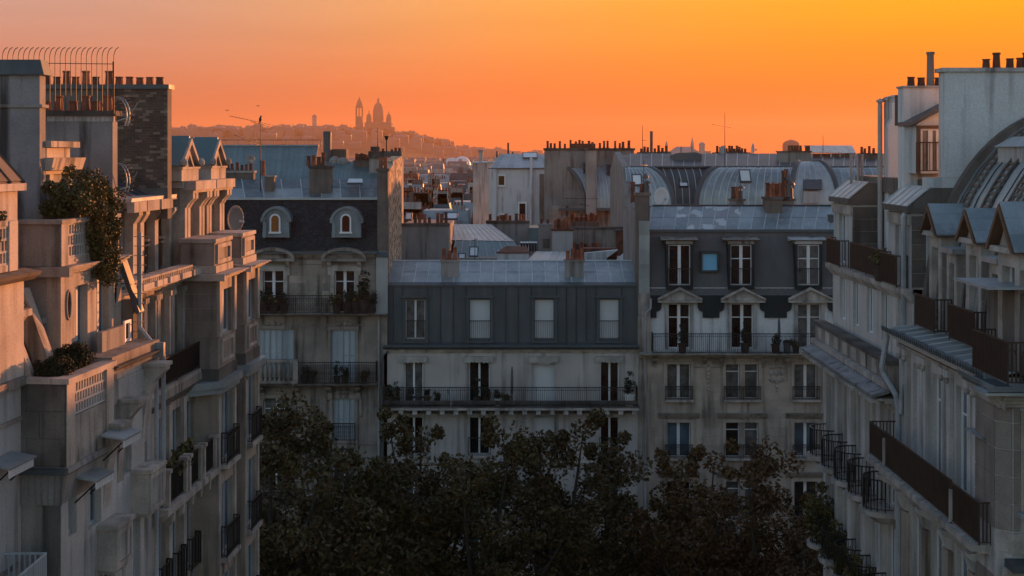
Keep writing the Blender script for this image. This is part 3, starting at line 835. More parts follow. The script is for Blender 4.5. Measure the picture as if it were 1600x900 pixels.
# party wall of rubble at the end of this house, with its chimneys
P = ((79.0, 20), (79.0, PZ(265, 79)), (82.0, PZ(258, 82)), (82.01, PZ(252, 82)), (88.3, PZ(244, 88.3)), (88.3, 20))
MB().ext([(x1 - 0.62, y, z) for y, z in P], [(x1, y, z) for y, z in P]).build('party_wall', M_rubble, B1)
stack(B1, X(589), X(605.5), 78.2, 78.98, Z(470), Z(268), M_brown, [(PX(595, 78.6), 0.62, 1.15, 0, 0), (PX(602.5, 78.6), 0.66, 1.1, 0, 0.1)], 0.16, M_soot)
MB(FF).box(X(588), X(606), 0.0, 0.14, Z(490), Z(402)).build('chimney_flank', M_zincl, B1)
MB(FF).prism_u([(-0.1, Z(402)), (0.2, Z(402)), (0.2, Z(398)), (0.05, Z(393)), (-0.1, Z(393))], X(587), X(607)).build('chimney_flashing', M_zincd, B1)
stack(B1, X(477), X(511), 79.6, 80.5, zm, PZ(263, 79.6), M_brown, [(PX(482, 80), .55, 1.2, 1), (PX(490, 80), .6, 1.3, 0), (PX(498, 80), 0.5, 1.3, 1), (PX(505, 80), .75, 1.2, 1)], 0.15, M_soot)
stack(B1, X(404), X(419), 79.9, 80.4, zm, PZ(277, 79.9), M_brown, [(PX(411, 80), .85, 1.15, 0)], 0.1)
stack(B1, PX(340, 81.9), PX(396, 81.9), 81.9, 82.5, zm, PZ(270, 81.9), M_brown, [(PX(v, 82), R.uniform(.3, .5), 1.0, 1) for v in (348, 355, 362, 370, 377, 384, 391)], 0.12)
MB(FF).tube([(X(592), 0.12, 0.2), (X(592), 0.12, Z(500)), (X(592), 0.2, Z(492))], 0.06, 8).build('downpipe', M_pipe, B1)
MB(FF).tube([(X(597.5), 0.1, 0.2), (X(597.5), 0.1, Z(560)), (X(601), 0.12, Z(553)), (X(607), 0.2, Z(548))], 0.055, 8).build('downpipe', M_zincd, B2)
# ---------------- the house with the pediments and slate shoulders
x0, x1 = X(998.5), X(1420)
B3 = thing('apartment_building', 'stone apartment house with tall grey mansard, small blue skylight and triangular pediments', 'building', (X(1150), 78, 0), 'apartment houses across the avenue')
c3 = [(1045, 1079), (1144, 1178), (1248, 1284), (1350, 1384)]
h_at = [(X(a), X(b), Z(546), Z(476)) for a, b in c3]
h_lo = [(X(a), X(b), Z(r1), Z(r0)) for a, b in ((1042, 1079), (1134, 1155.5), (1163.5, 1185), (1241, 1277), (1345, 1380)) for r0, r1 in ((569, 624), (660, 715), (752, 810), (843, 900))]
shop = [(X(a), X(b), 0.3, 3.2) for a, b in ((1020, 1095), (1120, 1195), (1220, 1300), (1320, 1400))]
zs = Z(552)
MB(FF).wall(x0, x1, 0, zs, 0, h_lo + shop, 0.32).build('wall', M_ashlar, B3)
for s in shop: window(B3, FF, s[0], s[1], s[2], s[3], -0.22, M_glass, M_wood, 2, 0.75)
for k, h in enumerate(h_lo):
    dbl = X(1130) < h[0] < X(1190)
    window(B3, FF, h[0], h[1], h[2], h[3], -0.22, (M_glassc, M_glassb, M_glass)[k % 3] if k % 4 else M_glassc, M_paint, 0 if dbl else 1, 0.78 if dbl else None, mw=0.16)
    railing(B3, FF, [(h[0] - 0.1, 0.16), (h[1] + 0.1, 0.16)], h[2] + 0.01, 0.72, 0.09, orn=1)
    MB(FF).box(h[0] - 0.14, h[1] + 0.14, 0.002, 0.24, h[2] - 0.12, h[2] - 0.003).build('sill', M_trim, B3)
for a, b in ((1042, 1079), (1134, 1185), (1241, 1277), (1345, 1380)):
    for zz_ in (645, 737, 829):
        cornice(B3, FF, X(a - 13), X(b + 13), 0, Z(zz_), 0.34, 0.3, M_stone2, 'window_hood')
    for r0, r1 in ((569, 624), (660, 715), (752, 810)):
        MB(FF).box(X(a - 5), X(a) - 0.003, 0.002, 0.07, Z(r1), Z(r0)).box(X(b) + 0.003, X(b + 5), 0.002, 0.07, Z(r1), Z(r0)).box(X(a - 5), X(b + 5), 0.002, 0.075, Z(r0) + 0.003, Z(r0 - 4)).build('window_surround', M_ashlar, B3)
# wall stones in slightly uneven courses between the windows
for a, b in ((1016, 1034), (1088, 1125), (1194, 1232), (1286, 1306)):
    for z0_, z1_ in ((Z(640), Z(570)), (Z(725), Z(650))):
        z = z0_; j = 0
        while z < z1_ - 0.3:
            ua = X(a); w = X(b) - ua; cut = (0.35, 0.62)[j % 2] * w
            for p_, q_ in ((ua, ua + cut), (ua + cut, ua + w)):
                MB(FF).box(p_ + 0.007, q_ - 0.007, 0.002, 0.010 + R.uniform(0, 0.012), z + 0.007, z + 0.50 - 0.007).build('stone_block', M_ashlar, B3)
            z += 0.5; j += 1
# carved drops of fruit and a cartouche
u = X(1107)
lumps(B3, FF, [(u, Z(566), .2, .16), (u - .14, Z(571), .13, .12), (u + .14, Z(571), .13, .12), (u, Z(577), .16, .16), (u, Z(584), .13, .14), (u, Z(590), .12, .12), (u, Z(596), .09, .14), (u, Z(603), .1, .12), (u, Z(608), .06, .1), (u - .5, Z(573), .3, .05), (u + .5, Z(573), .3, .05)], 0.02)
u = X(1213.5)
lumps(B3, FF, [(u, Z(566), .14, .18), (u - .25, Z(573), .22, .1), (u + .25, Z(573), .22, .1), (u - .3, Z(582), .13, .2), (u + .3, Z(582), .13, .2), (u, Z(582), .17, .22), (u - .36, Z(592), .12, .13), (u + .36, Z(592), .12, .13), (u - .2, Z(595), .15, .1), (u + .2, Z(595), .15, .1), (u, Z(597), .12, .12), (u, Z(604), .1, .13), (u, Z(610), .06, .1)], 0.02)
cornice(B3, FF, x0, x1, 0, Z(549.5), 0.36, 1.0, M_trim, 'balcony_slab')
for px in (1022, 1100, 1127, 1193, 1228, 1290, 1335): MB(FF).prism_u([(0, Z(557)), (0.75, Z(557)), (0.6, Z(561)), (0.2, Z(568)), (0, Z(575))], X(px) - 0.12, X(px) + 0.12).build('bracket', M_trim, B3)
railing(B3, FF, [(X(1018), 0.05), (X(1018), 0.9)] + [(X(1018) + (X(1410) - X(1018)) * k / 9, 0.9) for k in range(1, 10)], Z(549), 1.08, 0.11, orn=1)
# white attic wall with slate shoulders cut round the windows
MB(FF).wall(x0, x1, zs, Z(450), -0.25, h_at, 0.3).build('attic_wall', M_white, B3)
for k, h in enumerate(h_at):
    window(B3, FF, h[0], h[1], h[2], h[3], -0.45, (M_glassw, M_glassw, M_glassc, M_glass)[k], M_paint, 1, 0.70, mw=0.17)
    c = (h[0] + h[1]) / 2; w = X(1163) - X(1130.5); zb_ = Z(469.5)
    MB(FF).box(h[0] - 0.2, h[0] - 0.003, -0.248, -0.16, h[2], h[3]).box(h[1] + 0.003, h[1] + 0.2, -0.248, -0.16, h[2], h[3]).box(h[0] - 0.2, h[1] + 0.2, -0.248, -0.15, h[3] + 0.003, zb_ - 0.12).build('window_surround', M_plaster, B3)
    q = MB(FF).prism_d([(c - w, zb_), (c + w, zb_), (c + w, zb_ + 0.1), (c, zb_ + 0.62), (c - w, zb_ + 0.1)], -0.25, 0.02)
    q.box(c - w - 0.06, c + w + 0.06, -0.25, 0.2, zb_ - 0.1, zb_ - 0.003)
    for s in (-1, 1): q.prism_d([(c + s * (w + .08), zb_ + 0.02), (c + s * (w + .08), zb_ + 0.13), (c, zb_ + 0.74), (c, zb_ + 0.60)], 0.021, 0.2)
    q.build('pediment', M_trim, B3)
for a, b in ((998.5, 1034), (1091, 1132.5), (1188, 1238), (1295, 1340)):
    u0, u1 = X(a), X(b); s = 0.27; P = [(u0 + s, Z(497)), (u1 - s, Z(497)), (u1 - s, Z(489))]
    P += [(u1 - s + s * math.sin(k * math.pi / 10), Z(489) + 0.05 + s * (1 - math.cos(k * math.pi / 10))) for k in range(6)]
    P += [(u1, Z(462)), (u0, Z(462))]
    P += [(u0 + s - s * math.sin(k * math.pi / 10), Z(489) + 0.05 + s * (1 - math.cos(k * math.pi / 10))) for k in range(5, -1, -1)] + [(u0 + s, Z(489))]
    if a < 1000: P = [(u0, Z(497)), (u1 - s, Z(497))] + P[2:9] + [(u1, Z(462)), (u0, Z(462))]
    MB(FF).prism_d(P, -0.25, -0.13).build('slate_apron', M_slate, B3)
# tall mansard
ya, yb, zA, zB = 78.18, 79.0, Z(462), Z(362)
slates(B3, quad((x0, ya, zA), (x1, ya, zA), (x1, yb, zB), (x0, yb, zB)), 150, 34, mat('grey_slate', (0.125, 0.122, 0.124), (0.098, 0.096, 0.099), 0.5, 0.75, spec=0.25, grain=0.06, streak=0.5, dirt=(0.17, 0.168, 0.17)))
ms = [(1045, 1079), (1142, 1175), (1247, 1281), (1350, 1384)]
for k, (a, b) in enumerate(ms):
    u0, u1, z0, z1 = X(a), X(b), Z(446), Z(383)
    q = MB(FF).box(u0 - 0.14, u0 - 0.003, -0.95, -0.05, z0 - 0.1, z1 + 0.05).box(u1 + 0.003, u1 + 0.14, -0.95, -0.05, z0 - 0.1, z1 + 0.05).box(u0 - 0.14, u1 + 0.14, -0.95, -0.052, z0 - 0.2, z0 - 0.003)
    q.build('dormer_cheek', M_slate, B3)
    q = MB(FF).box(u0 - 0.14, u1 + 0.14, -0.95, -0.04, z1 + 0.052, z1 + 0.22).prism_u([(-0.95, z1 + 0.222), (0.0, z1 + 0.222), (0.14, z1 + 0.30), (-0.95, z1 + 0.42)], u0 - 0.42, u1 + 0.42)
    q.build('dormer_hood', M_stone2 if k < 2 else M_plaster, B3)
    window(B3, FF, u0, u1, z0, z1, -0.2, (M_glassw, M_glassw, M_glassc, M_glass)[k], M_paint, 1, None if k == 0 else 0.66, mw=0.17)
    railing(B3, FF, [(u0 - 0.1, -0.03), (u1 + 0.1, -0.03)], z0, 0.92, 0.12)
q = MB(FF)
u0, u1, z0, z1 = X(1099), X(1122), Z(423), Z(397)
q.box(u0 - .12, u0, -0.7, -0.30, z0 - .12, z1 + .12).box(u1, u1 + .12, -0.7, -0.30, z0 - .12, z1 + .12).box(u0 - 0.0, u1, -0.7, -0.302, z1, z1 + .12).box(u0, u1, -0.7, -0.302, z0 - .12, z0)
sk = q.build('skylight', M_seamd, B3)
MB(FF).poly([(u0, -0.38, z0), (u1, -0.38, z0), (u1, -0.42, z1), (u0, -0.42, z1)]).build('pane', mat('blue_pane', (0.16, 0.42, 0.62), (0.14, 0.38, 0.56), 1, 0.15, spec=0.8, grain=0.02), sk, label='pale blue pane')
yr = 81.4; zr = PZ(322.5, yr)
spots = {(2, 1), (3, 1), (3, 0), (4, 1), (5, 1), (6, 1), (4, 0), (5, 0)}
Mpatch = mat('lime_spotted_zinc', (0.27, 0.285, 0.30), (0.52, 0.545, 0.56), 1.15, 0.5, metal=0.2, spec=0.5, streak=0.2, dirt=(0.5, 0.5, 0.5), r0=0.555, r1=0.585)
sheets(B3, quad((X(1016), yb, zB + 0.04), (x1, yb, zB + 0.04), (PX(1420, yr), yr, zr), (PX(1019, yr), yr, zr)), 20, 2, 1, 0.02, alt=lambda i, j: Mpatch if (i, j) in spots else None)
MB().tube([(PX(1019, yr), yr, zr + 0.03), (PX(1420, yr), yr, zr + 0.03)], 0.08, 6).build('ridge_cap', M_seamd, B3)
MB(FF).prism_u([(-1.0, zB - 0.06), (-0.86, zB - 0.08), (-0.86, zB + 0.05), (-1.1, zB + 0.1)], X(1014), x1).build('ridge_roll', M_zincd, B3)
P = ((78.8, 0.1), (78.8, Z(462)), (79.12, zB - 0.05), (yr, zr - 0.05), (88, zr - 0.6), (90, 20), (90, 0.1))
MB().ext([(x0 + 0.5, y, z) for y, z in P], [(x1, y, z) for y, z in P]).build('roof', M_zinc, B3)
MB().lathe(PX(1298, 79.8), 79.8, [(0.16, zB), (0.16, zB + 0.75), (0.2, zB + 0.75), (0.2, zB + 0.85), (0.05, zB + 0.9)], 10).build('vent_pipe', M_zincd, B3)
# end chimney in zinc and stone beside the lower house
MB(FF).box(X(997), X(1016.5), -0.5, 0.05, 0.1, Z(495)).build('quoin_pier', M_ashlar, B3)
MB(FF).box(X(997.5), X(1016), -0.5, 0.04, Z(495), Z(458)).build('pier_cap', M_trim, B3)
sheets(B3, quad((X(998), 77.98, Z(458)), (X(1015), 77.98, Z(458)), (X(1015), 77.98, Z(345)), (X(998), 77.98, Z(345))), 1, 5, 1, 0.02, M_zinc, seam=False)
stack(B3, X(995), X(1015), 78.0, 79.4, Z(470), PZ(306, 78.0), M_brown, [(PX(1003, 78.5), .5, 1.2, 1), (PX(1009, 78.6), .95, 1.1, 2), (PX(1012, 78.9), .6, 1.0, 2)], 0.16, M_brown)
P = ((79.42, 20), (79.42, PZ(345, 79.4)), (81.5, PZ(316, 81.5)), (88, PZ(330, 88)), (88, 20))
MB().ext([(X(996), y, z) for y, z in P], [(X(1001), y, z) for y, z in P]).build('party_wall', M_party, B3)
stack(B3, PX(1196, 80.6), PX(1222, 80.6), 80.6, 81.5, zB, PZ(312, 80.6), M_brown, [(PX(v, 81), h, 1.1, k) for v, h, k in ((1199, .8, 1), (1204, .75, 0), (1209, .8, 0), (1214, .75, 1), (1219, .8, 0), (1224, 1.5, 1), (1232, 1.1, 2))], 0.16, M_soot)
stack(B3, PX(1224, 81.6), PX(1241, 81.6), 81.6, 82.4, zB, PZ(314, 81.6), M_party, [(PX(1228, 82), 1.7, 1.1, 1), (PX(1236, 82), .9, 1.3, 2)], 0.14, M_soot)
stack(B3, PX(1142, 81.8), PX(1163, 81.8), 81.8, 82.5, zB, PZ(314, 81.8), M_party, [(PX(v, 82), .7, 1.2, k) for v, k in ((1146, 1), (1152, 0), (1158, 2))], 0.12, M_brown)
MB(FF).tube([(X(1008), 0.14, 0.2), (X(1008), 0.14, Z(492)), (X(1011), 0.16, Z(486)), (X(1016), 0.2, Z(482)), (X(1016.5), 0.2, Z(466))], 0.06, 8).build('downpipe', M_pipe, B3)

# ------------------------------------------------------------------ plane trees along the avenue
def tree_parts(seed, h, spread):
    r = random.Random(seed); wood = MB(); clumps = []
    fork = h * r.uniform(0.50, 0.57)
    trunk = [(0, 0, 0), (r.uniform(-.08, .08), r.uniform(-.08, .08), fork * 0.5), (r.uniform(-.2, .2), r.uniform(-.2, .2), fork)]
    tr = MB().tube(trunk, [0.30, 0.235, 0.19], 10)
    b = Vector(trunk[-1]); nl = 8
    for i in range(nl):
        a = 2 * math.pi * (i + r.uniform(-.3, .3)) / nl; top = i in (0, 3)
        out = spread * (r.uniform(0.25, 0.4) if top else r.uniform(0.6, 0.98)); zt = h * (r.uniform(0.9, 0.97) if top else r.uniform(0.62, 0.88))
        e = Vector((math.cos(a) * out, math.sin(a) * out, zt)); m = b.lerp(e, 0.5) + Vector((math.cos(a) * out * 0.12, math.sin(a) * out * 0.12, -0.5 if not top else 0.3))
        s = b + Vector((0, 0, r.uniform(-1.0, 0.0)))
        wood.tube([tuple(s), tuple(s.lerp(m, .5) + Vector((0, 0, .15))), tuple(m), tuple(m.lerp(e, .5)), tuple(e)], [0.13, 0.11, 0.085, 0.055, 0.025], 7)
        for k in range(6):
            t = r.uniform(0.30, 1.0); q = s.lerp(m, t * 2) if t < .5 else m.lerp(e, t * 2 - 1)
            w = r.uniform(0, 6.28); ln = r.uniform(0.8, 2.0) * (1.15 - 0.4 * t)
            e2 = q + Vector((math.cos(w) * ln, math.sin(w) * ln, r.uniform(-0.9, 0.9)))
            wood.tube([tuple(q), tuple(q.lerp(e2, .5) + Vector((0, 0, .12))), tuple(e2)], [0.04, 0.028, 0.012], 5)
            clumps.append((e2.x, e2.y, e2.z, r.uniform(0.5, 0.95)))
            if r.random() < 0.7: clumps.append((q.lerp(e2, .5).x, q.lerp(e2, .5).y, q.lerp(e2, .5).z + .1, r.uniform(0.4, 0.7)))
        clumps.append((e.x, e.y, e.z, r.uniform(0.5, 0.85)))
        for k in range(3):      # outer sprays that break the outline
            w = r.uniform(0, 6.28); clumps.append((e.x + math.cos(w) * 0.9, e.y + math.sin(w) * 0.9, e.z + r.uniform(-.2, .75), r.uniform(0.28, 0.42)))
    for k in range(4):          # the middle of the crown
        w = r.uniform(0, 6.28); q = spread * r.uniform(.1, .55); clumps.append((math.cos(w) * q, math.sin(w) * q, h * r.uniform(.66, .86), r.uniform(.6, 1.0)))
    for k in range(4):         # lower hanging foliage
        w = r.uniform(0, 6.28); q = spread * r.uniform(.3, .9); clumps.append((math.cos(w) * q, math.sin(w) * q, fork + r.uniform(0.2, 2.6), r.uniform(.45, .8)))
    return tr.mesh('trunk', M_bark, smooth=True), wood.mesh('limb', M_bark, smooth=True), leafmesh('crown', M_leaf, clumps, 130, 0.118, seed)


TREES = [tree_parts(s, 16.0, 3.9) for s in (5, 8, 13, 21)]
RUSSET = []
for tp in TREES:
    me = tp[2].copy(); me.materials[0] = M_leaf2; RUSSET.append(me)
spots = [(424, 60.5, 19.6, 0, 'tallest dark plane tree, against the corner of the sunlit stone building'),
         (497, 67, 17.6, 1, 'dark plane tree in front of the slate-roofed house'),
         (573, 63.5, 17.2, 2, 'plane tree standing before the downpipe between the slate-roofed and pale houses'),
         (652, 67.5, 18.0, 3, 'plane tree with a thin leader reaching the second floor of the pale house'),
         (752, 64, 17.7, 1, 'plane tree in front of the middle of the pale house'),
         (878, 66.5, 18.1, 2, 'round-headed plane tree with a bare trunk before the pale house'),
         (962, 69, 15.0, 0, 'lower plane tree where the pale house meets the pedimented one'),
         (1092, 66, 16.7, 3, 'brownish plane tree before the double windows of the pedimented house'),
         (1196, 63, 17.0, 0, 'brownish plane tree beside the curved balconies'),
         (1247, 59, 13.9, 2, 'short russet plane tree at the foot of the balcony building')]
for px, y, zt, k, lab in spots:
    t = thing('plane_tree', lab, 'tree', (PX(px, y), y, 0), 'plane trees along the avenue')
    s = zt / 16.2; rz = R.uniform(0, 6.28)
    for nm, me in zip(('trunk', 'limb', 'crown'), TREES[k]): inst(nm, RUSSET[k] if nm == 'crown' and px > 1000 else me, t, (PX(px, y), y, 0), rz, (s, s, s))

# ------------------------------------------------------------------ right-hand buildings (their street wall runs along the depth)
XR = 12.2
FR = Frame((XR, 0, 0), (0, 1, 0), (-1, 0, 0))


def RU(px, d=0.0): return FR.u_of(px, d)
def RZ(px, py, d=0.0): return FR.uz(px, py, d)[1]


B5 = thing('corner_building', 'grey stone building with long iron balcony, stone dormers and curved zinc roof', 'building', (XR, 39, 0), 'stone buildings lining the side street')
N0, N1 = 34.9, 44.4          # the wall behind the long balcony
zf, zg = 20.6, 24.5          # balcony floor, gutter
# pilastered storey above the balcony
ops = [(35.55, 36.75, zf + 0.12, zf + 3.05), (37.9, 39.05, zf + 0.12, zf + 3.05), (40.2, 41.3, zf + 0.12, zf + 3.05), (42.3, 43.3, zf + 0.12, zf + 3.05)]
lows = [(a, b, zf - 3.6, zf - 0.95) for a, b, _, _ in ops]
low2 = [(a, b, zz - 2.55, zz) for a, b, _, _ in ops for zz in (zf - 4.5, zf - 7.9, zf - 11.3)]
MB(FR).wall(N0, N1, 0, zg, 0, ops + lows + low2, 0.34).build('wall', M_pale, B5)
for k, h in enumerate(ops):
    window(B5, FR, h[0], h[1], h[2], h[3], -0.14, M_glassb, M_paint, 1, 0.74)
for h in lows + low2: window(B5, FR, h[0], h[1], h[2], h[3], -0.14, M_glassb, M_paint, 1)
for a in (35.1, 37.05, 37.5, 39.3, 39.8, 41.55, 41.95, 43.55, 44.1):
    MB(FR).box(a, a + 0.28, 0.002, 0.12, zf + 0.35, zf + 3.2).box(a - 0.05, a + 0.33, 0.002, 0.17, zf + 0.02, zf + 0.348).box(a - 0.05, a + 0.33, 0.002, 0.2, zf + 3.203, zf + 3.4).build('pilaster', M_cool, B5)
    lumps(B5, FR, [(a + 0.14, zf + 3.12, 0.1, 0.1)], 0.14)
MB(FR).box(N0, N1 + 0.1, 0.002, 0.14, zf + 3.41, zg - 0.42).build('frieze', M_ashlar, B5)
cornice(B5, FR, N0, N1 + 0.2, 0.0, zg - 0.05, 0.38, 0.55, M_cool)
MB(FR).prism_u([(0.3, zg - 0.04), (0.62, zg - 0.03), (0.66, zg + 0.12), (0.60, zg + 0.12), (0.58, zg), (0.3, zg + 0.02)], N0, N1 + 0.2).build('gutter', M_zinc, B5)
q = MB(FR)
for k in range(46): q.box(N0 + k * 0.208, N0 + k * 0.208 + 0.05, 0.655, 0.685, zg + 0.0, zg + 0.15)
q.build('gutter_cleat', M_zincd, B5, kind='stuff')
sheets(B5, lambda s, t: (XR - 0.35 + 0.95 * t, N0 + (N1 - N0) * s, zg + 0.03 + 0.14 * t), 12, 1, 1, 0.015, M_zinc)
# long balcony
MB(FR).box(34.2, 44.6, 0.0, 1.16, zf - 0.17, zf - 0.01).build('balcony_slab', M_trim, B5)
cornice(B5, FR, 34.2, 44.6, 0, zf - 0.173, 0.3, 1.0, M_ashlar, 'balcony_moulding')
q = MB(FR)
k = 0
while 34.5 + k * 0.42 < 44.5:
    q.box(34.5 + k * 0.42, 34.5 + k * 0.42 + 0.02, 1.0, 1.1, zf - 0.01, zf + 0.03); k += 1
q.build('railing_foot', M_pipe, B5, kind='stuff')
railing(B5, FR, [(34.1, 0.72), (34.1, 1.0), (36.2, 1.0)], zf, 1.02, 0.10, M_rust, 0.016, flat=1.35)
railing(B5, FR, [(36.26, 1.0), (39.6, 1.0), (42.7, 1.0)], zf + 0.0, 1.06, 0.10, M_rust, 0.016, flat=1.35)
railing(B5, FR, [(42.76, 1.0), (44.5, 1.0), (44.5, 0.05)], zf, 1.02, 0.10, M_rust, 0.016, flat=1.35)
for u in (36.23, 42.73): MB(FR).box(u - 0.05, u + 0.05, 0.96, 1.06, zf, zf + 0.85).build('railing_post', M_trim, B5)
for a in (35.25, 37.4, 39.6, 41.75, 43.9):
    MB(FR).prism_u([(0.0, zf - 0.48), (0.95, zf - 0.48), (0.9, zf - 0.62), (0.55, zf - 0.8), (0.3, zf - 1.1), (0.16, zf - 1.55), (0, zf - 1.6)], a - 0.17, a + 0.17).build('console', M_cool, B5)
    MB(FR).box(a - 0.3, a + 0.3, 0.002, 0.13, zf - 4.4, zf - 1.62).build('pilaster', M_ashlar, B5)
    z = zf - 4.4
    for j in range(4): MB(FR).box(a - 0.3 + 0.01, a + 0.3 - 0.01, 0.131, 0.145, z + j * 0.69 + 0.012, z + j * 0.69 + 0.678).build('stone_block', M_ashlar, B5)
cornice(B5, FR, N0, N1, 0, zf - 4.2, 0.3, 0.3, M_trim); cornice(B5, FR, N0, N1, 0, zf - 7.6, 0.3, 0.25, M_trim)
# canted end bay that turns towards the camera, in large squared stones
bay = [(N0 + 0.45, 0.0), (N0 + 0.3, 0.72), (33.75, 0.72), (33.45, 0.42), (33.45, -9), (N0 + 0.45, -9)]
MB(FR).prism_z(bay, 0.1, zg - 0.1).build('bay', M_plaster, B5)
FB = Frame((XR - 0.42, 33.45, 0), (1, 0, 0), (0, -1, 0))        # the bay's face towards the camera
FC = Frame((XR - 0.72, 33.75, 0), (1, -1, 0), (-1, -1, 0))      # its canted corner
M_block = mat('buff_block', (0.25, 0.215, 0.19), (0.19, 0.162, 0.145), 1.6, 0.9, bump=0.3, streak=0.3)
for k in range(6):
    z = zf + 0.5 + 0.64 * k; zt = min(z + 0.64, zg - 0.52)
    MB(FC).box(0.012, 0.412, 0.001, 0.03 + R.uniform(0, 0.01), z + 0.014, zt - 0.014).build('stone_block', M_block, B5)
    MB(FR).box(33.78, 35.18, 0.721, 0.74 + R.uniform(0, 0.01), z + 0.014, zt - 0.014).build('stone_block', M_block, B5)
    MB(FB).box(0.015, 0.16, 0.001, 0.03 + R.uniform(0, 0.01), z + 0.014, zt - 0.014).build('stone_block', M_block, B5)
for k in range(6):
    z = zf - 0.62 - 0.64 * (k + 1)
    MB(FC).box(0.012, 0.412, 0.001, 0.03, z + 0.014, z + 0.626).build('stone_block', M_block, B5)
    for a, b in ((0.0, 0.5), (0.5, 1.4)) if k % 2 else ((0.0, 0.9), (0.9, 1.9)):
        MB(FB).box(a + 0.014, b - 0.014, 0.001, 0.03 + R.uniform(0, 0.012), z + 0.014, z + 0.626).build('stone_block', M_block, B5)
    for a, b in ((33.8, 34.4), (34.4, 35.18)): MB(FR).box(a + .014, b - .014, 0.721, 0.745, z + 0.014, z + 0.626).build('stone_block', M_block, B5)
MB(FB).prism_z([(-0.32, -0.32), (0.0, 0.1), (6, 0.1), (6, -0.2), (0.0, -0.2)], zf + 0.002, zf + 0.47).build('plinth', M_trim, B5)

MB(FB).box(-0.2, 6, 0.001, 0.62, zf - 0.3, zf - 0.12).build('bay_ledge', M_zincd, B5)
cornice(B5, FB, -0.25, 6, 0, zf - 0.303, 0.25, 0.45, M_trim)
q = MB(FB).box(0.17, 0.3, 0.0, 0.06, zf + 1.0, zf + 3.15).box(1.5, 1.7, 0.0, 0.06, zf + 1.0, zf + 3.15).box(0.17, 1.7, 0.0, 0.07, zf + 3.153, zf + 3.35)
q.build('window_surround', M_ashlar, B5)
w = window(B5, FB, 0.3, 1.5, zf + 1.0, zf + 3.15, 0.052, M_glass, M_paint, 1, 0.75)
MB(FB).box(0.1, 1.75, 0.002, 0.3, zf + 0.86, zf + 0.995).build('sill', M_pipe, B5)
cornice(B5, FB, -0.35, 6, 0.0, zg - 0.1, 0.4, 0.5, M_trim)
cornice(B5, FR, 33.2, N0 + 0.3, 0.7, zg - 0.1, 0.4, 0.28, M_trim)
MB(FB).box(-0.85, 6, -0.4, 0.62, zg - 0.098, zg - 0.03).build('terrace', M_zinc, B5)
MB(FR).box(33.3, N0 + 0.5, 0.35, 1.0, zg - 0.096, zg - 0.026).build('gutter', M_zincd, B5)
q = MB(FB).prism_u([(0.5, zg - 0.02), (0.66, zg), (0.7, zg + 0.12), (0.64, zg + 0.12), (0.6, zg + 0.02)], -0.8, 6); q.build('gutter', M_zinc, B5)
q = MB(FR).prism_u([(0.95, zg - 0.02), (1.06, zg), (1.1, zg + 0.12), (1.04, zg + 0.12), (1.0, zg + 0.02)], 32.85, N0 + 0.6); q.build('gutter', M_zinc, B5)
MB(FR).box(34.45, 35.6, 0.3, 0.85, zg - 1.42, zg - 1.36).build('window_canopy', M_pipe, B5)
MB(FR).box(34.5, 35.55, 0.5, 0.8, zf - 2.85, zf - 2.8).build('window_canopy', M_pipe, B5)
# terrace railings
for pts in ([(43.6, -0.15), (41.6, -0.15), (41.6, -0.65)], [(40.5, -0.25), (38.3, -0.25), (38.3, -0.75)], [(35.6, 0.1), (35.6, 0.66), (33.1, 0.66), (33.1, -0.4), (33.1, -3.0)]):
    railing(B5, FR, pts, zg + 0.22 - (0.12 if pts[0][0] < 36 else 0), 1.0, 0.10, M_rust, 0.016, flat=1.35)
q = MB(FB)
for k in range(12):
    u = -0.15 + k * 0.34
    q.tube([(u - 0.1, 0.352, zg + 0.2), (u - 0.1, 0.352, zg + 0.82), (u - 0.06, 0.352, zg + 0.92), (u, 0.352, zg + 0.96), (u + 0.06, 0.352, zg + 0.92), (u + 0.1, 0.352, zg + 0.82), (u + 0.1, 0.352, zg + 0.2)], 0.014, 4)
q.build('railing_arch', M_rust, B5, kind='stuff')
# curved zinc roof behind the dormers
def curve_r(t, x0=12.95, z0=24.7, w=4.6, h=6.6):
    a = t * math.pi / 2 * 0.92
    return x0 + w * (1 - math.cos(a)), z0 + h * math.sin(a)
Y0, Y1 = 30.0, 44.36
def froof(s, t):
    x, z = curve_r(t); return (x, Y0 + (Y1 - Y0) * s, z)
sheets(B5, froof, 20, 1, 9, 0.02, M_zinc, M_seamd)
q = MB()
P = [curve_r(k / 16) for k in range(17)]
for a, b, nm, mm, up in ((44.0, 44.34, 'roof_kerb', M_brown, 0.22),):
    pr = [(x - 0.12, a, z + up) for x, z in P]; q = MB()
    q.ext([(x + 0.02, a, z - 0.3) for x, z in P] + [(x - up * 0.8, a, z + up * 0.7) for x, z in P[::-1]], [(x + 0.02, b, z - 0.3) for x, z in P] + [(x - up * 0.8, b, z + up * 0.7) for x, z in P[::-1]])
    q.build(nm, mm, B5)
M_tread = mat('worn_tread', (0.22, 0.155, 0.13), (0.15, 0.11, 0.095), 2, 0.85)
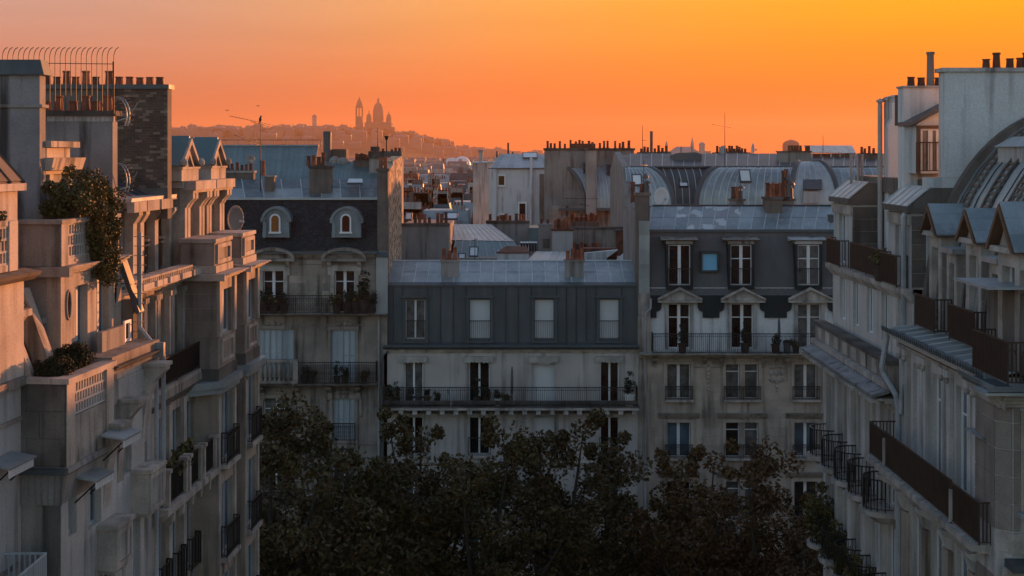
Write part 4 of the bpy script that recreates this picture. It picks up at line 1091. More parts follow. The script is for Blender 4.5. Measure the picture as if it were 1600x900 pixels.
for yy in (43.0, 41.15, 39.2):     # ribs of stepped tiles climbing the roof: every tread is a part
    lad = MB().tube([(x - 0.06, yy - 0.29, z + 0.05) for x, z in P], 0.04, 5).tube([(x - 0.06, yy + 0.29, z + 0.05) for x, z in P], 0.04, 5).build('roof_ladder', M_brown, B5)
    for k in range(40):
        x, z = curve_r((k + 0.5) / 40); x2, z2 = curve_r((k + 0.95) / 40); n = Vector((-(z2 - z), 0, x2 - x)).normalized() * 0.07
        q = MB(); q.hexa([(x, yy - 0.26, z), (x, yy + 0.26, z), (x + n.x, yy + 0.26, z + n.z), (x + n.x, yy - 0.26, z + n.z), (x2, yy - 0.26, z2), (x2, yy + 0.26, z2), (x2 + n.x * .6, yy + 0.26, z2 + n.z * .6), (x2 + n.x * .6, yy - 0.26, z2 + n.z * .6)])
        q.build("tread", M_tread, lad)
# stone dormers with zinc gables facing the street
def dormer(u0, u1, d, zb, ze, zr, back=3.2):
    c = (u0 + u1) / 2
    o = MB(FR).box(u0, u0 + 0.3, d - 1.0, d, zb, ze).box(u1 - 0.3, u1, d - 1.0, d, zb, ze).box(u0 + 0.3, u1 - 0.3, d - 1.0, d - 0.003, ze - 0.35, ze).build('dormer', M_trim, B5)
    MB(FR).box(u0 + 0.004, u0 + 0.2, d - back, d - 1.002, zb, ze).box(u1 - 0.2, u1 - 0.004, d - back, d - 1.002, zb, ze).build('dormer_cheek', M_zincd, o)
    for k in range(int((ze - zb) / 0.62)):
        MB(FR).box(u0 - 0.022, u0 - 0.001, d - 0.99, d - 0.03, zb + k * 0.62 + 0.01, zb + k * 0.62 + 0.605).build('stone_block', M_block, o)  # browner stone on the camera side only: its shade is put into the colour
    window(B5, FR, u0 + 0.3, u1 - 0.3, zb, ze - 0.35, d - 0.2, M_glassb, M_paint, 1, 0.72)
    MB(FR).box(u0 - 0.16, u1 + 0.16, d - 0.9, d + 0.2, ze + 0.002, ze + 0.14).build('dormer_cornice', M_trim, o)
    MB(FR).prism_d([(u0 + 0.05, ze + 0.142), (u1 - 0.05, ze + 0.142), (c, zr - 0.16)], d - 0.9, d - 0.02).build('gable', M_trim, o)
    q = MB(FR)
    for s in (-1, 1):
        e = u0 - 0.26 if s < 0 else u1 + 0.26
        q.prism_d([(e, ze + 0.03), (c, zr), (c, zr - 0.15), (e - s * 0.16, ze + 0.03)], d - 0.5, d + 0.26)
    q.build('bargeboard', M_wood, o)
    for s in (-1, 1):
        e = u0 - 0.3 if s < 0 else u1 + 0.3
        for k in range(3):
            a, b = k / 3, (k + 1) / 3
            pa = Vector((e, 0, ze + 0.06)).lerp(Vector((c, 0, zr + 0.03)), a); pb = Vector((e, 0, ze + 0.06)).lerp(Vector((c, 0, zr + 0.03)), b)
            MB(FR).ext([(pa.x, d + 0.22, pa.z), (pb.x, d + 0.22, pb.z), (pb.x, d + 0.22, pb.z + 0.035), (pa.x, d + 0.22, pa.z + 0.045)], [(pa.x, d - back, pa.z), (pb.x, d - back, pb.z), (pb.x, d - back, pb.z + 0.035), (pa.x, d - back, pa.z + 0.045)]).build('zinc_sheet', M_zinc, o)
    return o
dormer(42.6, 43.85, -0.66, zg + 0.2, 27.5, 28.42, 1.9)
dormer(39.0, 40.3, -0.66, zg + 0.2, 27.5, 28.42, 1.9)
dormer(34.5, 36.0, -0.1, zg + 0.2, 27.55, 28.75, 2.8)
for a in (41.0, 37.3):
    o = MB(FR).box(a, a + 0.24, -1.6, -0.62, zg + 0.2, 27.1).box(a + 0.7, a + 0.94, -1.6, -0.62, zg + 0.2, 27.1).box(a + 0.24, a + 0.7, -1.6, -0.623, 26.8, 27.1).build('small_dormer', M_trim, B5)
    MB(FR).box(a - 0.15, a + 1.1, -1.8, -0.45, 27.103, 27.25).build('dormer_lid', M_zincl, o)
    MB(FR).poly([(a + .24, -0.75, zg + .25), (a + .7, -0.75, zg + .25), (a + .7, -0.75, 26.8), (a + .24, -0.75, 26.8)]).build('pane', M_glassb, o)
lumps(B5, Frame((XR + 0.1, 34.68, 0), (1, 0, 0), (0, -1, 0)), [(0.5, 27.6, .28, .3), (0.9, 27.4, .2, .25), (0.15, 27.4, .18, .22), (0.5, 27.05, .3, .14)], 0.0, M_trim)
MB(FR).box(34.2, 36.9, -0.35, 0.75, 26.72, 26.78).build('awning', M_zincl, B5, label='thin pale awning edge')
for a in (0.0,):
    MB(FR).box(33.9, 36.9, -2.2, -0.12, zg + 0.15, 26.6).build('dormer_wall', M_brown, B5)
P = [(curve_r(k / 8)[0] + 0.06, curve_r(k / 8)[1] - 0.04) for k in range(9)]
MB().ext([(x, Y0 + .1, z) for x, z in [(12.6, 0.1), (12.6, 24.4)] + P + [(21, P[-1][1]), (21, 0.1)]], [(x, Y1, z) for x, z in [(12.6, 0.1), (12.6, 24.4)] + P + [(21, P[-1][1]), (21, 0.1)]]).build('roof', M_zincd, B5)
# upper cupola edge peeping in beyond the roof
MB().box(14.55, 16.4, 40.6, 42.6, 29.3, 30.2).build('roof_lantern', M_plaster, B5)
MB().frustum(14.45, 16.5, 40.5, 42.7, 30.202, 30.5, 0.4, 0.5).build('lantern_roof', M_zincl, B5)
q = MB(FR).tube([(44.15, 0.2, 0.2), (44.15, 0.2, zf + 1.3), (44.15, 0.28, zf + 1.9), (44.6, 0.55, zf + 2.5), (44.6, 0.6, zf + 2.7), (44.6, 0.4, zf + 3.9)], 0.09, 8).tube([(44.0, 0.17, zf + 1.35), (44.0, 0.16, zf + 1.8), (43.85, 0.14, zf + 2.3), (43.85, 0.12, zg - 0.4)], 0.07, 8)
q.build('downpipe', M_pipe, B5)

# ---------------- the next building, with the two zinc-roofed bays and the row of small curved balconies
B6 = thing('bay_building', 'grey building with twin zinc-topped bays and a column of small curved balconies', 'building', (XR, 50, 0), 'stone buildings lining the side street')
N2 = 55.5
zl = 22.5
rowz = [(18.55, 21.65), (15.2, 18.0), (11.85, 14.6), (8.5, 11.2), (5.1, 7.8)]
us = [(45.5, 46.55), (47.55, 48.6), (49.6, 50.65), (51.65, 52.7), (53.7, 54.75)]
ho = [(a, b, z0, z1) for a, b in us for z0, z1 in rowz]
MB(FR).wall(N1 + 0.02, N2, 0, zl, -0.1, ho, 0.34).build('wall', M_pale, B6)
for h in ho: window(B6, FR, h[0], h[1], h[2], h[3], -0.22, M_glassb, M_paint, 1)
for a in [44.85] + [(us[k][1] + us[k + 1][0]) / 2 for k in range(4)] + [55.15]:
    for z0, z1 in ((18.4, 21.9), (15.0, 18.1), (11.6, 14.9)): MB(FR).box(a - 0.24, a + 0.24, -0.098, 0.08, z0, z1).build('pilaster', M_cool, B6)
for k, (a, b) in enumerate(us):
    c = (a + b) / 2; r = 0.74
    for j, (z0, z1) in enumerate(rowz[:3]):
        n = 10; arc = [(c - r * math.cos(math.pi * i / n), -0.1 + 0.92 * math.sin(math.pi * i / n) ** 0.7) for i in range(n + 1)]
        big = [(c - (r + .1) * math.cos(math.pi * i / n), -0.1 + 1.05 * math.sin(math.pi * i / n) ** 0.7) for i in range(n + 1)]
        sm = [(c - (r - .15) * math.cos(math.pi * i / n), -0.1 + 0.6 * math.sin(math.pi * i / n) ** 0.7) for i in range(n + 1)]
        MB(FR).prism_z(big, z0 - 0.16, z0).ext([(u, d, z0 - 0.42) for u, d in sm], [(u, d, z0 - 0.163) for u, d in arc]).build('balcony_slab', M_trim, B6)
        railing(B6, FR, arc, z0 + 0.01, 1.0, 0.14, M_iron, 0.012)
cornice(B6, FR, N1, N2, -0.1, 22.34, 0.4, 0.9, M_trim)
for k in range(7):     # stone-edged zinc slabs on the ledge, one by one
    a, b = N1 + 0.05 + k * 1.58, N1 + 0.05 + (k + 1) * 1.58
    MB(FR).hexa([(a, 0.4, 22.5), (b - 0.06, 0.4, 22.5), (b - 0.06, 0.92, 22.36), (a, 0.92, 22.36), (a, 0.4, 22.62), (b - 0.06, 0.4, 22.62), (b - 0.06, 0.94, 22.45), (a, 0.94, 22.45)]).build('ledge_slab', M_stain, B6)
q = MB(FR)
for k in range(40): q.box(N1 + 0.1 + k * 0.276, N1 + 0.22 + k * 0.276, 0.7, 1.0, 22.2, 22.3)
q.build('dentil', M_trim, B6, kind='stuff')
MB(FR).box(N1 + 0.03, N2 + 0.1, 0.05, 0.34, 22.5, 23.36).build('parapet', M_stone2, B6)
MB(FR).box(N1 + 0.02, N2 + 0.15, -0.02, 0.42, 23.363, 23.5).build('parapet_coping', M_soot, B6)
MB(FR).box(N1 + 0.02, N2 + 0.12, 0.341, 0.52, 22.62, 22.8).build('parapet_base', M_trim, B6)
for k in range(8): MB(FR).box(N1 + 0.5 + k * 1.36, N1 + 1.15 + k * 1.36, 0.342, 0.37, 22.85, 23.3).build('parapet_panel', M_trim, B6)
# attic storey behind the parapet
aw = [(45.3, 46.2), (47.3, 48.2), (49.3, 50.2), (51.3, 52.2), (53.4, 54.3)]
ah = [(a, b, 23.7, 25.3) for a, b in aw]
MB(FR).wall(N1 + 0.02, N2, zl, 25.75, -0.32, ah, 0.3).build('attic_wall', M_pale, B6)
for h in ah: window(B6, FR, h[0], h[1], h[2], h[3], -0.42, M_glassb, M_paint, 1)
cornice(B6, FR, N1 + 0.02, N2 + 0.05, -0.32, 25.6, 0.3, 0.28, M_trim)
MB(FR).box(N1 + 0.02, N2, -1.9, -0.02, 25.603, 25.76).build('balcony_slab', M_trim, B6)
# recessed top storey with its two bays
MB(FR).wall(N1 + 0.02, N2, 25.76, 28.6, -1.75, [(48.2, 49.3, 25.8, 27.9), (50.1, 51.2, 25.8, 27.9)], 0.3).build('recessed_wall', M_brown, B6)
for a, b in ((48.2, 49.3), (50.1, 51.2)): window(B6, FR, a, b, 25.8, 27.9, -1.9, M_glassb, M_paint, 1)
for a, b in ((44.5, 47.05), (52.15, 55.15)):
    w0, w1 = a + (b - a) * .32, a + (b - a) * .7
    MB(FR).wall(a, b, 25.765, 28.15, -0.28, [(w0, w1, 25.85, 27.7)], 1.4).build('bay', M_plaster, B6)
    MB(FR).box(a - 0.05, b + 0.05, -0.278, -0.2, 27.75, 28.1).build('bay_frieze', M_trim, B6)
    window(B6, FR, w0, w1, 25.85, 27.7, -0.40, M_glassb, M_paint, 1)
    MB(FR).box(a - 0.12, b + 0.12, -1.75, -0.1, 28.152, 28.32).build('bay_cornice', M_brown, B6)
    def fz_(s, t, a=a, b=b): return (XR + 0.12 + 0.75 * t, a - 0.12 + (b - a + 0.24) * s, 28.33 + 0.62 * t)
    sheets(B6, fz_, 4, 1, 1, 0.02, M_zincl, M_seam)
    MB(FR).prism_u([(-0.14, 28.32), (-0.88, 28.93), (-1.75, 28.93), (-1.75, 28.32)], a - 0.11, b + 0.11).build('bay_roof', M_brown, B6)
    railing(B6, FR, [(w0 - 0.5, -0.25), (w0 - 0.5, 0.08), (w1 + 0.5, 0.08), (w1 + 0.5, -0.25)], 25.77, 1.0, 0.1, M_rust, 0.015)
    z = 25.8; j = 0
    while z < 28.0:
        for p_, q_ in ((-1.7, -1.0), (-1.0, -0.3)) if j % 2 else ((-1.7, -1.3), (-1.3, -0.3)):
            MB(FR).box(a - 0.018, a - 0.001, p_ + 0.008, q_ - 0.008, z + 0.008, z + 0.44).build('stone_block', M_brown, B6)  # brown cover paints in the shade of the side turned to the camera
        z += 0.45; j += 1
railing(B6, FR, [(47.3, -0.15), (49.6, -0.15), (51.9, -0.15)], 25.77, 1.0, 0.1, M_rust, 0.016, flat=1.35)
MB(FR).box(N1 + 0.02, N2, -3.2, -1.2, 28.61, 29.15).build('attic_coping', M_brown, B6)
MB().box(XR + 2.1, 21, N1 + 0.03, N2 - 0.03, 0.1, 28.6).build('light_blocking_core', M_plaster, B6)  # solid core added behind the walls to block light
MB().box(XR + 0.72, XR + 2.09, N1 + 0.03, N2 - 0.03, 0.1, 25.7).build('light_blocking_core', M_plaster, B6)
MB(FR).tube([(44.75, -0.12, 22.8), (44.75, -0.12, 28.0), (44.75, -0.2, 28.15)], 0.09, 8).build('downpipe', M_pipe, B6)
# tall party wall between the two buildings, with its pots
MB().box(12.95, 22, N1 - 0.0, N1 + 0.5, 22.0, 29.25).build('party_wall', M_white, B6)
tw = MB().box(13.5, 22, N1 - 0.015, N1 + 0.6, 29.253, 32.55).build('party_wall', M_white, B6)
MB().box(13.4, 22, N1 - 0.1, N1 + 0.7, 32.553, 32.68).build('party_wall_coping', M_plaster, tw)
for px, h in ((1541, .3), (1557, .5), (1578, .32), (1594, .34), (1604, .5)): pot(tw, PX(px, N1 + .3), N1 + .3, 32.67, h, 1.25, 1)
Yb = 47.0
bw_ = MB().box(PX(1412, Yb), PX(1490, Yb), Yb, Yb + 0.7, 25.0, PZ(137, Yb)).build('chimney', M_white, B6)
MB().box(PX(1410, Yb), PX(1492, Yb), Yb - 0.08, Yb + 0.78, PZ(137, Yb) + 0.002, PZ(134, Yb)).build('chimney_cap', M_plaster, bw_)
for px, h in ((1424, .32), (1440, .3), (1467, .3)): pot(bw_, PX(px, Yb + .3), Yb + .35, PZ(134.5, Yb), h, 1.3, 1)
MB().lathe(PX(1454.5, Yb + .3), Yb + .35, [(.13, PZ(134, Yb)), (.11, PZ(84, Yb)), (.14, PZ(84, Yb)), (.14, PZ(80, Yb))], 10).build('flue', M_party, bw_)
# shed dormer with three lights
Yd = 46.0
xa, xb = PX(1433, Yd), PX(1482, Yd)
za = PZ(271, Yd)
o = MB().ext([(xa, Yd + .1, za), (xb, Yd + .1, za), (xb, Yd + .1, PZ(166, Yd)), (xa, Yd + .1, PZ(194, Yd))], [(xa, Yd + 1.5, za), (xb, Yd + 1.5, za), (xb, Yd + 1.5, PZ(166, Yd)), (xa, Yd + 1.5, PZ(194, Yd))]).build('shed_dormer', M_white, B6)
MB().hexa([(xa - .2, Yd - .05, PZ(196, Yd)), (xb, Yd - .05, PZ(168, Yd)), (xb, Yd + 1.6, PZ(168, Yd)), (xa - .2, Yd + 1.6, PZ(196, Yd)), (xa - .2, Yd - .05, PZ(190, Yd)), (xb, Yd - .05, PZ(160, Yd)), (xb, Yd + 1.6, PZ(160, Yd)), (xa - .2, Yd + 1.6, PZ(190, Yd))]).build('dormer_roof', M_zincd, o)
FD = Frame((0, Yd, 0), (1, 0, 0), (0, -1, 0))
MB(FD).box(xa, xb, -0.098, 0.03, PZ(201, Yd), PZ(196, Yd)).box(xa, xa + .1, -0.098, 0.03, za, PZ(201, Yd)).build('dormer_frame', M_wood, o)
window(o, FD, xa + .12, xb - .02, za, PZ(201, Yd), -0.02, M_glassc, M_paint, 2, None, 0.06, 0.14)
railing(B6, FD, [(xa - .05, 0.1), (xb, 0.1)], PZ(270, Yd), .98, .11, M_rust, 0.013)
# pale flue pipes and their stepped breast
for px, yy, top, r in ((1375, 51.5, 160, .085), (1385.5, 51.5, 157, .1)):
    x = PX(px, yy); z = PZ(top, yy)
    MB().lathe(x, yy, [(r, 24), (r, z - .15), (r * .9, z - .15), (r * .9, z), (r * 1.6, z), (r * 1.7, z + .06), (r * .3, z + .14)], 10).build('flue', M_plaster, B6)
yy = 51.0
MB().ext([(x, yy, z) for x, z in [(PX(1388, yy), 25)] + [(PX(a, yy), PZ(b, yy)) for a, b in ((1388, 198), (1394, 185), (1394, 160), (1411, 160), (1411, 275))] + [(PX(1411, yy), 25)]], [(x, yy + 0.6, z) for x, z in [(PX(1388, yy), 25)] + [(PX(a, yy), PZ(b, yy)) for a, b in ((1388, 198), (1394, 185), (1394, 160), (1411, 160), (1411, 275))] + [(PX(1411, yy), 25)]]).build('chimney', M_white, B6)
MB().lathe(PX(1402, yy), yy + .3, [(.2, PZ(160, yy)), (.2, PZ(152, yy)), (.26, PZ(152, yy)), (.26, PZ(150, yy)), (.1, PZ(148, yy))], 10).build('flue', M_plaster, B6)
MB().box(PX(1404, 49.5), PX(1412, 49.5), 49.5, 50.0, PZ(196, 49.5), PZ(148, 49.5)).build('chimney', M_brown, B6)
for px in (1330, 1341, 1347):
    MB().lathe(PX(px, 54.2), 54.2, [(.055, 28.6), (.055, PZ(243, 54.2)), (.075, PZ(243, 54.2)), (.07, PZ(241, 54.2))], 8).build('vent_pipe', M_plaster, B6)

# plants on the balconies of these buildings
potted('bushy shrub behind the iron rail between the twin zinc bays', XR + 0.05, 47.25, 25.77, 1.35, 2, 'shrubs on the side-street balconies')
big = leafmesh('foliage', M_ivy, ball_clumps(26, .42, .5, 1.0, .3, 7, 1.1), 60, .075, 9)
for k, (u, z, s, lab) in enumerate(((54.2, 15.25, 1.05, 'tall dense shrub filling the far curved balcony above the avenue'), (52.2, 14.9, .8, 'slim shrub on the curved balcony next to the densest one'), (50.1, 14.6, .75, 'loose shrub spilling over the middle curved balcony'), (48.0, 14.75, .82, 'leafy shrub on a lower curved balcony close to the long balcony'), (46.2, 14.5, .7, 'low shrub on the nearest lower curved balcony'))):
    t = thing('balcony_shrub', lab, 'shrub', (XR - 0.45, u, z), 'shrubs on the side-street balconies')
    inst('pot', TUB, t, (XR - 0.45, u, z), 0, (1.2, 1.2, 1.0)); inst('foliage', big, t, (XR - 0.45, u, z - 0.1), k * 1.7, (s, s, s))

# ------------------------------------------------------------------ left-hand buildings
FL = Frame((-8.99, 50.3, 0), (0.054, 1, 0), (1, -0.054, 0))       # far one: the plane of its bays
FN = Frame((-9.88, 36.0, 0), (0.09, 1, 0), (1, -0.09, 0))         # near one: the plane of its upper wall


def lattice(parent, fr, u0, u1, z0, z1, d, cw=0.105, rows=3, m=None, t=0.07, b=0.035):
    """A pierced stone screen of upright slots, staggered from row to row."""
    q = MB(fr); h = (z1 - z0) / rows
    for j in range(rows + 1): q.box(u0, u1, d - t, d, z0 + j * h - b / 2, z0 + j * h + b / 2)
    for j in range(rows):
        u = u0 + (cw / 2 if j % 2 else 0)
        while u < u1:
            q.box(u - b / 2, u + b / 2, d - t + 0.004, d - 0.004, z0 + j * h + b / 2, z0 + (j + 1) * h - b / 2); u += cw
    q.build('lattice', m or M_trim, parent)


def panel(parent, fr, u0, u1, z0, z1, d, w=0.1, t=0.06, m=None, name='panel'):
    MB(fr).box(u0, u0 + w, d, d + t, z0, z1).box(u1 - w, u1, d, d + t, z0, z1).box(u0 + w, u1 - w, d, d + t - .004, z1 - w, z1).box(u0 + w, u1 - w, d, d + t - .004, z0, z0 + w).build(name, m or M_trim, parent)


B8 = thing('bay_building', 'sunlit stone building with two gabled attic bays and stacked bay windows at the avenue corner', 'building', (-10, 46, 0), 'stone buildings lining the side street')
b1, b2 = (FL.u_of(340), FL.u_of(367)), (FL.u_of(382), FL.u_of(403))
uw = FL.u_of(210, -0.7) - 1.2
rz = [(20.1, 22.34), (17.12, 19.46), (14.15, 16.5), (11.2, 13.5), (8.2, 10.5), (5.2, 7.5)]
for k, (a, b) in enumerate((b1, b2)):
    w0, w1 = (a + .52, b - .28) if k == 0 else (a + 0.3, b - 0.35)
    hs = [(w0, w1, z0, z1) for z0, z1 in rz]
    MB(FL).wall(a, b, 0, 22.45, 0, hs, 0.9).build('bay', M_ashlar, B8)
    for j, h in enumerate(hs):
        window(B8, FL, h[0], h[1], h[2], h[3], -0.12, M_glassb, M_shut, 1)
        MB(FL).box(h[0] - .14, h[1] + .14, 0.002, 0.24, h[2] - .14, h[2] - .002).build('sill', M_trim, B8)
        railing(B8, FL, [(h[0] - .08, .02), (h[0] - .08, .2), (h[1] + .08, .2), (h[1] + .08, .02)], h[2], 1.0, .105, M_iron, 0.012, orn=1)
    MB(FL).box(a - .02, a + .2, 0.002, 0.05, 1, 22.3).box(b - .2, b + .02, 0.002, 0.05, 1, 22.3).build('quoin', M_trim, B8)
    # rounded ledge under the upper bay
    q = MB(FL); P = [(a - 0.9, -0.7), (a - 0.25, 0.1), (a - .12, .22), (a + .1, .3), (b - .1, .3), (b + .1, .24), (b + .22, .05), (b + .3, -0.7)]
    q.prism_z(P, 22.62, 22.84)
    q.prism_z([(u, d - .1) for u, d in P], 22.45, 22.617)
    q.build('bay_ledge', M_zinc, B8)
    MB(FL).box(a - .06, b + .06, -1.14, 0.06, 22.842, 23.2).build('bay_plinth', M_soot, B8)
    MB(FL).box(a - .02, b + .02, -1.14, 0.02, 23.203, 24.2).build('bay_base', M_stone2, B8)
    w0, w1 = a + .45, b - .42
    MB(FL).wall(a, b, 24.2, 26.0, 0, [(w0, w1, 24.22, 25.65)], 0.6).build('bay', M_ashlar, B8)
    MB(FL).box(a + .004, a + .1, -1.15, -0.603, 24.2, 26.0).build('bay_cheek', M_ashlar, B8)
    z = 24.21
    for j in range(4):          # courses facing the camera, in darker stone that paints in this side's shade
        for p_, q_ in ((-1.13, -.5), (-.5, -.02)) if j % 2 else ((-1.13, -.75), (-.75, -.02)):
            MB(FL).box(a - .014, a + .003, p_ + .008, q_ - .008, z + .008, z + .44).build('stone_block', M_stone2, B8)
        z += .45
    window(B8, FL, w0, w1, 24.22, 25.65, -0.13, M_glassb, M_shut, 1)
    panel(B8, FL, a + .35, b - .35, 23.35, 24.1, 0.021, .1, .05)
    MB(FL).box(a + .02, a + .3, 0.002, 0.07, 24.21, 25.98).box(b - .3, b - .02, 0.002, 0.07, 24.21, 25.98).build('pilaster', M_trim, B8)
    cornice(B8, FL, a - .1, b + .25, 0, 26.22, .24, .42, M_trim)
    MB(FL).box(a - .3, a - .102, -1.2, .3, 26.0, 26.22).build('cornice', M_trim, B8)
    # parapet with a framed panel
    MB(FL).box(a + .02, b - .02, -1.2, -0.05, 26.223, 26.45).build('parapet_base', M_cream, B8)
    MB(FL).box(a + .08, b - .08, -1.2, -0.12, 26.453, 27.17).build('parapet', M_stone2, B8)
    panel(B8, FL, a + .25, b - .25, 26.5, 27.12, -0.118, .13, .07, M_trim)
    MB(FL).box(a + .02, b - .02, -1.25, -.06, 27.173, 27.3).build('parapet_coping', M_trim, B8)
# recessed wall with its long balcony
lo = [(FL.u_of(p, -.7), FL.u_of(q, -.7)) for p, q in ((243, 258), (268.5, 281), (291, 303))]
hs = [(a, b, z0, z1) for a, b in lo for z0, z1 in rz]
MB(FL).wall(uw, b1[0], 0, 23.0, -0.7, hs, 0.35).build('wall', M_ashlar, B8)
for j, h in enumerate(hs):
    window(B8, FL, h[0], h[1], h[2], h[3], -0.82, M_glassb, M_shut, 1)
    if h[2] < 20: railing(B8, FL, [(h[0] - .06, -.66), (h[0] - .06, -.5), (h[1] + .06, -.5), (h[1] + .06, -.66)], h[2], 1.0, .105, M_iron, .012)
MB(FL).wall(b1[1], b2[0], 0, 26.0, -0.9, (), 0.3).build('wall', M_stone2, B8)
for a in (lo[0][1] + .1, lo[1][1] + .1): MB(FL).box(a, a + .3, -.698, -.6, 15, 22.6).build('pilaster', M_trim, B8)
MB(FL).box(uw, b1[0] - .05, -1.2, -.48, 22.9, 23.12).build('balcony_slab', M_stone2, B8)
cornice(B8, FL, uw + 1.2, b1[0] - .9, -.7, 22.897, .3, .25, M_soot)
MB(FL).box(uw + .9, b1[0] - .1, -.64, -.5, 23.123, 23.24).build('balcony_kerb', M_trim, B8)
ua, ub = FL.u_of(237, -.6), b1[0] - .03
railing(B8, FL, [(ua, -.58), ((ua + ub) / 2, -.58), (ub, -.58)], 23.24, .82, .09, M_iron, .013)
MB(FL).box(ua + .02, ub - .01, -.615, -.595, 23.3, 24.03).build('privacy_cloth', mat('black_mesh_cloth', (.022, .02, .019), None, 2, .9), B8)
MB(FL).box(ua - .06, ua, -.66, -.56, 23.6, 24.1).build('notice_plate', M_paint, B8)
up = [(FL.u_of(p, -1.15), FL.u_of(q, -1.15)) for p, q in ((222, 233), (243, 256), (265, 277))]
hs = [(a, b, 23.15, 25.6) for a, b in up]
MB(FL).wall(uw, b1[0], 23.0, 26.0, -1.15, hs, .35).build('wall', M_ashlar, B8)
for h in hs: window(B8, FL, h[0], h[1], h[2], h[3], -1.28, M_glassb, M_shut, 1)
for a, b in [(h[0] - .3, h[0] - .04) for h in hs] + [(hs[-1][1] + .06, hs[-1][1] + .32)] + [(h[1] + .05, h[1] + .2) for h in hs[:2]]:
    MB(FL).box(a, b, -1.148, -.98, 23.13, 25.7).box(a - .04, b + .04, -1.148, -.93, 25.703, 25.85).build('pilaster', M_trim, B8)
cornice(B8, FL, uw + .6, b1[0] - .35, -1.15, 26.22, .28, .5, M_trim)
for k in range(5):
    a = uw + 1.4 + k * 1.25
    MB(FL).box(a, a + .95, -1.0, -.5, 26.223, 26.4).build('cornice_block', M_cream, B8)
q = MB(FL)
for k in range(34): q.box(uw + .8 + k * .18, uw + .88 + k * .18, -.7, -.58, 26.402, 26.5)
q.box(uw + .8, b1[0] - .8, -1.0, -.56, 26.503, 26.56)
q.build('dentil', M_trim, B8, kind='stuff')
# balcony with stone balusters, second storey of the recess
zb = 20.12
ua, ub = FL.u_of(259, -.1), b1[0] - .02
MB(FL).box(ua - .25, ub, -.7, .05, zb - .2, zb - .002).prism_u([(-.69, zb - .202), (0.0, zb - .202), (-.1, zb - .36), (-.4, zb - .5), (-.69, zb - .8)], ua - .1, ub).build('balcony_slab', M_trim, B8)
for k in range(5): MB(FL).prism_u([(-.1, zb - .2), (.03, zb - .2), (.0, zb - .5), (-.12, zb - .62)], ua + .4 + k * .95, ua + .55 + k * .95).build('pendant', M_trim, B8)
for k, u in enumerate((ua, ua + (ub - ua) * .33, ua + (ub - ua) * .4, ua + (ub - ua) * .64, ua + (ub - ua) * .71, ub - .2)):
    MB(FL).box(u, u + .16, -.18, .0, zb, zb + .94).box(u - .04, u + .2, -.22, .04, zb + .943, zb + 1.05).build('balcony_pier', M_trim, B8)
railing(B8, FL, [(ua + .1, -.66), (ua + .1, -.09), ((ua + ub) / 2, -.09), (ub, -.09)], zb, .96, .12, M_iron, .02)
# colonnade attic
d0 = -1.6
c0, c1_ = FL.u_of(196, d0), FL.u_of(258, d0)
wins = [(FL.u_of(p, d0 - .2), FL.u_of(q, d0 - .2)) for p, q in ((206, 217), (227, 240), (250, 262))]
MB(FL).wall(c0, c1_ + .2, 26.25, 28.3, d0 - .25, [(a, b, 26.35, 28.1) for a, b in wins], .3).build('attic_wall', M_stone2, B8)
for a, b in wins:
    window(B8, FL, a, b, 26.35, 28.1, d0 - .5, M_glassb, M_shut, 1)
    railing(B8, FL, [(a + .01, d0 - .2), (b - .01, d0 - .2)], 26.4, .9, .1, M_wood, .013)
    MB(FL).box(a + .01, b - .01, d0 - .3, d0 - .1, 27.32, 27.4).box(a + .01, b - .01, d0 - .28, d0 - .12, 27.18, 27.24).build('rail_bar', M_trim, B8)
for px in (207, 218.5, 241, 263.5):
    u = FL.u_of(px, d0); MB(FL).box(u, u + .34, d0 - .24, d0 + .02, 26.42, 27.95).box(u - .05, u + .39, d0 - .24, d0 + .06, 26.25, 26.418).prism_u([(d0 - .24, 27.953), (d0 + .04, 27.953), (d0 + .2, 28.2), (d0 + .2, 28.3), (d0 - .24, 28.3)], u, u + .34).build('column', M_trim, B8)
cornice(B8, FL, c0, c1_ + .3, d0 - .2, 28.6, .28, .5, M_trim)
for px in (209, 230, 252): u = FL.u_of(px, d0 + .4); MB(FL).box(u, u + 1.15, d0 + .2, d0 + .42, 28.32, 28.62).build('cornice_block', M_trim, B8)
MB(FL).prism_u([(d0 + .3, 28.603), (d0 + .32, 28.72), (-1.9, 28.74), (-2.0, 28.603)], c0 - .4, c1_ + .2).build('gutter', M_zincl, B8)
def colroof(s, t): return FL.at(c0 - 1.6 + (c1_ + 0.9 - c0 + 1.6) * (1 - s), -1.75 - 1.9 * t, 28.66 + 1.0 * t)
sheets(B8, colroof, 9, 1, 1, .02, M_zincd, M_seamd)
# gabled pavilion
dp = -1.3
p0, p1 = FL.u_of(285, dp), FL.u_of(352, dp)
wq = [(p0 + .75, p0 + 1.65, 26.6, 28.2), (p0 + 3.35, p0 + 4.25, 26.6, 28.2)]
MB(FL).wall(p0, p1, 26.25, 28.75, dp - .12, wq, .3).build('pavilion_wall', M_ashlar, B8)
for h in wq: window(B8, FL, h[0], h[1], h[2], h[3], dp - .36, M_glass, M_paint, 1)
MB(FL).box(p0 + .02, p1 - .02, -5, dp - .45, 26, 28.9).build('light_blocking_core', M_ashlar, B8)  # filler box added inside the pavilion to keep light out
for u in (p0 + .02, p0 + .38, p0 + 1.72, p0 + 2.08, p0 + 2.62, p0 + 2.98, p0 + 4.32, p0 + 4.68):
    MB(FL).box(u, u + .26, dp - .118, dp + .08, 26.5, 28.25).prism_u([(dp - .118, 28.253), (dp + .1, 28.253), (dp + .2, 28.42), (dp + .34, 28.55), (dp + .34, 28.74), (dp - .118, 28.74)], u, u + .26).build('pilaster', M_trim, B8)
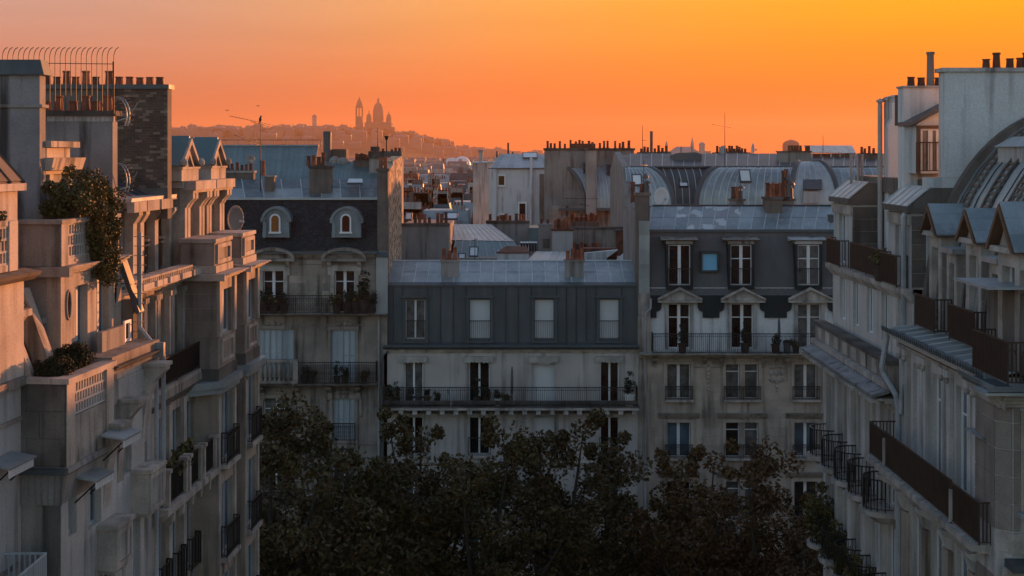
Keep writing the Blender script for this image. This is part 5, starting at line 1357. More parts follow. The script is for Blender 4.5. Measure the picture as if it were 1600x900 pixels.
for u in (p0 - .02, p0 + 2.58): MB(FL).box(u, u + 2.45, dp - .12, dp + .36, 28.743, 28.82).box(u - .06, u + 2.4, dp - .12, dp + .46, 28.823, 29.12).build('cornice', M_trim, B8)
MB(FL).box(p0 - .3, p1, -5, dp + .1, 28.9, 29.1).build('eave', M_trim, B8)
MB(FL).box(p0 - .02, p0 + 2.42, dp - 1.2, dp + .06, 26.223, 26.49).box(p0 + 2.6, p0 + 5.0, dp - 1.2, dp + .06, 26.223, 26.49).build('pavilion_plinth', M_trim, B8)
MB(FL).box(p0 - .22, p0 - .003, -4.5, dp - .1, 28.2, 28.9).build('frieze', M_stone2, B8)
for a in (FL.u_of(278, dp), FL.u_of(324.5, dp)):
    b = a + 1.95; c = (a + b) / 2; zr_ = 30.45
    o = MB(FL).box(a, b, -4, dp + .12, 29.123, 29.5).box(a - .05, b + .05, -4, dp + .17, 29.503, 29.57).build('gable_plinth', M_trim, B8)
    MB(FL).prism_d([(a + .1, 29.573), (b - .1, 29.573), (c, zr_ - .08)], -4, dp).build('gable', M_cream, o)
    q = MB(FL)
    for s in (-1, 1):
        e = a if s < 0 else b
        q.prism_d([(e, 29.575), (e - s * .0, 29.7), (c, zr_ + .06), (c, zr_ - .14)], dp + .003, dp + .18)
        e2 = a + .42 if s < 0 else b - .42
        q.prism_d([(e2, 29.575), (e2 - s * .12, 29.575), (c, zr_ - .5), (c, zr_ - .32)], dp + .003, dp + .1)
    q.build('gable_moulding', M_trim, o)
    for s in (-1, 1):
        e = a - .12 if s < 0 else b + .12
        for k in range(4):
            ya, yb_ = dp + .1 - k * .85, dp + .1 - (k + 1) * .85 + .02
            MB(FL).hexa([(e, ya, 29.58), (c, ya, zr_ + .07), (c, yb_, zr_ + .07), (e, yb_, 29.58), (e, ya, 29.63), (c, ya, zr_ + .13), (c, yb_, zr_ + .13), (e, yb_, 29.63)]).build('zinc_sheet', M_copper, o)
        MB(FL).lathe(a - .02 if s < 0 else b + .02, dp + .2, [(.02, 29.58), (.11, 29.64), (.12, 29.75), (.05, 29.85)], 8).build('acroterion', M_trim, o)
MB(FL).box(uw, b2[1] - .05, -6, -1.6, 0.1, 26.2).build('light_blocking_core', M_plaster, B8)  # inner box added to stop light passing through the thin walls
for a, b in (b1, b2): MB(FL).box(a + .02, b - .02, -1.6, -.95, .1, 22.6).build('light_blocking_core', M_plaster, B8)
MB(FL).box(b2[1] - .3, b2[1] - .04, -6, -.9, 0.1, 26.2).build('end_wall', M_ashlar, B8)

# the near building
B7 = thing('terraced_building', 'pale stepped building with pierced terrace parapets and tall chimneys, catching the last sun', 'building', (-10, 32, 0), 'stone buildings lining the side street')
dl = 0.85
lw = [(-5.42, -4.97, 21.76, 22.6), (-4.32, -3.55, 21.62, 23.3), (-2.25, -1.62, 22.34, 24.1), (-1.5, -1.0, 18.4, 21.15), (-3.5, -2.7, 18.4, 20.4), (-5.3, -4.8, 18.6, 20.3), (-1.5, -.9, 15, 17.6), (-3.6, -2.6, 15, 17.6), (-5.2, -4.4, 15, 17.6)]
MB(FN).wall(-5.83, -.2, 0, 24.9, dl, lw, .4).build('wall', M_plaster, B7)
for h in lw: window(B7, FN, h[0], h[1], h[2], h[3], dl - .14, M_glassb, M_shut, 0 if h[1] - h[0] < .55 else 1)
q = MB(FN)
for h in lw[1:3]: q.prism_d(arch(h[0], h[1], h[3] - .02, h[3] + .3, .28)[:], dl - .28, dl - .2)
MB(FN).box(-5.828, -.25, -4, dl - .42, .1, 24.85).build('light_blocking_core', M_plaster, B7)  # box added behind the lower wall as a light block
MB(FN).wall(-5.83, -5.829, 0.1, 23.2, dl, (), 7).build('end_wall', M_party, B7)
for z in (22.85, 21.0): pass
MB(FN).box(-3.1, .0, -.2, dl + .12, 24.9, 25.08).build('terrace_slab', M_stone2, B7)
cornice(B7, FN, -3.1, .05, dl, 25.08, .2, .25, M_soot)
MB(FN).box(-3.15, .1, .2, dl + .1, 25.083, 25.3).build('terrace_kerb', M_stone2, B7)
MB(FN).box(-3.0, -.25, dl + .002, dl + .03, 24.15, 24.7).build('frieze', M_plaster, B7)
# terrace box in front
pu0, pu1, pz0, pz1 = -5.85, -3.17, 23.36, 25.12
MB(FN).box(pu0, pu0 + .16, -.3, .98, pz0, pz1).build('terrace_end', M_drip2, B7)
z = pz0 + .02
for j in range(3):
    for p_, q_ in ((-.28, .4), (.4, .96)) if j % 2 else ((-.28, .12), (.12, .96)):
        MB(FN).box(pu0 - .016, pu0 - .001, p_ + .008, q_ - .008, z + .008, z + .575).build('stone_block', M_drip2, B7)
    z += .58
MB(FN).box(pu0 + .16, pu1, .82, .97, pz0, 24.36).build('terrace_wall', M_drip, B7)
for a in (pu0, pu1 - .42): MB(FN).box(a, a + .42, .80, 1.0, pz0 - .002, pz1).build('terrace_pier', M_cream, B7)
lattice(B7, FN, pu0 + .42, pu1 - .42, 24.4, 25.08, .95, .15, 3, M_cool, .09, .045)
MB(FN).box(pu0 - .06, pu1 + .05, .72, 1.06, pz1 + .002, 25.24).box(pu0 - .06, pu0 + .22, -.3, .717, pz1 + .002, 25.24).build('coping', M_trim, B7)
MB(FN).box(pu1 - .14, pu1, -.1, .8, pz0, pz1).build('terrace_end', M_cream, B7)
MB(FN).box(pu0 + .16, pu1 - .14, -.2, .82, pz0, 24.9).build('terrace_floor', M_soot, B7)
MB(FN).prism_u([(-.3, pz0 - .003), (1.02, pz0 - .003), (1.05, pz0 - .12), (.95, pz0 - .2), (dl + .01, pz0 - .8), (-.3, pz0 - .8)], pu0 - .05, pu1 + .3).build('coved_ledge', M_party, B7)
q = MB(FN)
for k in range(9): q.box(pu0 - .075, pu0 - .05, -.25 + k * .14, -.22 + k * .14, pz0 - .8, pz0 - .15)
q.build('rib', M_stain, B7, kind='stuff')
MB(FN).box(pu0 - .25, pu0 - .06, -1.2, 1.05, pz0 - .12, pz0 - .004).build('ledge', M_zincd, B7)
# curved stone corbels beside the arched windows
for a, zt, out in ((-3.42, 23.75, .42), (-2.55, 24.15, .5), (-.85, 24.75, .55)):
    pr = [(dl, zt - 1.9), (dl + .04, zt - 1.2), (dl + .12, zt - .75), (dl + .25, zt - .4), (dl + out, zt - .1), (dl + out, zt), (dl, zt)]
    MB(FN).prism_u(pr, a, a + .42).box(a - .05, a + .47, dl, dl + out + .05, zt + .002, zt + .09).build('corbel', M_trim, B7)
# window boxes
for a, b, z0, z1 in ((-3.79, -2.77, 20.56, 21.5), (-1.62, -.55, 21.3, 22.28), (-3.7, -2.6, 17.2, 18.1)):
    o = MB(FN).box(a, b, dl + .002, dl + .42, z0, z1).box(a - .06, b + .06, dl + .002, dl + .5, z1 + .002, z1 + .1).box(a + .1, b - .1, dl + .002, dl + .36, z0 - .1, z0 - .002).build('window_box', M_trim, B7)
    panel(o, FN, a + .02, b - .02, z0 + .03, z1 - .03, dl + .422, .12, .05)
    q = MB(FN)
    for k in range(12): q.box(a + .16 + k * (b - a - .32) / 12, a + .2 + k * (b - a - .32) / 12, dl + .422, dl + .45, z0 + .18, z1 - .16)
    q.build('slat', M_plaster, o, kind='stuff')
# small metal canopies with slatted fronts
for fr, a, b, d, z in ((FN, -5.2, -4.2, dl, 22.98), (FN, -4.1, -3.0, dl + .2, 23.66), (FN, -7.6, -6.35, 0.0, 23.75)):
    o = MB(fr).hexa([(a, d, z), (b, d, z), (b, d + .55, z - .08), (a, d + .55, z - .08), (a, d, z + .05), (b, d, z + .05), (b, d + .56, z - .04), (a, d + .56, z - .04)]).build('window_canopy', M_zincl, B7)
    q = MB(fr)
    for k in range(int((b - a) / .09)): q.box(a + .02 + k * .09, a + .065 + k * .09, d + .5, d + .53, z - .24, z - .085)
    q.build('slat', M_paint, o, kind='stuff')
    for u in (a + .08, b - .08): MB(fr).tube([(u, d + .5, z - .1), (u, d + .02, z - .55)], .018, 5).build('strut', M_iron, o)
# upper wall with two tall windows and two oval bull's-eyes
uh = [(-2.96, -2.23, 25.38, 26.92), (-1.67, -.88, 25.38, 26.95)]
MB(FN).wall(-3.8, -.02, 25.1, 27.22, 0, uh, .32).build('upper_wall', M_cream, B7)
for h in uh: window(B7, FN, h[0], h[1], h[2], h[3], -.13, M_glassb, M_shut, 1)
for u in (-3.38, -.48):
    P = [(u + .13 * math.cos(k * math.pi / 8), 26.53 + .33 * math.sin(k * math.pi / 8)) for k in range(16)]
    o = MB(FN).tube([(a, .01, b) for a, b in P + P[:1]], .03, 5).build('oval_window', M_cream, B7)
    MB(FN).prism_d(P, 0.002, .014).build('pane', M_glassw, o)
MB(FN).box(-3.795, -3.5, -3, -.003, 25.1, 27.22).box(-.3, -.03, -3, -.33, 25.1, 27.22).build('side_wall', M_party, B7)
MB(FN).box(-3.5, -.3, -3, -.4, 25, 28).build('light_blocking_core', M_party, B7)  # box added behind the upper wall as a light block
cornice(B7, FN, -3.95, .05, 0, 27.44, .22, .26, M_trim)
MB(FN).box(-4.05, -3.8, -1.3, .3, 27.22, 27.44).build('cornice', M_stone2, B7)
MB(FN).box(-2.4, -.9, .3, .42, 25.3, 25.78).build('low_parapet', M_party, B7)
# upper parapet with pierced panels
MB(FN).box(-3.8, -3.62, -1.0, -.0, 27.443, 28.4).build('parapet_end', M_stone2, B7)
for a, b in ((-3.8, -3.42), (-.62, -.24), (-2.2, -1.9)): MB(FN).box(a, b, -.16, .02, 27.443, 28.4).build('parapet_pier', M_cream, B7)
MB(FN).box(-3.42, -.62, -.14, -.01, 27.443, 27.6).build('parapet_base', M_cream, B7)
lattice(B7, FN, -3.42, -2.2, 27.62, 28.38, -.03, .155, 3, M_cool, .09, .05); lattice(B7, FN, -1.9, -.62, 27.62, 28.38, -.03, .155, 3, M_cool, .09, .05)
MB(FN).box(-3.86, -.2, -.22, .06, 28.402, 28.5).box(-3.86, -3.58, -1.0, -.223, 28.402, 28.5).build('coping', M_trim, B7)
MB(FN).box(-3.6, -.3, -3.2, -.16, 27.3, 27.44).build('terrace_floor', M_soot, B7)
# near block with its pavilion roof
MB(FN).box(-12, -5.74, -3, 0, 25.28, 27.3).build('near_wall', M_cream, B7)
MB(FN).box(-12, -5.86, -3, -.01, 0.1, 25.1).build('near_wall', M_plaster, B7)
MB(FN).box(-12, -5.86, -.3, .12, 25.103, 25.277).build('terrace_slab', M_stone2, B7)
for z in (24.35, 23.55, 21.3): MB(FN).box(-12, -5.9, -.009, .04, z, z + .09).build('string_course', M_stone2, B7)
MB(FN).prism_u([(-.05, 27.3), (.16, 27.32), (.3, 27.42), (.34, 27.5), (-.05, 27.56)], -12, -5.6).build('cornice', M_brown, B7)
MB(FN).box(-12, -6.45, -.12, .06, 27.562, 27.7).box(-6.6, -6.2, -.14, .08, 27.562, 28.6).box(-12, -6.6, -.12, .06, 28.5, 28.62).build('parapet', M_cream, B7)
lattice(B7, FN, -9, -6.6, 27.72, 28.48, .04, .155, 3, M_cool, .09, .05)
MB(FN).box(-12, -5.28, -4, -.35, 27.3, 29.2).build('pavilion', M_cream, B7)
MB(FN).box(-12.2, -5.15, -4.2, -.2, 29.203, 29.36).build('eave', M_cream, B7)
ap = [(-12.2, -4.2), (-5.2, -4.2), (-5.2, -.25), (-12.2, -.25)]
def hipf(s, t): a = Vector(FN.at(-5.2 - 6.0 * s, -.25, 29.36)); b = Vector(FN.at(-7.4 - 3.0 * s, -2.4, 32.1)); return tuple(a.lerp(b, t) + Vector((0, 0, .25 * math.sin(t * math.pi))))
def hipe(s, t): a = Vector(FN.at(-5.2, -.25 - 3.95 * s, 29.36)); b = Vector(FN.at(-7.4, -2.4 - .05 * s, 32.1)); return tuple(a.lerp(b, t) + Vector((0, 0, .25 * math.sin(t * math.pi))))
Mroof = mat('brown_sheet_roof', (.16, .12, .10), (.10, .075, .065), .8, .6, metal=.2, streak=.4)
sheets(B7, hipf, 9, 1, 5, .02, Mroof, Mroof); sheets(B7, hipe, 7, 1, 5, .02, Mroof, Mroof)
# the gap between: raking stone piers under a steep zinc roof
MB(FN).box(-5.7, -3.8, -3, -1.0, 25, 27.4).build('gap_wall', M_party, B7)
for u, w, top in ((-5.6, .2, 26.9), (-4.55, .34, 27.0)):
    MB(FN).hexa([(u, -.25, 25.2), (u + w, -.25, 25.2), (u + w, .12, 25.2), (u, .12, 25.2), (u, -.95, top), (u + w, -.95, top), (u + w, -.55, top), (u, -.55, top)]).build('raking_pier', M_cream, B7)
MB(FN).hexa([(-5.0, -1.0, 27.35), (-4.1, -1.0, 27.35), (-4.1, -.5, 26.6), (-5.0, -.5, 26.6), (-5.0, -1.0, 27.42), (-4.1, -1.0, 27.42), (-4.1, -.45, 26.64), (-5.0, -.45, 26.64)]).build('steep_roof', M_zincd, B7)
MB(FN).box(-5.65, -4.75, -.9, -.25, 26.45, 26.6).prism_u([(-.9, 26.2), (-.5, 26.2), (-.3, 26.44), (-.9, 26.44)], -5.55, -4.85).build('stone_canopy', M_cream, B7)
for k in range(2): MB(FN).box(-4.05 + .0, -3.85, -.85 + k * .3, -.6 + k * .3, 26.6 - k * .42, 26.72 - k * .42).build('stone_step', M_party, B7)
# chimneys, one after the other along the ridge
Y = 33.4
o = MB().box(-13.5, PX(62, Y), Y, Y + .42, 26.5, PZ(117, Y)).build('chimney', M_stain, B7)
MB().frustum(-13.5, PX(71, Y), Y - .1, Y + .6, PZ(117, Y) + .002, PZ(93, Y), .12, .1).build('chimney_cap', M_zincd, o)
MB().box(-13.5, PX(63.5, Y) + .05, Y - .05, Y + .45, PZ(168, Y), PZ(163, Y)).build('chimney_band', M_party, o)
MB().box(PX(48, Y), PX(76, Y), Y - .1, Y + .55, PZ(342, Y), PZ(325, Y)).build('chimney_foot', M_party, o)
Y = 37.5
o = MB().box(-13.2, PX(176, Y), Y, Y + .46, 26.5, PZ(190, Y)).build('chimney', M_stain, B7)
BK = MB().box(-.055, .055, -.02, .12, 0, .15).mesh('brick', M_plaster)
for k in range(15): inst('brick', BK, o, (PX(76.5 + k * 7, Y), Y, PZ(190, Y) + .003))
MB().box(-13.2, PX(175, Y), Y + .02, Y + .44, PZ(190, Y) + .001, PZ(181, Y)).build('chimney_neck', M_soot, o)
MB().box(-13.25, PX(182, Y), Y - .09, Y + .55, PZ(181, Y) + .002, PZ(173, Y)).build('chimney_cap', M_soot, o)
for px, h in ((72, .28), (91, .42), (113.5, .27), (133, .42), (149.5, .27), (168, .42)): pot(o, PX(px, Y + .2), Y + .23, PZ(173.5, Y), h, 1.3, 0)
Y = 43.6
o = MB().box(PX(40, Y), PX(262, Y), Y, Y + .5, 28.0, PZ(139, Y)).build('chimney', M_mortar, B8)
MB().box(PX(40, Y), PX(265, Y), Y - .1, Y + .62, PZ(139, Y) + .002, PZ(132, Y)).build('chimney_cap', M_zincd, o)
for px, h in ((74, .45), (90, .27), (105, .45), (119, .27), (135, .45), (150, .27), (171, .45), (187, .27), (203, .27), (219, .25), (234.5, .26), (250, .26)): pot(o, PX(px, Y + .3), Y + .26, PZ(133, Y), h, 1.25, 0 if px > 80 and px % 2 else 1)
BR = [MB().box(-.107, .107, -.022, .03, .004, .076).mesh('brick', m_) for m_ in (M_brick, mat('dark_brick', (.11, .08, .065), (.075, .055, .045), 3, .92), mat('pale_brick', (.27, .19, .145), (.2, .14, .11), 3, .92))]
zz_ = PZ(139, Y) - .085; j = 0; n = 0
while n < 292:
    x = PX(262, Y) - .11 - (.11 if j % 2 else 0)
    for k in range(8):
        inst('brick', BR[R.choice((0, 0, 0, 1, 1, 2))], o, (x - k * .222, Y - R.uniform(-.004, .006), zz_ - j * .082)); n += 1
    j += 1
q = MB()
for a in range(40):
    for k in range(8): pass
# anti-climbing fence of curved rods on top
q = MB(); Yf = 37.2
for k in range(24):
    x = PX(4 + k * 8.2, Yf) if k < 23 else PX(178, Yf)
    if 4 + k * 8.2 > 176 and k < 23: continue
    t = PZ(74, Yf); b = PZ(174, Yf) if k < 22 else PZ(178, Yf)
    q.tube([(x, Yf, b), (x, Yf, t - .22), (x + .02, Yf, t - .12), (x + .06, Yf, t - .04), (x + .13, Yf, t)], .012, 4)
q.tube([(PX(0, Yf), Yf, PZ(98, Yf)), (PX(177, Yf), Yf, PZ(100, Yf))], .013, 4)
q.tube([(PX(177, Yf), Yf, PZ(178, Yf)), (PX(177, Yf), Yf, PZ(96, Yf))], .022, 5)
tag(q.build('spiked_fence', M_rust), 'thin fence of curved iron rods standing above the chimney pots', 'fence')
for zc_, s in ((PZ(175, 40), 1), (PZ(278, 40), 1)):      # spiked hoops guarding the side of the chimney
    q = MB(); P = []
    for k in range(9):
        a = -.6 + 2.1 * k / 8; P.append((PX(186, 40) + .30 * math.cos(a), 40.0, zc_ - .1 + .52 * math.sin(a)))
    q.tube(P, .018, 6); q.tube([(x - .08, y, z) for x, y, z in P], .018, 6)
    for p in P: q.tube([(p[0] - .22, p[1], p[2]), (p[0] + .13, p[1], p[2] + .05)], .009, 3)
    q.tube([(PX(183, 38), 38.0, zc_ - .3), (PX(178, 38) + .35, 38.2, zc_ - .2), (PX(183, 38) + .5, 38.2, zc_ + .2)], .02, 4)
    q.build('spiked_hoop', M_steel, B7)
# lit lodge between the chimneys
x1_ = -11.15
MB().box(-12.6, x1_ - .1, 33.95, 36.0, 27.4, 29.55).build('lodge_wall', M_party, B7)
for y in (34.25, 35.7): MB().box(x1_ - .099, x1_ + .02, y, y + .28, 27.4, 29.5).build('lodge_post', M_cream, B7)
MB().box(-12.7, x1_ + .06, 33.85, 36.1, 29.502, 29.6).frustum(-12.8, x1_ + .2, 33.8, 36.25, 29.602, 29.9, -.08, -.05).build('lodge_cornice', M_cream, B7)
MB().box(-12.6, x1_ + .04, 33.95, 35.75, 29.903, 30.15).build('lodge_attic', M_cream, B7)
MB().box(-12.8, x1_ + .2, 33.8, 36.05, 30.153, 30.3).build('lodge_coping', M_cream, B7)
# rainwater pipes with spiked collars where the two buildings meet
q = MB(FN)
u = .05
q.tube([(u, .45, 28.0), (u, .45, 25.6), (u - .05, .8, 25.2), (u + .05, 1.05, 24.9), (u + .05, 1.05, 21.5)], .06, 8)
q.tube([(-.12, .95, 25.1), (-.12, .95, 0.2)], .055, 8)
for k in range(11):
    z = 27.9 - k * .24; q.tube([(u - .16, .5, z), (u + .16, .5, z)], .012, 3); q.tube([(u, .3, z), (u, .62, z)], .012, 3)
q.build('downpipe', M_pipe, B7)
MB(FN).box(-.18, -.05, .8, 1.15, 24.9, 25.25).build('rainwater_head', M_pipe, B7)
MB(FN).hexa([(-.1, .05, 27.3), (.25, .05, 27.3), (.25, .5, 26.0), (-.1, .5, 26.0), (-.1, -.1, 27.35), (.25, -.1, 27.35), (.25, .4, 25.95), (-.1, .4, 25.95)]).build('valley_flashing', M_zincd, B7)
MB(FN).box(.0, .3, -.6, .3, 25.3, 26.3).build('stub_chimney', M_brown, B7)
panel(B7, FN, -.75, -.3, 25.32, 25.85, .31, .07, .05, M_paint, 'vent_frame')
# iron balcony at the foot of the picture
zb = PZ(868, 29.2) - 1.0
FX = Frame((0, 0, 0), (1, 0, 0), (0, -1, 0))
MB().box(-13, -9.55, 26.4, 29.7, zb - .2, zb).build('balcony_slab', M_party, B7)
railing(B7, FX, [(-13, -29.35), (-9.62, -29.35), (-9.62, -27.9), (-9.62, -26.4), (-13, -26.4)], zb, 1.0, .11, M_shut, .02, flat=1.2)

# plants on the terraces of the near building
def bush(name, label, cat, fr, u, d, z, me, s=1.0, group=None):
    p = fr.at(u, d, z); t = thing(name, label, cat, p, group)
    inst('stem', STEM, t, p, 0, (s, s, s)); inst('foliage', me, t, p, R.uniform(0, 6), (s, s, s)); return t
STEM = MB().tube([(0, 0, 0), (.03, .02, .35), (0, 0, .6)], [.03, .025, .015], 6).mesh('stem', M_bark)
BOX = leafmesh('foliage', M_green, ball_clumps(60, .42, .38, .24, .11, 17, .36), 170, .024, 4)
bush('box_shrub', 'clipped dark box shrub at the near end of the pierced terrace box', 'shrub', FN, -5.25, .42, 24.95, BOX, 1.05, 'clipped shrubs in the terrace box')
bush('box_shrub', 'clipped dark box shrub close to the raking stone pier', 'shrub', FN, -4.1, .32, 25.0, BOX, 1.15, 'clipped shrubs in the terrace box')
r = random.Random(4); cl = []
for k in range(96):      # mound on top and a long fall of foliage over the parapet
    t = r.random(); a = r.uniform(-1, 1)
    if k < 44: cl.append((r.uniform(-.8, .2), a * 1.5, .35 + .95 * (1 - a * a) * r.random(), r.uniform(.18, .32)))
    else: cl.append((.12 + .16 * r.random(), .25 + a * (.85 - .5 * t), .5 - 1.75 * t, r.uniform(.15, .28)))
FALL = leafmesh('foliage', M_ivy, cl, 240, .045, 6)
p = FN.at(-1.85, .0, 28.25)
t = thing('trailing_bush', 'big flowering bush spilling over the pierced parapet of the upper terrace', 'bush', p)
inst('foliage', FALL, t, p); inst('blossom', leafmesh('blossom', M_flower, [(c[0], c[1], c[2] + .1, .12) for c in cl[:30:2]], 2, .035, 8), t, p)
MB().box(p[0] - .9, p[0] - .15, p[1] - 1.0, p[1] + .9, 27.45, 28.9).build('trough', M_wood, t)
SPRIG = leafmesh('foliage', M_ivy, ball_clumps(14, .3, .4, .5, .13, 9, .3), 30, .05, 3)
bush('terrace_plant', 'sparse leafy plant behind the nearest pierced parapet, cut by the picture edge', 'plant', FN, -6.9, -.2, 28.35, SPRIG, 1.0)
for k, uu in enumerate((-9.3, -8.3, -7.2)):
    q = FL.at(uu, -.42, 20.12); potted(('reddish potted plant on the stone-piered balcony, closest to us', 'middle potted plant on the stone-piered balcony', 'potted plant on the stone-piered balcony beside the bay')[k], q[0], q[1], q[2], 1.5, 2, 'plants on the stone-piered balcony')
# dish on a mast behind the gabled pavilion
def dish(label, x, y, z, r, tilt, m, zfoot, group='satellite dishes'):
    t = thing('satellite_dish', label, 'satellite dish', (x, y, zfoot), group)
    ca = math.cos(tilt); sa = math.sin(tilt)
    q = MB(); n = 18; rings = []
    for lv, (k, o) in enumerate(((0.02, 0.0), (.35, .02), (.7, .08), (1.0, .17), (1.02, .16), (.7, .05), (.3, -.02))):
        rings.append([q.p(*(lambda a, b, c: (x + a * ca + c * sa, y + c * -ca + a * sa, z + b * 1.08))(r * k * math.cos(2 * math.pi * i / n), r * k * math.sin(2 * math.pi * i / n), o * r * 1.2)) for i in range(n)])
    for a, b in zip(rings[:-1], rings[1:]):
        for i in range(n): q.f.append([a[i], a[(i + 1) % n], b[(i + 1) % n], b[i]])
    q.build('reflector', m, t, smooth=True)
    e = (x + sa * r * 1.05, y - ca * r * 1.05, z - .1)
    MB().tube([(x, y, z - r * .95), e], .015, 5).build('arm', M_steel, t)
    MB().tube([e, (e[0] - sa * .18, e[1] + ca * .18, e[2] + .02)], [.05, .06], 8).build('receiver', M_shut, t)
    MB().tube([(x - sa * .06, y + ca * .06, z), (x - sa * .06, y + ca * .06, zfoot)], .028, 6).build('mast', M_steel, t)
dish('dark grey satellite dish behind the gabled attic bays', PX(365, 53.5), 53.5, PZ(342, 53.5), .47, 1.05, M_dish, 26.0)
MB(FL).box(b2[1] - .32, b2[1] + 3.8, -6, -1.0, 0.1, 26.0).build('rear_wing', M_ashlar, B8)

# ------------------------------------------------------------------ roofs behind the facing row
# unseen houses added along the row, their height set to shade the left-hand walls
for k, (xa, xb, zt) in enumerate(((21.85, 35.0, 27.1), (35.05, 50.0, 26.6))):
    t = thing('apartment_building', ('unseen plain apartment house with zinc roof, added past the balcony building to cast shade', 'unseen plain apartment house with zinc roof, added one further along the avenue to cast shade')[k], 'building', ((xa + xb) / 2, 78, 0), 'apartment houses across the avenue')
    hs = [(xa + 1.2 + i * 2.6, xa + 2.3 + i * 2.6, 1.2 + j * 3.3, 3.3 + j * 3.3) for i in range(5) for j in range(7)]
    MB(FF).wall(xa, xb, 0, zt - 2, 0, hs, .3).build('wall', M_ashlar, t)
    q = MB(FF)
    for h in hs: window(t, FF, *h, -.2, M_glass)
    P = ((78.5, .1), (78.5, zt - 1.9), (79.3, zt), (82, zt + 1.6), (88, zt + 1), (90, .1))
    MB().ext([(xa, y, z) for y, z in P], [(xb, y, z) for y, z in P]).build('roof', M_zincd, t)


def box_house(name, label, Y, dep, px0, px1, py, m, roofm=None, zb=2.0, cat='building', group=None, rise=0.0):
    """A plain rear house: walls up to py, then a flat or hipped metal roof."""
    xa, xb, zt = PX(px0, Y), PX(px1, Y), PZ(py, Y)
    t = thing(name, label, cat, ((xa + xb) / 2, Y, 0), group)
    MB().box(xa, xb, Y, Y + dep, zb, zt).build('wall', m, t)
    if roofm: MB().frustum(xa - .15, xb + .15, Y - .15, Y + dep, zt + .003, zt + .2 + rise, rise * .9 + .05, rise * 1.1 + .05).build('roof', roofm, t)
    return t


def hipm(xL0, xR0, xL1, xR1, Y0, inset, z0, z1):
    def f(s, t):
        a = t * math.pi / 2 * .93; o = 1 - math.cos(a)
        return ((xL0 + (xL1 - xL0) * o) * (1 - s) + (xR0 + (xR1 - xR0) * o) * s, Y0 + inset * o, z0 + (z1 - z0) * math.sin(a) / math.sin(math.pi / 2 * .93))
    return f


def hip_edge(parent, f, s, r, m):
    MB().tube([f(s, k / 10) for k in range(11)], r, 6).build('hip_roll', m, parent)


def skylight(parent, x, y, z, w, h, slope, glassm, framem=None):
    """A roof window lying on a slope (rise per metre back) with its pane as a sub-part."""
    n = math.atan(slope); c, s = math.cos(n), math.sin(n); q = MB()
    def P(a, b, o): return (x + a, y + b * c - o * s, z + b * s + o * c)
    for a0, a1, b0, b1 in ((0, .07, 0, h), (w - .07, w, 0, h), (.07, w - .07, 0, .07), (.07, w - .07, h - .07, h)):
        q.hexa([P(a0, b0, 0), P(a1, b0, 0), P(a1, b1, 0), P(a0, b1, 0), P(a0, b0, .12), P(a1, b0, .12), P(a1, b1, .12), P(a0, b1, .12)])
    o = q.build('skylight', framem or M_zincd, parent)
    MB().poly([P(.06, .06, .09), P(w - .06, .06, .09), P(w - .06, h - .06, .09), P(.06, h - .06, .09)]).build('pane', glassm, o)


# -------- green roofs behind the slate house
G = thing('rear_building', 'building with broad green metal roofs and a ridge guard rail, behind the slate-roofed house', 'building', (-16, 97, 0), 'roofs behind the facing row')
Y0, Y1 = 93.0, 101.0
MB().box(PX(300, Y0), PX(592, Y0), Y0 + .2, 112, 3, PZ(300, Y0)).build('wall', M_party, G)
sheets(G, quad((PX(300, Y0), Y0, PZ(300, Y0)), (PX(486, Y0), Y0, PZ(300, Y0)), (PX(497, Y1), Y1, PZ(229, Y1)), (PX(300, Y1), Y1, PZ(229, Y1))), 22, 1, 1, .02, M_copper, M_copper)
MB().tube([(PX(300, Y1), Y1, PZ(228, Y1)), (PX(498, Y1), Y1, PZ(228, Y1))], .1, 6).build('ridge_cap', M_zinc, G)
sheets(G, quad((PX(484, 92), 92, PZ(300, 92)), (PX(592, 92), 92, PZ(300, 92)), (PX(592, 97), 97, PZ(253, 97)), (PX(500, 97), 97, PZ(253, 97))), 16, 1, 1, .02, M_copper, M_copper)
railing(G, Frame((0, 0, 0), (1, 0, 0), (0, -1, 0)), [(PX(280 + k * 18.4, Y1), -Y1 - .1) for k in range(13)], PZ(228, Y1) - .1, .52, 3, M_rust, .012, name='guard_rail')
MB().box(PX(510, 98), PX(541, 98), 98, 99.5, 26, PZ(233, 98)).build('chimney', M_brown, G)
MB().lathe(PX(511.5, 97.5), 97.5, [(.27, 26), (.27, PZ(214, 97.5)), (.29, PZ(214, 97.5)), (.29, PZ(206, 97.5)), (.2, PZ(205, 97.5))], 14).build('vent_pipe', M_zincd, G)
MB().lathe(PX(523, 97), 97, [(.3, 27.5), (.38, PZ(250, 97)), (.3, PZ(247, 97)), (.1, PZ(244, 97))], 12).build('cowl', M_party, G)
MB().lathe(PX(536, 97), 97, [(.5, 27.5), (.5, PZ(252, 97)), (.3, PZ(247, 97)), (.05, PZ(246, 97))], 12).build('cowl', M_party, G)
Yk = 96.0
stack(G, PX(553, Yk), PX(579, Yk), Yk, Yk + .8, 26, PZ(253, Yk), M_brown, [(PX(v, Yk), R.uniform(.35, .5), .95, 1) for v in (556, 560, 564, 568, 572, 576)], .1, M_soot)
stack(G, PX(577, 95), PX(626, 95), 95, 97.5, 20, PZ(248, 95), M_party, [(PX(v, 95), R.uniform(.1, .25), 1.0, 1) for v in (584, 596, 610, 616, 622)], .5, M_soot)
MB().box(PX(578, 95), PX(592, 95), 95.4, 96, PZ(236, 95), PZ(229, 95)).build('roof_box', M_soot, G)
MB().tube([(PX(604, 95.5), 95.5, PZ(238, 95)), (PX(604, 95.5), 95.5, PZ(218, 95))], .05, 6).lathe(PX(604, 95.5), 95.5, [(.06, PZ(219, 95)), (.16, PZ(213, 95)), (.15, PZ(212, 95))], 8).build('vent_pipe', M_iron, G)

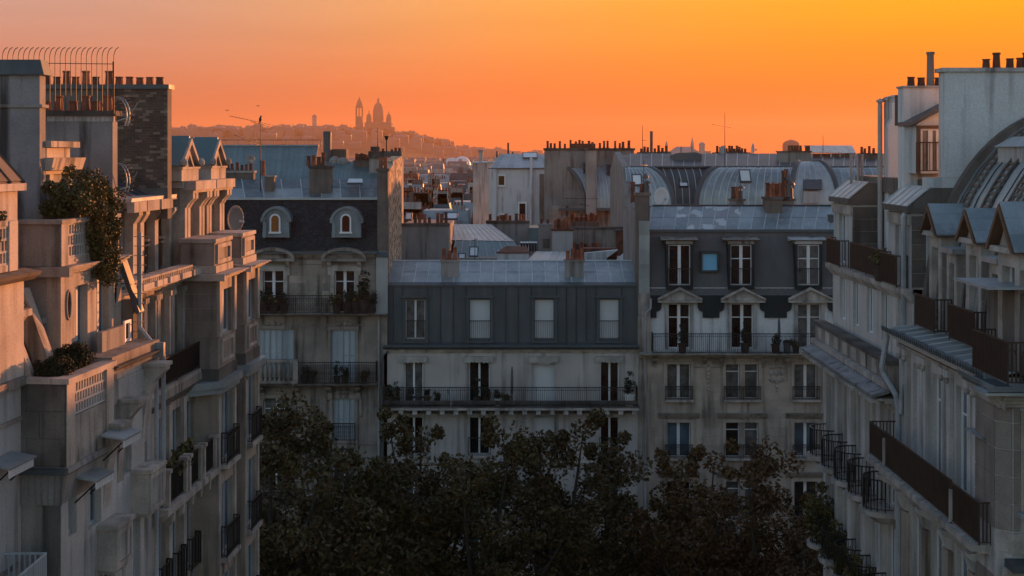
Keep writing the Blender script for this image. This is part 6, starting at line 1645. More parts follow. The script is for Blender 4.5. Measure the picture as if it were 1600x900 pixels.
# -------- grey party wall with red pots, and the zinc roofs beside it
H1 = box_house('rear_building', 'plain grey party wall crowned with red chimney pots, next to the rubble wall', 93, 9, 627, 701, 353, M_party, None, 3, group='roofs behind the facing row')
MB().box(PX(626, 93), PX(702, 93), 92.9, 93.5, PZ(353, 93) + .003, PZ(349, 93)).build('coping', M_soot, H1)
for px, h in ((649, .62), (656, .72), (664, .62), (671, .4), (684, .7), (690, .65), (697, .75)): pot(H1, PX(px, 93.3), 93.25, PZ(349.5, 93), h, 1.1, px % 2)
skylight(H1, PX(632, 96), 96, PZ(345, 96), .5, 1.0, .5, M_paint); skylight(H1, PX(692, 96), 96, PZ(344, 96), 1.0, .9, .5, M_paint)  # white panes paint in the sky reflected by the glass
H2 = thing('rear_building', 'low building with blue-grey folded zinc roofs and a white skylight', 'building', (-3, 98, 0), 'roofs behind the facing row')
Ya, Yb_, Yc = 92.0, 97.5, 106.0
MB().box(PX(700, Ya), PX(830, Ya), Ya + .3, 106, 3, PZ(404, Ya)).build('wall', M_party, H2)
sheets(H2, quad((PX(702, Ya), Ya, PZ(424, Ya)), (PX(830, Ya), Ya, PZ(424, Ya)), (PX(802, Yb_), Yb_, PZ(378, Yb_)), (PX(712, Yb_), Yb_, PZ(376, Yb_))), 8, 1, 1, .02, M_copper, M_zinc)
sheets(H2, quad((PX(702, Yb_), Yb_, PZ(376, Yb_)), (PX(803, Yb_), Yb_, PZ(378, Yb_)), (PX(766, Yc), Yc, PZ(351, Yc)), (PX(700, Yc), Yc, PZ(351, Yc))), 11, 1, 1, .02, M_zinc, M_seam)
MB().tube([(PX(702, Yb_), Yb_, PZ(376, Yb_)), (PX(803, Yb_), Yb_, PZ(378, Yb_))], .06, 6).build('ridge_roll', M_zincd, H2)
skylight(H2, PX(733, 94), 93.6, PZ(405, 93.6) + .12, .62, 1.0, .7, M_paint)
skylight(H2, PX(716, 93), 92.6, PZ(408, 92.6), .5, .7, .7, M_paint)
H3 = box_house('rear_building', 'stepped grey chimney wall with dark pots standing before the white house', 107, 5, 760, 827, 349, M_party, None, 3, group='roofs behind the facing row')
MB().box(PX(759, 107), PX(828, 107), 106.9, 108, PZ(349, 107) + .003, PZ(345, 107)).build('coping', M_soot, H3)
for px, h, k in ((766, .5, 1), (778, .35, 1), (787, .45, 1), (791, .55, 0), (797, .4, 1), (807, .55, 1), (813, .5, 0), (819, .5, 0)): pot(H3, PX(px, 107.5), 107.5, PZ(345.5, 107), h, 1.3, k)
MB().box(PX(826, 106), PX(843, 106), 106, 110, 3, PZ(356, 106)).build('annex_wall', M_copper, H3)

# -------- white house with a hipped zinc roof
Y = 150.0
H4 = box_house('white_house', 'tall white rendered house with a hipped zinc roof and one small window', Y, 14, 764, 875, 263, M_white, None, 3, group='roofs behind the facing row')
sheets(H4, quad((PX(766, Y), Y - .2, PZ(263, Y)), (PX(877, Y), Y - .2, PZ(263, Y)), (PX(853, Y + 5), Y + 5, PZ(242, Y + 5)), (PX(783, Y + 5), Y + 5, PZ(241, Y + 5))), 9, 1, 1, .03, M_zinc, M_seam)
MB().poly([(PX(764, Y), Y - .2, PZ(263, Y)), (PX(783, Y + 5), Y + 5, PZ(241, Y + 5)), (PX(775, Y + 14), Y + 14, PZ(263, Y))]).poly([(PX(877, Y), Y - .2, PZ(263, Y)), (PX(853, Y + 5), Y + 5, PZ(242, Y + 5)), (PX(877, Y), Y + 14, PZ(263, Y))]).build('roof', M_zinc, H4)
FH = Frame((0, Y, 0), (1, 0, 0), (0, -1, 0))
MB(FH).box(PX(763, Y), PX(877, Y), 0, .25, PZ(264, Y), PZ(262.5, Y)).build('eave', M_zincd, H4)
for a, b, c, d in ((779, 788, 289, 275), (811.5, 821, 345, 318), (780, 790, 352, 336)):
    MB(FH).box(PX(a, Y) - .15, PX(a, Y), 0.002, .12, PZ(c, Y), PZ(d, Y)).box(PX(b, Y), PX(b, Y) + .15, 0.002, .12, PZ(c, Y), PZ(d, Y)).box(PX(a, Y) - .15, PX(b, Y) + .15, .002, .125, PZ(d, Y), PZ(d, Y) + .18).box(PX(a, Y) - .2, PX(b, Y) + .2, .002, .2, PZ(c, Y) - .18, PZ(c, Y) - .003).build('window_frame', M_paint, H4)
    w = MB(FH).box(PX(a, Y), PX(b, Y), 0.002, .03, PZ(c, Y), PZ(d, Y)).build('window', M_glass, H4)
MB(FH).box(PX(843, Y), PX(850, Y), .002, .3, PZ(345, Y), PZ(272, Y)).build('flue', M_brown, H4)
MB(FH).box(PX(850.5, Y), PX(875, Y), .002, .12, PZ(291, Y), PZ(289, Y)).build('string_course', M_plaster, H4)
MB(FH).tube([(PX(830, Y), .25, PZ(350, Y)), (PX(830, Y), .25, PZ(246, Y))], .16, 8).lathe(PX(830, Y), .25, [(.25, PZ(302, Y)), (.25, PZ(298, Y))], 8).build('downpipe', M_white, H4)
MB(FH).box(PX(764, Y) + .05, PX(776, Y), .002, .35, PZ(350, Y), PZ(264, Y)).build('projecting_wall', M_white, H4)
skylight(H4, PX(817, Y), Y + 3.1, PZ(247.5, Y + 3.1), 1.6, 1.7, .35, M_paint)
MB().ext([(PX(a_, 147), 147, PZ(b_, 147)) for a_, b_ in ((874, 345), (874, 268), (880, 285), (895, 308), (913, 330), (913, 345))], [(PX(a_, 147), 152, PZ(b_, 147)) for a_, b_ in ((874, 345), (874, 268), (880, 285), (895, 308), (913, 330), (913, 345))]).build('gable_wall', M_white, H4)
H5 = box_house('rear_building', 'pale windowless gable seen past the white house', 172, 10, 739, 778, 255, M_plaster, M_zinc, 3, group='roofs behind the facing row')
stack(H5, PX(748, 173), PX(754, 173), 173, 174, 25, PZ(238, 173), M_plaster, (), .3, M_party)
H6 = box_house('rear_building', 'flat grey roofed house with rooftop clutter behind the white house', 185, 12, 772, 822, 246, M_plaster, None, 3, group='roofs behind the facing row')
for k in range(9):
    px = 775 + k * 5; MB().box(PX(px, 186), PX(px + R.uniform(1.5, 4), 186), 186, 187, PZ(246, 186), PZ(R.uniform(236, 243), 186)).build('roof_vent', M_zincd, H6)
MB().tube([(PX(794, 186), 186, PZ(243, 186)), (PX(794, 186), 186, PZ(223, 186))], .14, 6).build('mast', M_iron, H6)

# -------- broad chimney slabs and curved roofs beside the white house
Y = 136.0
H7 = thing('rear_building', 'house with curved zinc mansard between tall blank chimney slabs lined with pots', 'building', (7, Y, 0), 'roofs behind the facing row')
MB().box(PX(858, Y), PX(995, Y), Y + .6, Y + 14, 3, PZ(322, Y)).build('wall', M_stone2, H7)
for a, b, y0, bot, m in ((851, 916, Y + 1.6, 345, M_party), (916, 932, Y - .9, 345, M_party), (933, 957, Y + 2.4, 345, M_party), (957, 991, Y + 1.2, 345, M_party)):
    pp = []
    px = a + 5
    while px < b - 2:
        pp.append((PX(px, y0), R.uniform(.4, 1.0), R.uniform(1.1, 1.5), 1)); px += R.uniform(4.5, 9)
    stack(H7, PX(a, y0), PX(b, y0) - .01, y0, y0 + 1.3 + (.2 if a < 920 else 0), PZ(345, y0), PZ(235, y0), m, pp, .22, M_soot, .1)
MB().box(PX(893, Y), PX(932, Y), Y + 1.7, Y + 2.9, PZ(233, Y), PZ(229, Y) + .3).build('chimney_cap', M_tile2, H7)
for a, b, b1_, yy in ((873, 932, 0, Y - .2), (933, 987, 950, Y - .6)):
    f = hipm(PX(a, yy), PX(b, yy), PX(a, yy), PX(b1_, yy), yy, 3.0, PZ(325, yy), PZ(262, yy)) if b1_ else hipm(PX(915, yy), PX(b, yy), PX(a, yy), PX(b, yy), yy, 3.0, PZ(325, yy), PZ(258, yy))
    sheets(H7, f, 9, 1, 7, .02, M_zinc, M_seam); hip_edge(H7, f, 1.0 if b1_ else 0.0, .16, M_zincd)
    MB().box(PX(a, yy), PX(b, yy) + .2, yy - .4, yy + .5, PZ(329, yy), PZ(325.5, yy)).build('gutter', M_zincd, H7)
    p = f(.4, .62); skylight(H7, p[0], p[1] - .05, p[2] + .05, 1.0, 1.3, 1.2, M_glass)
for a, b in ((905, 914), (956, 965)):
    window(H7, Frame((0, Y + .6, 0), (1, 0, 0), (0, -1, 0)), PX(a, Y), PX(b, Y), PZ(352, Y), PZ(338, Y), .06, M_glass, M_paint, 1)

# -------- close clutter of chimneys just behind the middle house
def clutter(label, Y, a, b, top, m, pots=(), capm=None, dep=1.2, bot=430, kind='chimney_block', cat='chimney'):
    t = thing(kind, label, cat, (PX((a + b) / 2, Y), Y, 0), 'chimney blocks behind the middle house')
    stack(t, PX(a, Y), PX(b, Y), Y, Y + dep, PZ(bot, Y), PZ(top, Y) - .12, m, [(PX(v, Y + dep / 2), h, r, k) for v, h, r, k in pots], .12, capm or M_party)
    MB().box(PX(a, Y) + .05, PX(b, Y) - .05, Y + .05, Y + dep - .05, 3, PZ(bot, Y)).build('wall', m, t)
    return t
clutter('pale square chimney block with a row of red pots', 96, 863.5, 895, 358, M_plaster, [(868, .6, 1.2, 0), (873, .7, 1.2, 1), (878, .6, 1.2, 0), (883, .75, 1.1, 0), (889, .6, 1.1, 0)], M_tile2)
t = clutter('grey chimney block with a dark plate as niche shade, next to the pale square one', 98, 842, 862, 350, M_party, [(846, .3, 1, 1), (856, .3, 1, 1)])
MB().prism_z([(0, 0)] * 3, 0, 1) if False else MB().box(PX(848, 98), PX(859, 98), 97.98, 98.05, PZ(388, 98), PZ(373, 98)).build('niche', M_soot, t)  # flat dark plate on the face, standing in for the shade of a niche
t = thing('rubble_wall', 'long rough rubble wall topped by rusty coping among the chimneys', 'wall', (PX(925, 100), 100, 0), 'chimney blocks behind the middle house')
MB().box(PX(893, 100), PX(961, 100), 100, 100.7, 3, PZ(358, 100)).build('wall', M_stone2, t)
MB().box(PX(892, 100), PX(986, 100), 99.9, 100.8, PZ(358, 100) + .003, PZ(355, 100)).build('coping', M_soot, t)
for k in range(7): pot(t, PX(897 + k * 6, 99.4), 99.4, PZ(395, 99.4), R.uniform(.5, .8), 1.2, k % 2)
clutter('rust-coloured rendered block against the rubble wall', 99.7, 962, 986, 359, M_tile2, (), M_soot, .25)
t = thing('pot_row', 'crowded red and brown chimney pots on a low ridge before the blank slabs', 'chimney', (PX(910, 118), 118, 0), 'chimney blocks behind the middle house')
MB().box(PX(886, 118), PX(936, 118), 118, 119, 3, PZ(346, 118)).build('wall', M_brown, t)
for k in range(12): pot(t, PX(889 + k * 3.9, 118), 118.2 + R.uniform(0, .5), PZ(346.5, 118), R.uniform(.35, .75), 1.25, k % 2)
for px in (975, 981): pot(t, PX(px, 112), 112, PZ(352, 112), .9, 1.2, 0)
t = thing('parapet_roof', 'white-walled lean-to capped with tiles just behind the middle ridge', 'roof', (PX(800, 89), 89, 0), 'small roofs behind the middle house')
MB().box(PX(777, 89), PX(826, 89), 89.2, 91.5, 3, PZ(395, 89)).build('wall', M_white, t)
MB().hexa([(PX(775, 89), 89.1, PZ(396, 89)), (PX(828, 89), 89.1, PZ(396, 89)), (PX(824, 89), 91.6, PZ(394, 89)), (PX(792, 89), 91.6, PZ(392, 89)), (PX(775, 89), 89.1, PZ(394.5, 89)), (PX(828, 89), 89.1, PZ(394.5, 89)), (PX(824, 89), 91.6, PZ(390, 89)), (PX(792, 89), 91.6, PZ(388, 89))]).build('roof', M_tile2, t)
t = thing('parapet_roof', 'white tapering parapet beside the pot-topped pale block', 'roof', (PX(940, 89), 89, 0), 'small roofs behind the middle house')
MB().ext([(PX(912, 89), 89.2, 3), (PX(965, 89), 89.2, 3), (PX(948, 89), 89.2, PZ(404, 89)), (PX(966, 89), 89.2, PZ(391, 89)), (PX(914, 89), 89.2, PZ(396, 89))], [(PX(912, 89), 89.9, 3), (PX(965, 89), 89.9, 3), (PX(948, 89), 89.9, PZ(404, 89)), (PX(966, 89), 89.9, PZ(391, 89)), (PX(914, 89), 89.9, PZ(396, 89))]).build('wall', M_white, t)
MB().box(PX(913, 89), PX(966, 89), 90.1, 91.2, 3, PZ(390, 89)).build('tile_ridge', M_tile2, t)
for k, (a, b, lab) in enumerate(((826, 886, 'strip of ribbed zinc roof between the tiled lean-to and pale chimney block'), (964, 990, 'scrap of ribbed zinc roof below the rust-coloured block'))):
    t = thing('zinc_roof', lab, 'roof', (PX((a + b) / 2, 89), 89, 0), 'small roofs behind the middle house')
    sheets(t, quad((PX(a - 3, 87), 87.5, PZ(410, 87.5)), (PX(b - 4, 87), 87.5, PZ(410, 87.5)), (PX(b, 93), 92.5, PZ(394, 92.5)), (PX(a + 12, 93), 92.5, PZ(394, 92.5))), 6 if k == 0 else 3, 1, 1, .03, M_zinc, M_seam)
    MB().box(PX(a, 90), PX(b, 90), 90, 92.4, 3, PZ(404, 90)).build('wall', M_party, t)
t = thing('vent_row', 'row of black vent pipes with bright caps behind the tiled lean-to', 'vent', (PX(826, 95), 95, 0), 'small roofs behind the middle house')
MB().box(PX(812, 95), PX(842, 95), 95, 96, 3, PZ(394, 95)).build('wall', M_party, t)
for k in range(6):
    x = PX(815 + k * 4.4, 95.2); o = MB().lathe(x, 95.2, [(.07, PZ(395, 95)), (.07, PZ(380, 95))], 8).build('vent_pipe', M_iron, t)
    MB().lathe(x, 95.2, [(.12, PZ(380, 95) + .002), (.11, PZ(378.5, 95)), (.03, PZ(377.5, 95))], 8).build('vent_cap', M_paint, o)
t = thing('rust_flue', 'tall rusty flue pipe rising beside the pedimented house', 'flue', (PX(988, 84), 84, 0))
MB().lathe(PX(988.5, 84), 84, [(.13, 20), (.13, PZ(287, 84)), (.16, PZ(287, 84)), (.16, PZ(284, 84))], 10).build('pipe', M_tile2, t)

# -------- the long house with curved zinc roofs behind the pedimented house
Y = 100.0
H8 = thing('rear_building', 'long house with curved zinc mansards, skylights and crowded chimney stacks, behind the pedimented house', 'building', (14, Y, 0), 'roofs behind the facing row')
ze, zt = PZ(322, Y), PZ(262, 102.4)
MB().box(PX(985, Y), PX(1420, Y), Y + .8, Y + 15, 3, ze + .1).build('wall', M_stone2, H8)
Yt = 109.0; zr = PZ(240.5, Yt)
sheets(H8, quad((PX(985, 102), 102.3, zt), (PX(1420, 102), 102.3, zt), (PX(1420, Yt), Yt, zr), (PX(985, Yt), Yt, zr)), 26, 1, 1, .02, M_zincd, M_seam)
MB().tube([(PX(985, 102), 102.25, zt + .05), (PX(1400, 102), 102.25, zt + .05)], .09, 6).build('break_roll', M_zincd, H8)
MB().ext([(PX(985, Y), y, z) for y, z in ((102.4, zt - .1), (Yt, zr - .06), (114, zr - 1.5), (114, 10), (102.4, 10))], [(PX(1420, Y), y, z) for y, z in ((102.4, zt - .1), (Yt, zr - .06), (114, zr - 1.5), (114, 10), (102.4, 10))]).build('roof', M_zincd, H8)
P = ((99.6, 3), (99.6, ze), (100.3, ze + 1.6), (102.0, zt + .12), (Yt, zr + .15), (114.1, zr - 1.3), (114.1, 3))
MB().ext([(PX(985, Y) - .45, y, z) for y, z in P], [(PX(985, Y), y, z) for y, z in P]).build('party_wall', M_party, H8)
f = hipm(PX(1022, 102), PX(1140, 102), PX(1010, 102), PX(1140, 102), 101.2, 1.6, ze, zt); sheets(H8, f, 11, 1, 7, .02, M_zincd, M_seam)
f = hipm(PX(980, Y), PX(1052, Y), PX(980, Y), PX(1014, Y), Y, 2.3, ze, zt); sheets(H8, f, 9, 1, 7, .02, M_zinc, M_seam); hip_edge(H8, f, 1.0, .17, M_zincd)
p = f(.12, .35); skylight(H8, p[0], p[1] - .05, p[2] + .1, .7, .9, 1.6, M_paint)
f = hipm(PX(1088, Y), PX(1250, Y), PX(1131, Y), PX(1250, Y), Y, 2.3, ze, zt); sheets(H8, f, 14, 1, 7, .02, M_zinc, M_seam); hip_edge(H8, f, 0.0, .2, M_zincd)
p = f(.40, .42); skylight(H8, p[0], p[1] - .12, p[2] + .1, .8, 1.1, 1.2, M_blind)
f = hipm(PX(1246, Y), PX(1420, Y), PX(1246, Y), PX(1420, Y), Y + .3, 2.1, ze, zt); sheets(H8, f, 14, 1, 7, .02, M_zinc, M_seam)
f = hipm(PX(1236, 99), PX(1311, 99), PX(1262, 99), PX(1292, 99), 99.2, 2.6, ze, PZ(253, 101)); sheets(H8, f, 7, 1, 8, .02, M_zincl, M_seam); hip_edge(H8, f, 0.0, .19, M_zincd); hip_edge(H8, f, 1.0, .19, M_zincd)
MB().ext([(PX(1262, 101), 101.6, PZ(253, 101)), (PX(1277, 101), 101.5, PZ(249, 101)), (PX(1292, 101), 101.6, PZ(253, 101))], [(PX(1262, 101), 104, zt), (PX(1277, 101), 104, zt + .3), (PX(1292, 101), 104, zt)]).build('dome_cap', M_zinc, H8)
MB().hexa([(PX(1254, 99), 98.8, PZ(297, 99)), (PX(1283, 99), 98.8, PZ(297, 99)), (PX(1289, 99), 100.2, PZ(279, 99.5)), (PX(1260, 99), 100.2, PZ(279, 99.5)), (PX(1254, 99), 98.7, PZ(295, 99)), (PX(1283, 99), 98.7, PZ(295, 99)), (PX(1289, 99), 100, PZ(276, 99.5)), (PX(1260, 99), 100, PZ(276, 99.5))]).build('roof_hatch', M_zincd, H8)
MB().hexa([(PX(1254, 99), 98.95, PZ(318, 99)), (PX(1278, 99), 98.95, PZ(318, 99)), (PX(1279, 99), 98.95, PZ(299, 99)), (PX(1256, 99), 98.95, PZ(299, 99)), (PX(1254, 99), 99.6, PZ(318, 99)), (PX(1278, 99), 99.6, PZ(318, 99)), (PX(1279, 99), 99.6, PZ(299, 99)), (PX(1256, 99), 99.6, PZ(299, 99))]).build('hatch_front', M_zincl, H8)
p = (PX(1062, 101), 101.35, PZ(293, 101.4)); skylight(H8, p[0], p[1], p[2], .66, .75, 1.4, M_paint, M_iron)
MB().box(PX(985, Y), PX(1420, Y), Y - .5, Y + .5, ze - .25, ze - .02).build('gutter', M_zincd, H8)
MB().ext([(PX(a, 106), 105.5, PZ(b, 106)) for a, b in ((1050, 264), (1095, 264), (1095, 241), (1086, 238), (1058, 239), (1050, 242))], [(PX(a, 106), 107.2, PZ(b, 106)) for a, b in ((1050, 264), (1095, 264), (1095, 241), (1086, 238), (1058, 239), (1050, 242))]).build('roof_housing', M_zincd, H8)
for px in (1064, 1081): MB().tube([(PX(px, 108), 108, zr - .4), (PX(px, 108), 108, PZ(229, 108))], .06, 6).build('vent_pipe', M_zinc, H8)
Yq = 110.0
stack(H8, PX(998, Yq), PX(1047, Yq), Yq, Yq + .9, 27, PZ(241, Yq), M_brown, [(PX(v, Yq), h, 1.1, 1) for v, h in ((1003, .3), (1008, .45), (1013, .4), (1024, .3), (1030, .55), (1036, .35), (1042, .5))], .16, M_soot)
MB().lathe(PX(1018.5, Yq), Yq + .4, [(.12, PZ(240, Yq)), (.12, PZ(206, Yq)), (.14, PZ(206, Yq)), (.14, PZ(205, Yq))], 8).build('flue', M_brown, H8)
stack(H8, PX(1117, Yq), PX(1171, Yq), Yq, Yq + 1, 27, PZ(240.5, Yq), M_brown, [(PX(v, Yq), R.uniform(.3, .55), 1.05, 1) for v in (1122, 1127, 1133, 1137, 1141, 1145, 1149, 1153, 1157, 1161, 1166)], .12, M_soot)
MB().lathe(PX(1128, 110), 109.6, [(.25, 28), (.25, PZ(232, 110)), (.1, PZ(228, 110))], 10).build('vent_pipe', M_zincl, H8)
stack(H8, PX(1218, 104.5), PX(1267, 104.5), 104.5, 105.6, 25, PZ(238, 104.5), M_party, [(PX(v, 105), .42, 1.05, 1) for v in (1233, 1237.5, 1242, 1246.5, 1251, 1260, 1264)], .1, M_soot)
Yg = 107
t = thing('roof_shelter', 'open metal roof shelter on posts glowing with the sky behind the chimney slab', 'shelter', (PX(1295, Yg), Yg, zt))
f = quad((PX(1262, Yg), Yg, PZ(239, Yg)), (PX(1337, Yg), Yg, PZ(240, Yg)), (PX(1331, Yg + 4), Yg + 4, PZ(228, Yg + 4)), (PX(1256, Yg + 4), Yg + 4, PZ(228, Yg + 4)))
sheets(t, f, 13, 1, 1, .03, M_zincl, M_seam)
for px in (1268, 1282, 1298, 1312, 1334): MB().box(PX(px, Yg), PX(px + 2.5, Yg), Yg + .1, Yg + .3, PZ(253, Yg), PZ(240.3, Yg)).build('post', M_plaster, t)
MB().box(PX(1300, Yg), PX(1334, Yg), Yg + .4, Yg + 3, PZ(256, Yg), PZ(242, Yg)).build('back_panel', M_brown, t)
stack(H8, PX(1346, 106), PX(1373, 106), 106, 107, 26, PZ(242, 106), M_brown, [(PX(v, 106), h, 1.1, 1) for v, h in ((1349, .5), (1354, .38), (1361, .55), (1368, .4))], .12, M_soot)

# -------- aerials, dishes and a bird
def yagi(label, px, Y, ytop, ybot, booms, group='television aerials'):
    t = thing('antenna', label, 'antenna', (PX(px, Y), Y, PZ(ybot, Y)), group)
    MB().tube([(PX(px, Y), Y, PZ(ybot, Y)), (PX(px, Y), Y, PZ(ytop, Y))], [.03, .018], 6).build('mast', M_iron, t)
    for (a, ya, b, yb, n) in booms:
        A, B_ = Vector((PX(a, Y), Y, PZ(ya, Y))), Vector((PX(b, Y), Y + .35, PZ(yb, Y)))
        k_ = Y / 80; q = MB().tube([tuple(A), tuple(B_)], .014 * k_, 5)
        for k in range(n):
            p = A.lerp(B_, (k + .5) / n); e = .16 + .1 * (k / n)
            q.tube([(p.x - .08, p.y - e, p.z), (p.x + .08, p.y + e, p.z + .02)], .009 * k_, 4)
        q.build('boom', M_iron, t)
    return t
yagi('tall roof aerial with crossed booms and a bird, above the slate-roofed house', 407, 80.0, 186, 300, [(358, 181, 438, 198, 14), (392, 190, 425, 199, 5), (365, 210, 403, 228, 8), (396, 204, 400, 226, 2)])
yagi('lone aerial with one crossbar above the curved zinc roofs', 1132.5, 103.0, 176, 262, [(1112, 194, 1148, 200, 6)])
yagi('thin whip aerial by the tall flue on the curved-roof house', 1004, 110.0, 196, 238, [(1003, 219, 1012, 219, 2)])
yagi('short rod aerial above the open roof shelter', 1286, 108.0, 211, 236, [(1284, 213, 1288, 213, 1)])
yagi('bent rod aerial standing on the pale chimney block', 914, 97.5, 306, 400, [(879, 310, 935, 311, 3), (905, 318, 921, 322, 3)])
yagi('dark aerial pole beside the skylight of the folded zinc roof', 742, 91.5, 371, 418, [(738, 375, 746, 375, 1)])
yagi('slim aerial on the chimney of the pedimented house', 1006, 84.0, 250, 330, [(1001, 258, 1013, 259, 3)])
yagi('thin aerial with short arms beside the sooty stack', 590, 96.0, 200, 238, [(586, 205, 594, 206, 2)])
dish('white satellite dish beside the chimney of the pedimented house', PX(1032, 82), 82, PZ(308, 82), .53, .55, M_paint, PZ(332, 82))
dish('small pale satellite dish silhouetted on the far ridge', PX(1175, 109.5), 109.5, PZ(232, 109.5), .4, 1.1, M_blind, PZ(246, 109.5))
dish('tiny bright dish among roof clutter near the green roofs', PX(391, 90), 90, PZ(250, 90), .3, .6, M_steel, PZ(268, 90))
bx, by, bz = PX(407, 80), 80.0, PZ(188.5, 80)
q = MB().tube([(bx - .02, by, bz - .06), (bx - .02, by, bz), (bx, by, bz + .12), (bx + .01, by, bz + .2), (bx + .02, by, bz + .25), (bx + .1, by, bz + .25)], [.02, .075, .085, .05, .05, .01], 10)
q.tube([(bx - .03, by, bz), (bx - .09, by, bz - .2)], [.04, .015], 6)
tag(q.build('bird', M_iron, None, smooth=True), 'small dark bird perched at the top of the crossed aerial', 'bird')
for px, py, lab in ((403, 166, 'distant bird flying high over the aerial'), (355, 173, 'distant bird flying low over the hill skyline')):
    x, y, z = PX(px, 300), 300.0, PZ(py, 300)
    q = MB(); q.tube([(x - .5, y, z + .14), (x - .22, y, z + .16), (x, y, z), (x + .22, y, z + .16), (x + .5, y, z + .12)], [.015, .06, .09, .06, .015], 6).tube([(x, y - .3, z), (x, y, z), (x, y + .28, z)], [.03, .09, .03], 6)
    tag(q.build('bird', M_iron), lab, 'bird', 'birds in flight')

# -------- life on the facing balconies
zz_ = Z(631) + .01
for px, s, k, lab in ((611, 1.3, 0, 'dark bushy potted plant at the downpipe end of the long balcony'), (621, 1.05, 1, 'upright potted plant second from the downpipe on the long balcony'), (668, .8, 2, 'small potted plant beneath the first balcony door of the pale house'), (684, .9, 0, 'low potted plant between the first two balcony doors'), (746, 1.2, 1, 'tall potted plant before the second balcony door'), (760, 1.1, 0, 'round potted plant before the second balcony door'), (792, .9, 2, 'potted plant at the foot of the closed parasol on the pale house'), (982, 1.5, 1, 'large reddish shrub in a white tub at the far end of the long balcony')):
    potted(lab, X(px), 77.45, zz_, s, k, 'plants on the long balcony', M_paint if px in (982, 778) else None)
potted('small plant in a white pot on the long balcony', X(778), 77.4, zz_, 1.0, 0, 'plants on the long balcony', M_paint)
zz_ = Z(488)
for px, s, k, lab in ((414, 1.5, 0, 'dark planting in front of the first slate-house balcony door'), (430, 1.4, 2, 'trailing plant under the first slate-house balcony door'), (446, 1.3, 0, 'bushy pot beside the first slate-house balcony door'), (528, 1.4, 2, 'spreading pot below the second slate-house balcony door'), (545, 1.5, 0, 'dense pot in front of the second slate-house balcony door'), (558, 1.6, 2, 'dense leafy pot next to the zinc chimney flank'), (571, 1.9, 1, 'tall plant against the zinc chimney flank'), (581, 1.4, 0, 'round pot at the end of the upper slate-house balcony')):
    potted(lab, X(px), 77.5, zz_, s, k, 'plants on the slate-house balcony')
zz_ = Z(597)
for px, s, k, lab in ((478, 1.1, 0, 'pot beside the stone balustrade pier of the slate house'), (488, 1.0, 2, 'low pot near the stone balustrade of the slate house'), (528, 1.0, 1, 'slim pot before the shuttered balcony door'), (540, 1.1, 0, 'round pot before the shuttered balcony door'), (570, 1.0, 2, 'leafy pot at the end of the lower slate-house balcony')):
    potted(lab, X(px), 77.55, zz_, s, k, 'plants on the lower slate-house balcony')
zz_ = Z(549)
for px, s, k, lab in ((1064, 1.3, 1, 'dark conical pot in front of the first pedimented door'), (1161, 1.35, 1, 'dark conical pot in front of the second pedimented door'), (1208, 1.2, 0, 'round pot beside the closed parasol of the pedimented house'), (1240, 1.0, 2, 'low leafy pot under the third pedimented door')):
    potted(lab, X(px), 77.35, zz_, s, k, 'plants on the pedimented balcony')


def parasol(label, x, y, z, h):
    t = thing('closed_parasol', label, 'parasol', (x, y, z), 'closed parasols on the balconies')
    MB().lathe(x, y, [(.2, z), (.2, z + .06), (.03, z + .1), (.025, z + h * .35)], 10).build('stand', M_iron, t)
    MB().lathe(x, y, [(.03, z + h * .3), (.075, z + h * .34), (.085, z + h * .6), (.06, z + h * .9), (.02, z + h)], 8).build('canopy', M_zincd, t)
parasol('closed dark parasol on the pale house balcony', X(800), 77.4, Z(631), 2.15)
parasol('closed dark parasol on the pedimented house balcony', X(1213.5), 77.3, Z(549), 1.95)
t = thing('dustbin', 'dark rounded bin on the pedimented house balcony', 'bin', (X(1226), 77.35, Z(549)))
MB().lathe(X(1226), 77.35, [(.17, Z(549)), (.21, Z(549) + .55), (.23, Z(549) + .57)], 12).build('bin_body', M_zincd, t)
MB().lathe(X(1226), 77.35, [(.23, Z(549) + .572), (.2, Z(549) + .68), (.06, Z(549) + .72)], 12).build('bin_lid', M_iron, t)


def chair(label, x, y, z, rz, m):
    t = thing('garden_chair', label, 'chair', (x, y, z), 'chairs on the long balcony'); c, s = math.cos(rz), math.sin(rz)
    def P(a, b, h): return (x + a * c - b * s, y + a * s + b * c, z + h)
    MB().hexa([P(-.2, -.2, .43), P(.2, -.2, .43), P(.2, .2, .43), P(-.2, .2, .43), P(-.2, -.2, .46), P(.2, -.2, .46), P(.2, .2, .46), P(-.2, .2, .46)]).build('seat', m, t)
    MB().hexa([P(-.19, .19, .58), P(.19, .19, .58), P(.19, .22, .58), P(-.19, .22, .58), P(-.19, .24, .9), P(.19, .24, .9), P(.19, .27, .9), P(-.19, .27, .9)]).build('backrest', m, t)
    for a in (-.18, .18):
        MB().tube([P(a, -.18, 0), P(a, -.18, .43)], .014, 5).build('leg', m, t)
        MB().tube([P(a, .24, 0), P(a, .19, .43), P(a, .25, .92)], .014, 5).build('leg', m, t)
chair('dark garden chair nearer the first balcony door of the pale house', X(645), 77.45, Z(631) + .01, .4, M_iron)
chair('dark garden chair facing the other across the long balcony', X(664), 77.45, Z(631) + .01, -2.4, M_iron)
chair('pale blue garden chair midway along the long balcony', X(708), 77.4, Z(631) + .01, 2.2, M_shut)

